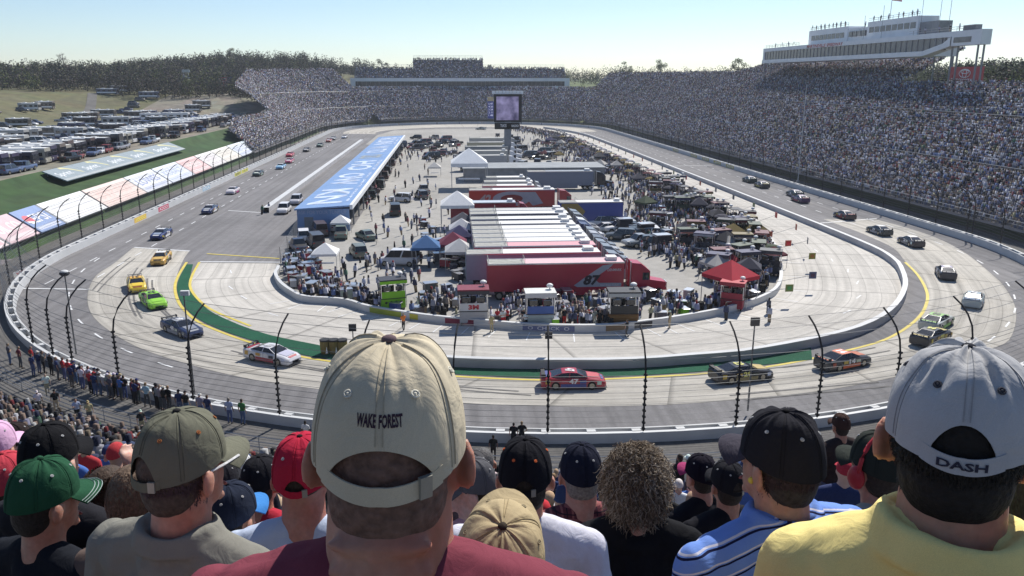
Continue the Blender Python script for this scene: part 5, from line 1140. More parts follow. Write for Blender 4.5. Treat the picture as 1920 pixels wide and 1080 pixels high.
CARS = [(543,305,'12',(.5,.12,.2),W,W,'pink and white race car, second of the close pair on the left straight'),(544,293,'9',(.5,.06,.1),(.6,.4,.4),(.6,.2,.2),'red race car just ahead of its pair on the left straight'),
 (527,316,'43',(.25,.45,.65),W,(.4,.6,.75),'light blue race car on the left straight'),(484,329,'26',(.03,.05,.05),(.3,.4,.35),(.5,.55,.5),'dark race car with a pale roof beside the yellow wall advert'),
 (437,362,'19',(.6,.55,.58),(.4,.05,.2),W,'white and pink race car midway along the left straight'),(394,398,'83',(.04,.05,.13),W,(.3,.32,.36),'dark blue race car with silver bonnet near the pit wall end'),
 (303,445,'77',(.025,.04,.14),W,(.25,.3,.4),'navy race car entering the near turn'),(303,491,'17',(.55,.33,.08),K,(.6,.4,.12),'gold race car with white roof where the pale concrete begins'),
 (257,541,'31',(.66,.48,.05),(.25,.05,.03),(.7,.5,.05),'yellow race car beside the lime green one'),(288,571,'33',(.28,.62,.05),(.35,.7,.08),(.3,.65,.06),'bright lime green race car beside the green strip'),
 (342,624,'48',(.03,.045,.11),(.3,.32,.36),(.25,.27,.32),'dark blue race car with silver bonnet turning past the green strip'),(511,675,'18',(.66,.66,.7),(.4,.06,.08),(.5,.5,.62),'white race car with red door panel behind a fence post'),
 (1073,723,'47',(.38,.03,.05),(.08,.1,.3),(.5,.06,.08),'red race car with white number 47 in the middle of the turn'),(1388,710,'29',(.03,.03,.035),(.3,.25,.13),(.45,.33,.1),'black race car with gold bonnet near the end of the green strip'),
 (1579,686,'14',(.05,.05,.055),(.62,.14,.06),(.45,.12,.06),'black and orange race car with an orange roof'),(1745,640,'99',(.045,.045,.05),(.5,.4,.12),(.5,.42,.15),'dark race car with yellow trim hugging the yellow line'),
 (1755,612,'88',(.6,.62,.58),(.2,.45,.1),(.2,.4,.12),'white race car with green roof just behind the yellow trimmed one'),(1824,569,'5',(.35,.42,.45),(.1,.2,.4),(.2,.4,.2),'silver race car nearest the right edge of the track'),
 (1772,518,'1',(.06,.06,.075),(.12,.12,.14),(.2,.2,.22),'charcoal race car alone on the pale right-hand concrete'),(1707,459,'2',(.06,.05,.06),(.2,.2,.22),W,'dark race car with pale roof, leading a pair off the right straight'),
 (1648,438,'39',(.05,.06,.065),(.3,.3,.33),(.35,.38,.4),'black and grey race car with silver roof on the right straight'),(1583,409,'16',(.05,.035,.04),(.3,.05,.06),(.4,.35,.35),'dark red race car close to the right-hand wall'),
 (1500,378,'11',(.1,.05,.12),(.3,.07,.1),(.35,.3,.5),'purple race car beside another on the right straight'),(1490,368,'6',(.04,.05,.05),(.25,.25,.3),(.5,.48,.6),'black race car with gleaming roof alongside the purple one'),
 (1428,351,'98',(.05,.05,.06),(.4,.35,.08),(.4,.38,.5),'dark race car with yellow side next to the right-hand wall'),(1405,341,'7',(.03,.05,.05),(.08,.1,.1),(.4,.4,.5),'dark green race car hindmost of the two by the wall'),
 (575,284,'71',(.06,.06,.06),(.4,.4,.4),W,'black and white race car far down the left straight'),(600,275,'78',(.05,.07,.06),(.2,.3,.25),(.3,.4,.35),'dark green race car far down the left straight'),
 (617,266,'87',(.4,.1,.08),W,W,'orange race car leaving the far turn'),(625,262,'38',(.15,.17,.2),W,W,'grey race car behind the orange one leaving the far turn'),(646,259,'34',(.6,.6,.62),K,W,'white race car coming out of the far turn'),(902,243,'20',(.5,.52,.5),(.1,.15,.1),W,'pale race car in the far turn, above the trailers')]
ROOFC = {'17':W,'26':(.6,.62,.6),'14':(.7,.16,.07),'88':(.2,.45,.1),'39':(.5,.52,.56),'2':W,'77':(.6,.62,.66),'83':(.5,.5,.54),'48':(.3,.32,.36),'31':(.7,.4,.08),'43':W,'7':(.5,.5,.6),'98':(.5,.45,.55),'11':(.5,.4,.6),'6':(.55,.5,.65),'16':(.55,.5,.5),'1':(.25,.22,.35)}
for x, y, n, b, s_, h, l in CARS:
    o = race(x, y, n, b, s_, h, l, fg=(.75,.72,.2) if n in ('29','99') else (.03,.03,.03) if n in ('31','33','88','20','34') else (.8,.8,.82))
    if n in ROOFC: dec(o, 'roof_panel', lambda m: m.add([(-.56,-.8,1.318),(.56,-.8,1.318),(.57,.26,1.325),(-.57,.26,1.325),(-.6,-.28,1.336),(.6,-.28,1.336)], [(0,1,5,4),(4,5,2,3)]), ROOFC[n])
for x, y, c in ((533,399,W),(556,382,(.5,.5,.55))):
    p = G(x, y); place(SUV, (p.x, p.y, .02), math.pi, 'white suv parked behind the pit wall end beside the garage' if c is W else 'silver suv parked behind the pit wall end beside the garage', 'car', 'cars parked by the garage', {'body': c})
# haulers in two blocks
def haul(x0, x1, yroof, side, roof, label, tr=None, cab=None, flip=False, off=0):
    a = G(x0, yroof, 4.1); b = G(x1, yroof, 4.1); o = place(HAUL, (a.x, a.y+1.3+off, .012), 0, label, 'hauler', 'race haulers parked side by side', {'trailer': side, 'roof_panel': roof, 'cab': cab or side, 'tail_door': tr or jit(side)})
    o.scale.x = (b.x-a.x)/16.2; return o, a
RW = (.72,.72,.71)
o1, a1 = haul(915, 1175, 496, (.42,.02,.05), (.66,.46,.49), 'crimson hauler with number 87 on its side, nearest of the row')
s = MB(); Y0 = -1.303
s.poly([(10.2,Y0,1.55),(10.6,Y0,1.35),(15.9,Y0,1.35),(15.9,Y0,1.75),(13.2,Y0,1.8),(12.6,Y0,2.3),(14.6,Y0,3.6),(14.9,Y0,3.95),(13.6,Y0,3.75),(11.6,Y0,2.5)][::-1])
x = s.build('side_emblem', M_PLAIN, o1); x.color = (.36,.38,.43,1)
s = MB(); s.text('87', onquad((11.2,Y0-.01,1.55), (1.9,0,0), (.35,0,1.15)), bold=.05); x = s.build('side_number', M_PLAIN, o1); x.color = (.03,.03,.035,1)
s = MB(); s.text('DENMARK', onquad((14.2,Y0-.01,3.1), (1.7,0,0), (0,0,.3))); s.text('RACING TEAM', onquad((13.4,Y0-.012,1.42), (2.2,0,0), (0,0,.22))); x = s.build('side_lettering', M_PLAIN, o1); x.color = (.6,.6,.62,1)
ROW = [(874,1130,477,(.30,.30,.38),RW,'lilac grey hauler with white roof, second of the near row',None),(890,1121,463,(.42,.02,.05),(.64,.36,.4),'crimson hauler with pinkish roof, third of the near row',None),(888,1112,455,(.5,.5,.5),RW,'white hauler, fourth of the near row',None),(887,1106,447,(.1,.1,.12),RW,'dark sided hauler with white roof, fifth of the near row',None),(886,1100,440,(.4,.4,.42),(.66,.66,.64),'grey hauler, sixth of the near row',None),(885,1095,433,(.2,.2,.24),RW,'slate hauler with white roof, seventh of the near row',None),(883,1080,421,(.03,.03,.11),RW,'deep blue hauler with white roof, eighth of the near row',None),(882,1075,412,(.08,.07,.12),RW,'dark hauler with white roof, ninth of the near row',None),(881,1068,402,(.2,.2,.2),RW,'grey sided hauler with white roof, tenth of the near row',None),(880,1062,396,(.05,.05,.06),(.5,.5,.5),'black hauler with grey roof, hindmost of the near row',None)]
ylast = a1.y
for x0, x1, yr, c, rc, l, t in ROW:
    a = G(x0, yr, 4.1); yy = max(a.y, ylast+2.85); ylast = yy; off = yy-a.y
    haul(x0, x1, yr, c, rc, l, t, cab=random.choice([c, W, K, (.2,.22,.25)]), off=off)
o, a = haul(1050, 1171, 380, (.05,.08,.30), RW, 'blue and gold hauler standing apart beside the pits'); s = MB(); s.poly([(.4,Y0,1.1),(5.,Y0,1.1),(6.5,Y0,2.6),(4.5,Y0,3.9),(.4,Y0,3.9)]); x = s.build('side_emblem', M_PLAIN, o); x.color = (.35,.25,.08,1)
for c in list(o.children):
    if c.name.split('.')[0] in ('cab','windscreen','side_window','exhaust_stack','fuel_tank','headlight','grille','chassis') or c.name.startswith('wheel') and c.data.vertices[0].co.x > 13: drop(c)
o, a = haul(880, 1042, 357, (.36,.035,.03), RW, 'red hauler with a large grey oval emblem on its side', cab=(.4,.05,.04))
s = MB(); pts = []; 
for i in range(24):
    t = 2*math.pi*i/24; pts.append((8.+3.6*math.cos(t), Y0, 2.5+1.35*math.sin(t)))
s.poly(pts[::-1]); s.poly([(9.5,Y0-.004,3.7),(12.5,Y0-.004,3.7),(14.,Y0-.004,1.6),(12.,Y0-.004,1.2),(10.6,Y0-.004,2.6)][::-1]); x = s.build('side_emblem', M_PLAIN, o); x.color = (.30,.31,.36,1)
s = MB(); s.poly([(8.+2.1*math.cos(t), Y0-.012, 2.5+.75*math.sin(t)) for t in np.linspace(0, 6.28, 20)[:-1]][::-1]); x = s.build('emblem_centre', M_PLAIN, o); x.color = (.2,.03,.03,1)
s = MB(); s.text('42', onquad((1.6,Y0-.01,1.5), (2.2,0,0), (.5,0,1.8)), bold=.04); x = s.build('side_number', M_PLAIN, o); x.color = (.35,.3,.3,1)
haul(845, 968, 381, (.3,.03,.05), (.45,.5,.58), 'pale blue roofed hauler in front of the red one'); 
for c, x0, x1, yr, l in (((.5,.5,.5),905,1003,349,'white hauler just behind the red one'),((.4,.4,.4),908,1000,341,'white roofed hauler, second behind the red one'),((.3,.3,.32),912,985,333,'white roofed hauler beside the large white tent'),((.16,.19,.26),990,1114,322,'slate grey hauler standing apart with white roof edge'),((.35,.35,.36),858,950,292,'white hauler in front of the video board post'),((.4,.4,.38),868,952,283,'cream hauler left of the video board post'),((.3,.3,.3),872,953,275,'grey hauler left of the video board post'),((.45,.42,.3),876,954,267,'yellowish hauler left of the video board post'),((.4,.4,.4),880,955,259,'white hauler far left of the video board post')):
    haul(x0, x1, yr, c, (.5,.5,.48) if yr < 300 else RW if yr != 322 else (.3,.33,.37), l, cab=random.choice([c, K, W]))
# grey flat building roof behind the white tent
r = empty('building', G(900, 330, 0), 0, 'low grey flat-roofed building behind the large white tent', 'building'); p = G(870, 318, 3.2); q = G(1110, 300, 3.2); w_ = q.x-p.x
mb = MB(); o_ = p-r.location; mb.box(o_.x, o_.x+w_, o_.y+2, o_.y+14, 0, 3.1); mb.build('wall', M_GREY, r); mb = MB(); mb.box(o_.x-.3, o_.x+w_+.3, o_.y+1.7, o_.y+14.3, 3.1, 3.3); mb.build('roof', mat('flat_roof_grey', (.27,.29,.31), .8, noise=(.5, .12)), r)
# other infield vehicles
def veh(pr, x, y, rz, c, label, grp='vehicles in the infield', cat=None):
    p = G(x, y); return place(pr, (p.x, p.y, .012), rz, label, cat or {'suv':'car','sedan':'car','pickup_truck':'pickup','van':'van','motorhome':'motorhome'}[pr.name.split('.')[0]], grp, {'body': c})
veh(VAN, 741, 402, .1, (.03,.03,.035), 'black van with white rear in front of the garage'); veh(SUV, 752, 378, 1.2, W, 'white suv behind the black van')
veh(SUV, 790, 372, .3, (.12,.12,.12), 'dark suv near the white tents'); veh(PICK, 795, 362, .2, (.3,.3,.3), 'grey pickup near the white tents')
gar = [(672,380),(685,373),(692,362),(699,355),(703,345),(708,338),(714,328),(719,320),(723,313),(727,307),(733,298),(738,291),(743,284),(748,278),(752,273)]
for i, (x, y) in enumerate(gar): veh(random.choice([SUV, VAN, SEDAN]), x, y, math.pi/2+random.uniform(-.15,.15), random.choice([K,(.08,.05,.05),(.04,.05,.12),(.1,.1,.1),(.04,.06,.06)]), 'dark vehicle backed up to the open side of the garage', 'dark vehicles lined up along the garage')
for pr, x, y, rz, c, l in ((SUV,617,425,.4,(.35,.06,.08),'red suv at the left corner of the pits'),(VAN,600,440,.3,(.1,.08,.09),'black van in the left corner of the pits'),(VAN,592,462,.35,(.07,.07,.08),'black van with a white board leaning on it'),(SUV,570,450,.2,W,'white suv beside the left infield fence'),(PICK,640,445,.1,(.15,.2,.17),'dark green pickup with an orange light bar'),(SEDAN,686,448,.5,(.12,.16,.14),'dark green car with an orange light bar'),(SUV,672,480,.3,(.16,.17,.14),'olive suv near the left pit corner'),(VAN,748,497,1.4,(.6,.6,.62),'white van with dark windows behind the lime pit stand'),(SUV,630,432,.2,W,'white suv under the garage end'),(PICK,560,470,.4,(.04,.05,.09),'navy pickup beside the left infield fence')):
    veh(pr, x, y, rz, c, l)
for i in range(34):
    x, y = random.choice([(random.uniform(770, 870), random.uniform(256, 300)), (random.uniform(965, 1070), random.uniform(262, 318))]); veh(random.choice([SUV, VAN, PICK]), x, y, random.uniform(0, 3), random.choice([K,(.1,.1,.12),(.3,.3,.3),(.2,.06,.06)]), 'small vehicle in the far infield around the video board', 'vehicles in the far infield')
for i in range(30):
    t = i/29; x, y = 1092+130*t+random.uniform(-10, 44), 412+58*t+random.uniform(-14, 4); veh(random.choice([SUV, PICK, SEDAN]), x, y, random.uniform(-.3,.3)+math.pi/2, random.choice([W, K,(.3,.32,.35),(.1,.12,.14)]), 'vehicle parked in front of the hauler cabs', 'vehicles parked among the hauler cabs')
# motorhomes and cars on the plateau
LZ = 7.35
def lot(pr, x, y, rz, c, label, grp, c2=None, z=LZ):
    p = G(x, y, z); z2 = ground_h(p.x, p.y); p = G(x, y, z2); z2 = max(z2, ground_h(p.x, p.y)); return place(pr, (p.x, p.y, z2+.04), rz, label, {'suv':'car','sedan':'car','pickup_truck':'pickup','van':'van','motorhome':'motorhome'}[pr.name.split('.')[0]], grp, {'body': c, 'side_stripe': c2 or jit((.2,.2,.25), .5)})
n = 0
for i in range(46):           # front row, noses towards the track
    t = i/45; Yp = 142+165*t; p = Vector((-84+random.uniform(-.6,.6), Yp, 0)); z2 = ground_h(p.x, p.y); c = random.choice([W,(.4,.38,.33),(.12,.09,.09),(.06,.06,.08),(.08,.07,.12),(.2,.17,.15),(.05,.05,.06)])
    place(RV, (p.x, p.y, z2+.04), -math.pi/2+random.uniform(-.06,.06), '%s motorhome in the front row above the grey banners' % ('white' if c is W else 'dark' if c[0] < .2 else 'beige'), 'motorhome', 'motorhomes in the front row', {'body': c, 'side_stripe': jit(random.choice([(.15,.12,.12),(.3,.1,.08),(.08,.1,.2)]))}, scale=(1, random.uniform(.62, 1.08), random.uniform(.8, 1.05)))
for row, (X, y0, y1, k) in enumerate([(-104, 160, 330, 30), (-125, 195, 380, 26), (-146, 215, 420, 26), (-166, 250, 470, 24), (-115, 180, 400, 22)]):
    for i in range(k):
        Yp = y0+(y1-y0)*i/k+random.uniform(-1, 1); z2 = ground_h(X, Yp); pr = random.choice([RV, RV, RV, SUV, PICK, VAN]); c = random.choice([W, (.4,.4,.4), (.07,.08,.15), (.1,.1,.1), (.15,.13,.12), (.06,.05,.06)])
        _x, _y, _c = PX((X, Yp, z2))
        if random.random() < .1 or _x < 200 and _y < 206: continue
        place(pr, (X+random.uniform(-1.5, 1.5), Yp, z2+.04), -math.pi/2+random.uniform(-.1,.1), '%s parked in the %s row on the plateau' % ({'suv':'car','sedan':'car','pickup_truck':'pickup','van':'van','motorhome':'motorhome'}[pr.name.split('.')[0]], ('second','third','fourth','rearmost','middle')[row]), {'suv':'car','pickup_truck':'pickup','van':'van','motorhome':'motorhome'}[pr.name.split('.')[0]], 'vehicles in the %s row' % ('second','third','fourth','rearmost','middle')[row], {'body': c}, scale=(1, random.uniform(.6, 1.02), random.uniform(.8, 1.03)) if pr is RV else None)
for i in range(26):
    Yp = random.uniform(146, 315); X = -77.2+random.uniform(-.6,.4); z2 = ground_h(X, Yp)
    place(random.choice([SUV, SEDAN, PICK]), (X, Yp, z2+.04), random.choice([0, math.pi])+random.uniform(-.2,.2), 'car parked in front of the first motorhome row', 'car', 'cars in front of the motorhomes', {'body': random.choice([W, K, (.3,.3,.33), (.25,.05,.05), (.1,.14,.25)])})
for i in range(22):
    Yp = random.uniform(285, 360); X = random.uniform(-112, -86); z2 = ground_h(X, Yp)
    place(random.choice([SUV, VAN, PICK, SEDAN]), (X, Yp, z2+.04), random.uniform(0, 3), 'vehicle beside the tents left of the far corner grandstand', 'car', 'vehicles by the far corner grandstand', {'body': random.choice([W, K, (.3,.3,.33), (.1,.14,.3)])})
# ---------------------------------------------------------------- tents, pit stands, carts, signs
def mk_tent():
    r = empty('canopy_tent'); mb = MB()
    mb.add([(-1.6,-1.6,2.3),(1.6,-1.6,2.3),(1.6,1.6,2.3),(-1.6,1.6,2.3),(0,0,3.5)], [(0,1,4),(1,2,4),(2,3,4),(3,0,4)]); vs = [(-1.6,-1.6),(1.6,-1.6),(1.6,1.6),(-1.6,1.6)]
    for i in range(4): a, b = vs[i], vs[(i+1) % 4]; mb.add([(*a,2.3),(*b,2.3),(*b,2.0),(*a,2.0)], [(0,3,2,1)])
    mb.build('canopy', M_CANV, r)
    for x, y in vs: MB().tube([(x*.97,y*.97,0),(x*.97,y*.97,2.3)], .035, 6).build('pole', M_RAIL, r)
    MB().obox((0,.3,.75), (1.9,.75,.05)).build('table', M_PLAIN, r); PROTOS.append(r); return r
TENT = mk_tent()
def mk_umb():
    r = empty('umbrella'); mb = MB(); n = 8; top = (0,0,2.55); ring_ = [(1.25*math.cos(2*math.pi*i/n), 1.25*math.sin(2*math.pi*i/n), 2.1) for i in range(n)]; mid = [(.7*math.cos(2*math.pi*i/n), .7*math.sin(2*math.pi*i/n), 2.42) for i in range(n)]
    mb.add([top]+mid+ring_, [(0,1+i,1+(i+1) % n) for i in range(n)]+[(1+i,1+n+i,1+n+(i+1) % n,1+(i+1) % n) for i in range(n)]); mb.build('canopy', M_CANV, r); MB().tube([(0,0,0),(0,0,2.5)], .03, 6).build('pole', M_RAIL, r); PROTOS.append(r); return r
UMB = mk_umb()
def mk_pitbox():
    r = empty('pit_stand'); MB().box(-1.2,1.2,-.6,.6,.25,1.25).build('cabinet', M_PLAIN, r)
    for k in range(3): MB().box(-1.12,1.12,-.63,-.6,.32+k*.3,.57+k*.3).build('drawer', M_PLAIN, r)
    MB().box(-1.25,1.25,-.65,.75,1.25,1.32).build('deck', M_DKPL, r)
    for x in (-.8,0,.8):
        mb = MB(); mb.obox((x,.2,1.8), (.5,.45,.08)); mb.obox((x,.42,2.1), (.5,.07,.6)); mb.obox((x,.2,1.55), (.08,.08,.45)); mb.build('seat', M_DKPL, r)
    MB().box(-1.2,1.2,-.62,-.56,1.32,2.0).build('front_panel', M_PLAIN, r)
    for x in (-1.2,1.2):
        for y in (-.58,.68): MB().box(x-.04,x+.04,y-.04,y+.04,1.3,3.15).build('post', M_CHRO, r)
    MB().box(-1.35,1.35,-.9,.9,3.15,3.27).build('roof', M_PLAIN, r); MB().box(-1.36,1.36,-.92,-.86,2.85,3.15).build('fascia', M_PLAIN, r)
    for x in (-.6,.6): MB().box(x-.35,x+.35,-.5,-.42,2.05,2.5).build('monitor', M_GLASS, r)
    mb = MB(); mb.cyl((.9,.4,3.27),(.9,.4,3.45),.06,6); mb.ell((.9,.4,3.6),(.3,.3,.2),10,6); mb.build('satellite_dome', M_ROOFW, r)
    for x in (-1.,1.):
        for y in (-.45,.45): wheel(r, x+.1*(1 if x > 0 else -1), y, .18, .12)
    mb = MB(); mb.tube([(1.3,.5,0),(1.3,.5,1.3)], .03, 4); mb.tube([(1.5,.5,0),(1.5,.5,1.3)], .03, 4)
    for k in range(4): mb.tube([(1.3,.5,.25+.3*k),(1.5,.5,.25+.3*k)], .02, 4)
    mb.build('ladder', M_CHRO, r); PROTOS.append(r); return r
PBOX = mk_pitbox()
def mk_cart():
    r = empty('tool_cart'); MB().box(-.5,.5,-.35,.35,.2,.95).build('cabinet', M_PLAIN, r); MB().box(-.53,.53,-.38,.38,.95,1.0).build('worktop', M_CHRO, r)
    for k in range(3): MB().box(-.45,.45,-.37,-.35,.25+k*.23,.44+k*.23).build('drawer', M_PLAIN, r)
    MB().tube([(-.55,-.3,.9),(-.75,-.3,1.),(-.75,.3,1.),(-.55,.3,.9)], .025, 5).build('push_handle', M_CHRO, r)
    for x in (-.42,.42): wheel(r, x+.1*(1 if x > 0 else -1), -.25, .1, .06); wheel(r, x+.1*(1 if x > 0 else -1), .25, .1, .06)
    PROTOS.append(r); return r
CART = mk_cart()
def mk_tyres():
    r = empty('tyre_stack')
    for k in range(4):
        mb = MB(); pr = [(.36,0),(.36,.26),(.2,.26),(.2,0)]; n = 14
        mb.loft([[(rr*math.cos(a), rr*math.sin(a), z+k*.27) for a in np.linspace(0, 6.2832, n, endpoint=False)] for rr, z in ((.2,.0),(.33,.0),(.36,.06),(.36,.2),(.33,.26),(.2,.26))], cap=False); t = mb.build('tyre', M_TYR, r)
        MB().cyl((0,0,k*.27+.05),(0,0,k*.27+.19),.2,10).build('rim', M_RIM, t)
    PROTOS.append(r); return r
TYRES = mk_tyres()
def mk_board():
    r = empty('pit_board'); MB().tube([(0,0,1.1),(0,-3.4,2.3)], .025, 5).build('pole', M_RAIL, r); mb = MB(); mb.obox((0,-3.4,2.3), (.9,.06,.9)); mb.build('sign_panel', M_PLAIN, r)
    MB().obox((0,-3.435,2.3), (.55,.02,.55)).build('sign_mark', M_CANV, r); MB().tube([(0,0,0),(0,0,1.1)], .04, 6).build('stand', M_RAIL, r); PROTOS.append(r); return r
PBRD = mk_board()
def tent(x, y, size, c, label, rz=0.):
    p = G(x, y); return place(TENT, (p.x, p.y, .012), rz, label, 'tent', 'canopy tents in the infield', {'canopy': c, 'table': W}, size)
tent(880, 352, 2.5, (.75,.77,.79), 'large white peaked tent among the haulers'); tent(858, 425, 1.7, (.78,.78,.78), 'small white peaked tent at the rear of the haulers'); tent(1366, 566, 1.35, (.42,.03,.05), 'red peaked tent at the right corner of the pits', .5)
tent(612, 505, 1., (.74,.74,.74), 'white flat canopy over a table in the left pit corner'); tent(640, 440, .9, (.7,.7,.7), 'white canopy beyond the green pickup'); tent(800, 497, 1.15, (.06,.14,.30), 'blue canopy with white edge beside the hauler rears'); tent(815, 330, 1., (.55,.53,.5), 'beige canopy near the large white tent')
for k, (x, y) in enumerate([(868,446),(866,460),(862,475),(850,490),(862,505)]): tent(x, y, 1.15, [(.1,.1,.12),(.55,.55,.57),(.05,.05,.12),(.16,.03,.06),(.5,.5,.5)][k], '%s awning tent behind the hauler tail doors' % ['charcoal','white','navy','maroon','pale grey'][k])
for x, y, c, l in ((1210,447,(.03,.03,.04),'black'),(1170,437,(.05,.05,.06),'charcoal'),(1240,470,(.04,.04,.05),'sooty')):
    p = G(x, y); place(CART, (p.x, p.y, .012), .2, '%s tall equipment cabinet near the hauler cabs' % l, 'cabinet', None, {'cabinet': c, 'drawer': c}, (2.2, 2.2, 2.4))
# the four big pit stands along the near pit wall, and the one for each stall further round
def pbox(x, y, rz, cab, front, roof, fascia, label, sc=1., txt=None, tc=(.5,.04,.06), z=.012):
    p = G(x, y); o = place(PBOX, (p.x, p.y, z), rz, label, 'pit stand', 'pit stands along the pit wall', {'cabinet': cab, 'drawer': jit(cab, .1), 'front_panel': front, 'roof': roof, 'fascia': fascia}, sc)
    if txt: dec(o, 'panel_lettering', lambda m: m.text(txt, onquad((-.45,-.64,1.45), (.9,0,0), (0,0,.42)), bold=.05), tc)
    return o
LM = (.22,.52,.03)
o = pbox(737, 580, .25, LM, LM, (.04,.04,.05), LM, 'lime green pit stand with a black roof', 1.05)
for s in (-.75,-.25,.25,.75): dec(o, 'round_port', lambda m: m.cyl((s,-.66,.9),(s,-.64,.9),.13,12), (.03,.04,.03))
pbox(888, 607, 0, (.45,.45,.46), (.6,.6,.6), (.2,.03,.05), (.05,.05,.06), 'white pit stand with red lettering under a red roof', 1.15, '3M')
pbox(1012, 612, 0, (.4,.42,.45), (.07,.13,.36), (.62,.62,.6), (.5,.5,.52), 'blue and silver pit stand under a white roof', 1.12, None)
pbox(1167, 612, -.05, (.18,.09,.03), (.05,.05,.05), (.03,.03,.035), (.4,.42,.42), 'black pit stand with a brown base', 1.15)
pbox(1372, 580, -.5, (.3,.03,.05), (.35,.04,.06), (.4,.03,.05), (.3,.03,.05), 'red pit stand beneath the red tent', .95)
# pit road carts and people: points a little inside the pit wall
PW_IN = []
for (p, t) in along(PWNs, 1.):
    n_ = Vector((t.y, -t.x, 0)); q = Vector((14, 170, 0)); n_ = n_ if n_.dot(q-p) > 0 else -n_; PW_IN.append((p, t, n_))
rowR = [k for k, (p, t, n_) in enumerate(PW_IN) if p.y > 96 and p.x > 30]
dark = [(.03,.03,.04),(.05,.05,.07),(.04,.04,.1),(.12,.03,.04),(.07,.07,.08),(.06,.08,.05),(.16,.12,.04)]
for j, k in enumerate(rowR[2::7][:34]):
    p, t, n_ = PW_IN[k]; q = p+n_*random.uniform(2.2, 3.); rz = math.atan2(-n_.y, -n_.x)+math.pi/2; c = random.choice(dark); c2 = random.choice(dark+[(.3,.3,.32),(.35,.28,.06)])
    place(PBOX, (q.x, q.y, .012), rz, 'dark pit stand in the row along the right-hand pit road', 'pit stand', 'pit stands along the right-hand pit road', {'cabinet': c, 'drawer': jit(c), 'front_panel': c2, 'roof': random.choice(dark), 'fascia': c2})
for j, k in enumerate(rowR[4::5][:44]):
    p, t, n_ = PW_IN[k]; q = p+n_*random.uniform(.6, 6.5)
    c = random.choice(dark*4+[(.45,.42,.1),(.3,.3,.3)]); place(UMB, (q.x, q.y, .012), random.random(), '%s umbrella over the right-hand pit stalls' % ('pale' if c[0] > .25 else 'dark'), 'umbrella', 'umbrellas over the pit stalls', {'canopy': c})
    if j % 2: 
        q = p-n_*.4; b = [(.45,.06,.05),(.2,.21,.23),(.16,.2,.1),(.4,.1,.05),(.08,.09,.12)][j % 5]; place(PBRD, (q.x, q.y, .0), math.atan2(-n_.y, -n_.x)+math.pi/2, '%s pit board on a pole held out over the pit road' % ('red' if b[0] > .3 else 'grey' if b[0] > .18 else 'dark'), 'sign', 'pit boards over the pit road', {'sign_panel': b, 'sign_mark': jit(b, .4)})
for x, y, b, l in ((1478,456,(.45,.08,.05),'red pit board sign hanging highest on the right'),(1443,439,(.4,.09,.06),'round red pit board sign'),(1523,480,(.25,.24,.05),'yellow and black pit board sign'),(1524,516,(.07,.08,.16),'navy square pit board sign'),(1480,540,(.2,.25,.08),'green and yellow pit board sign')):
    p = G(x, y, 2.0); o = empty('pit_board', (p.x, p.y, 0), 0, l+' over the pit road corner', 'sign', 'pit boards over the pit road')
    q = Vector((35, 105, 0)) if False else Vector((p.x-4.2, p.y+.6, 1.1)); MB().tube([(q.x-p.x, q.y-p.y, 0), (q.x-p.x, q.y-p.y, 1.1), (0,0,2.)], .025, 5).build('pole', M_RAIL, o)
    mb = MB(); mb.obox((0,0,2.), (.85,.07,.8)); x_ = mb.build('sign_panel', M_PLAIN, o, color=b); mb = MB(); mb.obox((0,-.04,2.), (.45,.03,.4)); mb.build('sign_mark', M_CANV, o, color=jit(b, .5))
# near pit wall: carts, tyre stacks, crew
rowN = [k for k, (p, t, n_) in enumerate(PW_IN) if p.y <= 96 or p.x < 0]
for k in rowN[2::3]:
    p, t, n_ = PW_IN[k]; q = p+n_*random.uniform(1., 2.4)
    if random.random() < .55: place(TYRES, (q.x, q.y, .012), random.random()*3, 'stack of four black tyres behind the near pit wall', 'tyres', 'tyre stacks behind the pit wall')
    else:
        c = random.choice([(.3,.03,.05),(.05,.08,.25),(.04,.04,.05),(.4,.4,.42),LM,(.12,.12,.13)]); place(CART, (q.x, q.y, .012), random.random()*3, '%s wheeled tool cart behind the near pit wall' % {.3:'red',.05:'blue',.04:'black',.4:'white',.22:'lime',.12:'grey'}[c[0]], 'tool cart', 'tool carts behind the pit wall', {'cabinet': c, 'drawer': jit(c)})
NEARC = ['white','white','red','black','blue','grey','maroon','red','navy','tan']
def crew(x0, x1, n, d0, d1, cols, where, hats=('white','red','black',0)):
    ks = [k for k in rowN if x0 < PX(PW_IN[k][0])[0] < x1]
    for i in range(n):
        p, t, n_ = PW_IN[random.choice(ks)]; q = p+n_*random.uniform(d0, d1)+t*random.uniform(-.4,.4)
        person((q.x, q.y, .012), math.atan2(-n_.y, -n_.x)-math.pi/2+random.uniform(-.9,.9), random.choice(['stand','work','hips','fold','stand']), where, 'pit crews', random.choice(cols), random.choice(['black','slate','white','red' if 'red' in cols else 'black']), random.choice(hats))
crew(520, 600, 12, .5, 3.5, ['navy','white','grey','black','red'], 'in the left pit corner')
crew(600, 715, 10, .5, 3., ['black','maroon','grey','navy'], 'left of the lime pit stand')
crew(755, 860, 12, .5, 4., ['maroon','red','black','white','grey'], 'right of the lime pit stand')
crew(925, 990, 12, .5, 4., ['white','black','white','red'], 'beside the white pit stand')
crew(1045, 1135, 12, .5, 4., ['red','white','black','grey'], 'beside the blue pit stand')
crew(1195, 1310, 12, .5, 4., ['yellow','white','black','navy'], 'right of the black pit stand')
crew(1310, 1440, 16, .4, 4., ['red','maroon','red','white','tan'], 'around the red tent')
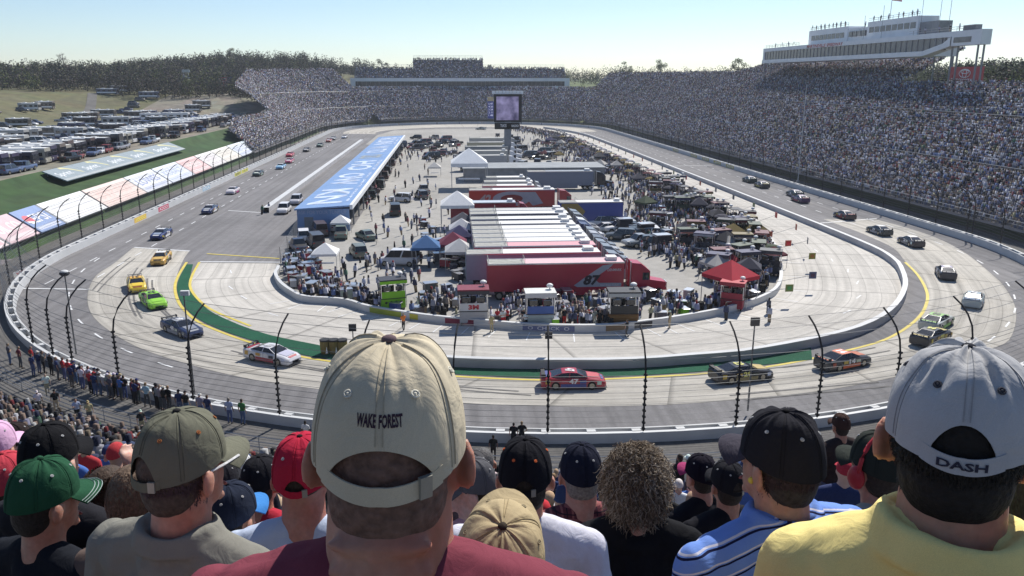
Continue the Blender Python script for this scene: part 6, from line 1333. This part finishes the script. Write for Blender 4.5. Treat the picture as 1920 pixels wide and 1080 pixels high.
for x, y, s, l in [(757,620,'orange','walking on the pit lane'),(922,622,'tan','climbing down off the pit wall'),(1175,632,'black','running on the pit lane'),(1255,616,'tan','climbing over the pit wall'),(1360,600,'tan','climbing over the pit wall'),(1443,604,'red','running across the pit lane'),(1440,588,'white','standing out on the pit lane'),(1461,515,'black','standing at the pit wall end'),(492,402,'black','standing at the pit wall nose'),(505,396,'white','standing at the pit wall nose')]:
    p = G(x, y, .02); person((p.x, p.y, .025), random.uniform(-1,1), 'walk' if 'run' in l or 'walk' in l else 'stand', '', 'people on the pit lane', s, 'tan' if s == 'tan' else 'black', 'white' if s == 'tan' else 0, verb=l)
for x, y in [(705,438),(728,445),(753,442),(772,430),(765,425),(777,418),(782,420),(790,422),(758,470),(757,462),(688,500),(695,505),(703,496),(718,495),(630,525),(641,528),(667,520),(590,532),(596,534),(616,545),(640,560),(650,560),(682,545),(692,545),(742,330),(748,333),(760,352),(775,345),(787,340),(803,350),(785,375),(765,320),(770,300),(760,290),(790,290),(785,300)]:
    p = G(x, y); person((p.x, p.y, .012), random.uniform(0, 6), random.choice(['stand','walk','stand','hips']), 'on open paving', 'people on the infield paving', random.choice(['black','black','navy','red','grey']), 'black')
cr = [[], []]; crs = [[], []]
for k in rowR:
    p, t, n_ = PW_IN[k]
    for i in range(8):
        if random.random() < .8:
            q = p+n_*abs(random.gauss(0, 1)*4.)+t*random.random()+n_*.4; (crs if False else cr)[0].append((q.x, q.y, .0)); cr[1].append(random.uniform(0, 6.28))
for i in range(260):
    q = G(random.uniform(1100, 1440), random.uniform(290, 520)); 
    if q.x < 47 and q.x > 28: cr[0].append((q.x, q.y, 0)); cr[1].append(random.uniform(0, 6.28))
crowd('crowd', cr[0], np.array(cr[1]), 'dense crowd of pit crews and guests along the right-hand pit road', seat=.86)
# more kit between the pit wall and the haulers
def scatter(n, poly, protos, mk):
    k = 0
    while k < n:
        x, y = random.uniform(min(p[0] for p in poly), max(p[0] for p in poly)), random.uniform(min(p[1] for p in poly), max(p[1] for p in poly))
        if inpoly(x, y, poly): mk(G(x, y)); k += 1
def cart_at(p):
    c = random.choice([(.3,.03,.05),(.04,.04,.05),(.04,.04,.05),(.06,.06,.1),(.4,.4,.42),(.12,.12,.13)]); place(CART, (p.x, p.y, .012), random.random()*3, '%s tool cart among the parked haulers and pit stalls' % {.3:'red',.04:'black',.06:'navy',.4:'white',.12:'grey'}[c[0]], 'tool cart', 'tool carts among the haulers', {'cabinet': c, 'drawer': jit(c)}, random.uniform(1., 1.5))
def box_at(p):
    c = random.choice(dark); place(PBOX, (p.x, p.y, .012), random.uniform(-.6,.6), 'dark pit stand set back from the right-hand pit wall', 'pit stand', 'pit stands set back from the pit road', {'cabinet': c, 'drawer': jit(c), 'front_panel': random.choice(dark), 'roof': random.choice(dark), 'fascia': random.choice(dark+[(.4,.4,.42)])})
def umb_at(p):
    c = random.choice(dark+[(.35,.34,.33),(.3,.03,.05)]); place(TENT, (p.x, p.y, .012), random.uniform(-.5,.5), '%s canopy among the right-hand pit stalls' % ('dark' if max(c) < .2 else 'red' if c[1] < .1 else 'pale'), 'tent', 'canopies among the pit stalls', {'canopy': c, 'table': W}, random.uniform(.75, 1.))
RPOLY = [(1250,345),(1330,380),(1440,455),(1455,500),(1440,540),(1340,560),(1330,520),(1260,470),(1200,410),(1180,350)]
scatter(26, RPOLY, None, box_at); scatter(60, RPOLY, None, cart_at); scatter(16, RPOLY, None, umb_at)
scatter(34, [(860,520),(1300,560),(1420,560),(1350,585),(1120,612),(900,605),(780,595),(760,575)], None, cart_at)
scatter(26, [(525,500),(570,470),(610,520),(690,560),(640,565),(560,552)], None, cart_at)
scatter(30, [(790,420),(870,420),(890,520),(850,530),(800,500)], None, cart_at)
scatter(40, [(830,256),(960,256),(1060,268),(1180,330),(1120,330),(1000,300),(830,300)], None, cart_at)
scatter(12, [(960,256),(1060,268),(1180,330),(1120,325),(1000,295)], None, umb_at)
def crowd_at(poly, n, label):
    a = [[], []]
    scatter(n, poly, None, lambda p: (a[0].append((p.x, p.y, 0.)), a[1].append(random.uniform(0, 6.28)))); return a
cr = [[], []]
for poly, n in ((RPOLY, 700), ([(530,505),(570,480),(610,530),(740,575),(690,580),(560,560)], 75), ([(765,585),(860,545),(900,570),(1330,570),(1420,555),(1340,588),(1120,616),(900,608)], 170), ([(960,256),(1060,268),(1180,330),(1120,325),(1000,295)], 120), ([(760,262),(860,262),(860,310),(745,310)], 60), ([(680,330),(800,300),(850,420),(790,560),(620,540),(690,430)], 70), ([(1140,410),(1240,400),(1300,500),(1200,480)], 150), ([(980,262),(1120,300),(1240,400),(1130,400),(1120,345)], 120)):
    a = crowd_at(poly, n, ''); cr[0] += a[0]; cr[1] += a[1]
crowd('crowd', cr[0], np.array(cr[1]), 'small figures of crews and guests thronging the infield pits', seat=.86)
# left infield fence, lamp and sign poles
for x, y, h, l, k in ((143,664,7.2,'round lamp head on a thin pole outside the left fence','lamp'),(366,752,8.4,'white box lamp on a thin pole behind the left fence','box'),(665,690,3.4,'black square sign on a short post beyond the green strip','sign'),(1028,680,2.3,'black square sign on a post behind the middle fence post','sign'),(1402,770,6.6,'black square signal box on a tall post by the fence','sign')):
    z = .3 if k != 'sign' or h > 5 else 0.; p = G(x, y, z); o = empty('signal_post' if k == 'sign' else 'lamp_post', (p.x, p.y, z), 0, l, 'sign post' if k == 'sign' else 'lamp post')
    MB().tube([(0,0,0),(0,0,h)], [.07,.05], 6).build('post', M_STEEL, o); mb = MB()
    if k == 'lamp': mb.ell((0,0,h+.1), (.42,.42,.25), 12, 8)
    elif k == 'box': mb.obox((.1,0,h), (.6,.3,.35))
    else: mb.obox((0,-.05,h+.2), (.62,.2,.6))
    mb.build('lamp_head' if k != 'sign' else 'sign_box', M_BLK if k != 'box' else M_WALL, o)
    if k == 'lamp': MB().ell((0,0,h+.2), (.36,.36,.2), 12, 8).build('lamp_cap', M_WALL, o)
p = G(1500, 340, 0); o = empty('flag_pole', (79.5, PLX(1496, 340, 79.5).y, .3), 0, 'very tall thin white pole rising in front of the right-hand crowd', 'pole'); MB().tube([(0,0,0),(0,0,22)], [.11,.07], 6).build('pole', M_WALL, o); MB().obox((0,0,.3), (.5,.5,.6)).build('base', M_WGR, o)
# barrels
for i, x in enumerate((610, 627, 643)):
    p = G(x, 662, .04); o = empty('barrel', (p.x, p.y, .04), .1*i, 'yellow and black barrel on the green strip', 'barrel', 'barrels on the green strip'); MB().loft([[(rr*math.cos(a), rr*math.sin(a), z) for a in np.linspace(0, 6.2832, 14, endpoint=False)] for rr, z in ((.38,0),(.42,.3),(.44,.9),(.42,1.15))]).build('drum', mat('barrel_ochre', (.22,.17,.05), .6, noise=(4., .2)), o); MB().cyl((0,0,1.15),(0,0,1.3),.45,14).build('lid', M_DKPL, o); MB().add([(.1,-.43,.1),(.3,-.4,.1),(.2,-.44,.75)], [(0,1,2)]).build('arrow', M_CANV, o)
# infield fence at the left corner
o = empty('infield_fence', G(527, 500), 0, 'thin wire fence on slender posts at the left infield corner', 'fence'); A = [G(x, y)-o.location for x, y in ((527,500),(540,478),(552,455),(562,432),(570,412))]
for a in A: MB().tube([a, a+Vector((0,0,2.6))], .04, 5).build('post', M_STEEL, o)
mb = MB()
for h in np.arange(.3, 2.6, .3): mb.tube([a+Vector((0,0,h)) for a in A], .012, 3)
mb.build('wires', M_STEEL, o)

# painted banners on the track face of the pit wall
for x0, x1, c, t, tc in ((692,762,(.30,.36,.05),None,None),(764,790,(.5,.45,.06),None,None),(826,905,(.22,.03,.06),None,None),(962,1085,(.10,.13,.28),'O  CHECK  O',(.7,.7,.75)),(1128,1180,(.22,.11,.03),None,None),(1184,1225,(.04,.04,.05),None,None)):
    ks = [k for k in rowN if x0 < PX(PW_IN[k][0])[0] < x1]; pts = [PW_IN[k][0]-PW_IN[k][2]*.2 for k in ks]
    mb = MB(); mb.strip([q+Vector((0,0,.08)) for q in pts], [q+Vector((0,0,.64)) for q in pts]); rel(mb, 'wall_banner', M_PLAIN, PITW, color=c)
    if t:
        d_ = pts[-1]-pts[0]; n2_ = -PW_IN[ks[0]][2]*.03; f_ = onquad(pts[0]+d_*.1+n2_+Vector((0,0,.18)), d_*.8, (0,0,.36))
        def wrap(a, b):
            u = (.1+.8*a)*(len(pts)-1); i = min(int(u), len(pts)-2); return pts[i].lerp(pts[i+1], u-i)-PW_IN[ks[i]][2]*.03+Vector((0,0,.18+.36*b))
        mb = MB(); mb.text(t, wrap); rel(mb, 'banner_lettering', M_PLAIN, PITW, color=tc)
M_LEAF = mat('foliage', attr='Col', rough=.9, noise=(.15, .25)); M_BARK = mat('bark', (.07,.055,.045), .95, noise=(3., .3))
def leaf_cluster(c, rad, n, size, cols, seed=0):
    """n small leaf-clump quads scattered through an ellipsoid"""
    c = np.asarray(c); u = rng.normal(size=(n, 3)); u /= np.linalg.norm(u, axis=1)[:, None]; p = c+u*(rng.random((n, 1))**.45)*np.asarray(rad)
    a = rng.normal(size=(n, 3)); a /= np.linalg.norm(a, axis=1)[:, None]; b = np.cross(a, rng.normal(size=(n, 3))); b /= np.linalg.norm(b, axis=1)[:, None]
    s = (size*rng.uniform(.5, 1.3, (n, 1))); q = np.stack([p-a*s-b*s*.6, p+a*s-b*s*.6, p+a*s*.7+b*s*.7, p-a*s*.6+b*s*.6], 1)
    cc = np.asarray(cols)[rng.integers(0, len(cols), n)]*rng.uniform(.7, 1.35, (n, 1)); return q.reshape(-1, 3), np.repeat(cc, 4, 0)
def leafmesh(name, parts, m=None):
    V = np.concatenate([p[0] for p in parts]); C = np.concatenate([p[1] for p in parts]); n = len(V)//4; me = bpy.data.meshes.new(name)
    me.vertices.add(len(V)); me.vertices.foreach_set('co', V.ravel()); me.loops.add(n*4); me.loops.foreach_set('vertex_index', np.arange(n*4)); me.polygons.add(n); me.polygons.foreach_set('loop_start', np.arange(n)*4); me.update(calc_edges=True)
    at = me.color_attributes.new('Col', 'FLOAT_COLOR', 'CORNER'); at.data.foreach_set('color', np.concatenate([C, np.ones((len(C), 1))], 1).astype(np.float32).ravel()); me.materials.append(m or M_LEAF); return me
BARE = [(.075,.058,.055),(.09,.072,.062),(.065,.055,.06),(.075,.08,.045)]; PINE = [(.03,.04,.027),(.04,.05,.03),(.028,.036,.03)]; SPR = [(.14,.16,.05),(.11,.13,.045),(.17,.17,.08)]
def tree(loc, h, kind, label, group='trees on the skyline'):
    r = empty('pine_tree' if kind == 'pine' else 'broadleaf_tree', loc, random.random()*6, label, 'tree', group); tr = MB(); tr.tube([(0,0,-1),(.1,0,h*.45),(0,.1,h*.9)], [h*.022,h*.015,h*.004], 6)
    cols = {'pine': PINE, 'bare': BARE, 'spring': SPR}[kind]; parts = []
    for k in range(9 if kind != 'pine' else 7):
        a = random.uniform(0, 6.28); z = h*random.uniform(.42, .9); rr = h*.2*(1.1-abs(z/h-.6)); e = (rr*math.cos(a), rr*math.sin(a), z+h*.06); tr.tube([(0,0,z-h*.12), e], [h*.008,h*.002], 4); parts.append(leaf_cluster(e, (h*.14,h*.14,h*.10), 110 if kind != 'bare' else 60, h*.018 if kind != 'bare' else h*.014, cols))
    tr.build('trunk', M_BARK, r); o = bpy.data.objects.new('crown', leafmesh('crown', parts)); COL.objects.link(o); o.parent = r; return r
# the wooded hills, too many trunks to count
parts = []; tk = MB()
def wood(x, y, dens_kind):
    z = ground_h(x, y)-.5; h = random.uniform(7.5, 15); cols = {'pine': PINE, 'bare': BARE, 'spring': SPR}[dens_kind]
    if dens_kind == 'pine': parts.append(leaf_cluster((x,y,z+h*.55), (2.6,2.6,h*.47), 130, .36, cols))
    else: parts.append(leaf_cluster((x,y,z+h*.48), (3.8,3.8,h*.5), 130, .36, cols))
    tk.tube([(x,y,z),(x,y,z+h*.8)], [.14,.04], 3)
def far_ok(x, y): 
    px, py, c = PX((x, y, ground_h(x, y)+8)); return c > 0 and -40 < px < 1980
def fill(N, x0, x1, y0, y1, kinds, ok):
    n = 0; tries = 0
    while n < N and tries < N*40:
        tries += 1; x, y = random.uniform(x0, x1), random.uniform(y0, y1); z = ground_h(x, y); px, py, c = PX((x, y, z))
        if c < 0 or not -40 < px < 1960 or not ok(x, y, px, py): continue
        wood(x, y, random.choice(kinds)); n += 1
okL = lambda x, y, px, py: x < -70 and not (px < 200 and py > 172) and not (px < 470 and py > 186)
fill(1500, -560, -95, 400, 620, ['bare','bare','bare','spring','pine'], okL)
fill(900, -520, 40, 560, 820, ['pine','pine','pine','bare'], lambda x, y, px, py: px < 700)
fill(500, -60, 420, 560, 900, ['bare','spring','spring','pine'], lambda x, y, px, py: px > 650)
fill(700, 128, 300, 165, 340, ['bare','spring','spring','pine'], lambda x, y, px, py: px > 1780 and x-77 > 52)
fill(450, 160, 420, 190, 520, ['bare','spring','spring','pine'], lambda x, y, px, py: px > 1000)
o = bpy.data.objects.new('forest', leafmesh('forest', parts)); COL.objects.link(o); tag(o, 'wooded hills of bare and pine trees beyond the stands', 'forest', None, 'stuff')
tkb = tk.build('forest_trunks', M_BARK, o, kind='stuff')
for x, y, d, k, l in ((680,134,520,'pine','round dark tree left of the far suite building'),(717,130,520,'pine','second round dark tree left of the far suite building'),(430,104,640,'spring','pale tree standing above the left hilltop'),(925,134,560,'pine','dark tree right of the central upper seats'),(1385,128,470,'spring','pale green tree at the left end of the press box'),(1240,130,560,'spring','bushy green tree above the right part of the far crowd'),(1175,133,560,'spring','thin tree above the far right crowd'),(118,112,620,'bare','bare tree on the far left rise'),(1862,150,235,'spring','yellow-green bush beside the red billboard')):
    h = 15 if d > 300 else 8; p = AT(x, y, d); tree((p.x, p.y, p.z-h*.6), h, k, l)
# small far buildings among the trees on the left
for x, y, d, w_, l in ((85,133,560,22,'white building among the trees at far left'),(118,130,580,14,'second white building among the trees at far left'),(225,182,470,22,'grey roofed building beyond the motorhomes'),(10,145,540,10,'pale house at the left edge')):
    p = AT(x, y, d); b = empty('building', (p.x, p.y, p.z-4), 0, l, 'building'); MB().box(-w_/2, w_/2, -4, 4, 0, 4.2).build('wall', M_CLAD, b); mb = MB(); mb.prism([(-w_/2-.4,-4.4),(w_/2+.4,-4.4),(w_/2+.4,4.4),(-w_/2-.4,4.4)], 4.2, 4.6); mb.build('roof', M_ROOFW, b)
    for k in range(4): MB().box(-w_/2+w_*(k+.3)/4, -w_/2+w_*(k+.7)/4, -4.06, -4.0, 1.4, 2.8).build('window', M_GLS, b)
# tower behind the lot
p = AT(352, 170, 420); o = empty('lighting_tower', (p.x, p.y, ground_h(p.x, p.y)), 0, 'twin-masted lighting tower in front of the woods', 'tower')
for x in (-1.2, 1.2): MB().tube([(x,0,0),(x,0,p.z+11-ground_h(p.x,p.y))], .18, 5).build('mast', M_RAIL, o)
for k in (7, 10): MB().obox((0,0,p.z+k-ground_h(p.x,p.y)), (4,.5,1.4)).build('lamp_panel', M_RAIL, o)
# road on the left hill
pts = [G(x, y, z) for x, y, z in ((118,224,9.),(150,216,9),(170,205,10),(176,192,12))]
mb = MB(); P = [Vector((p.x, p.y, ground_h(p.x, p.y)+.5)) for p in smoothpts(pts, 8)]; A = offs(P, -2.); B = offs(P, 2.)
mb.strip([Vector((q.x, q.y, ground_h(q.x, q.y)+.25)) for q in A], [Vector((q.x, q.y, ground_h(q.x, q.y)+.25)) for q in B]); mb.build('road', M_WALK, kind='structure')
HAZE = .00016
hz = MB(); hz.box(-1480, 1480, -290, 1800, -1.5, 70.); hm = bpy.data.materials.new('haze_air'); hm.use_nodes = True; nt = hm.node_tree; nt.nodes.remove(nt.nodes['Principled BSDF'])
pv = nt.nodes.new('ShaderNodeVolumePrincipled'); pv.inputs['Color'].default_value = (.80,.86,.95,1); pv.inputs['Density'].default_value = HAZE; pv.inputs['Anisotropy'].default_value = .3; nt.links.new(pv.outputs[0], nt.nodes['Material Output'].inputs['Volume'])
hz.build('haze', hm, kind='stuff')
for o in PROTOS: drop(o)
# only the 300 people that show largest stay individuals; the smallest become part of the far crowd
ps = sorted([o for o in COL.objects if o.parent is None and o.get('category') == 'person'], key=lambda o: (PX(o.location)[2] if o.get('group') != 'foreground spectators' else 0)); cr = [[], []]
for o in ps[296:]: cr[0].append(tuple(o.location)); cr[1].append(o.rotation_euler.z); drop(o)
if cr[0]: crowd('crowd', cr[0], np.array(cr[1]), 'small standing figures scattered over the infield and the press box roof', seat=.86)
# ---------------------------------------------------------------- labels: look-alikes get their place in the row
def ordinal(k): return {1:'first',2:'second',3:'third'}.get(k, '%d%s' % (k, {1:'st',2:'nd',3:'rd'}.get(k % 10, 'th') if k % 100 not in (11,12,13) else 'th'))
bpy.context.view_layer.update()
byl = {}
for o in COL.objects:
    if o.parent is None and 'label' in o: byl.setdefault(o['label'], []).append(o)
for l, os_ in byl.items():
    if len(os_) > 1:
        os_.sort(key=lambda o: PX(o.matrix_world.translation)[0])
        for k, o in enumerate(os_): o['label'] = (('leftmost %s' % l) if k == 0 else ('rightmost %s' % l) if k == len(os_)-1 else '%s, %s from left' % (l, ordinal(k+1)))
for o in COL.objects:
    if 'label' in o and len(o['label'].split()) > 16: o['label'] = ' '.join(o['label'].replace(' by the catch fence', ' by the fence').replace('leftmost ', 'leftmost ').split())
# ---------------------------------------------------------------- light, sky, camera
SEL, SAZ = R_(47), R_(32)
w = bpy.data.worlds.new('World'); scene.world = w; w.use_nodes = True; nt = w.node_tree
sky = nt.nodes.new('ShaderNodeTexSky'); sky.sky_type = 'NISHITA'; sky.sun_disc = False; sky.sun_elevation = SEL; sky.sun_rotation = SAZ
sky.altitude = 0; sky.air_density = .85; sky.dust_density = .15; sky.ozone_density = 3.
nt.links.new(sky.outputs[0], nt.nodes['Background'].inputs['Color']); nt.nodes['Background'].inputs['Strength'].default_value = .092
sd = bpy.data.lights.new('sun', 'SUN'); sd.energy = 4.5; sd.angle = R_(.53); sd.color = (1, .95, .87)
so = bpy.data.objects.new('sun', sd); COL.objects.link(so)
dv = Vector((math.sin(SAZ)*math.cos(SEL), math.cos(SAZ)*math.cos(SEL), math.sin(SEL)))
so.rotation_euler = dv.to_track_quat('Z', 'Y').to_euler()
cd = bpy.data.cameras.new('camera'); co = bpy.data.objects.new('camera', cd); COL.objects.link(co)
cd.sensor_width = 36; cd.lens = 36*FPX/1920; cd.clip_end = 5000; cd.clip_start = .05
co.location = CAM; co.rotation_euler = (math.pi/2-PT, 0, -YW); scene.camera = co
scene.view_settings.view_transform = 'Standard'; scene.view_settings.look = 'None'; scene.view_settings.exposure = 0.42; scene.view_settings.gamma = 1
scene.cycles.max_bounces = 6; scene.cycles.transparent_max_bounces = 16
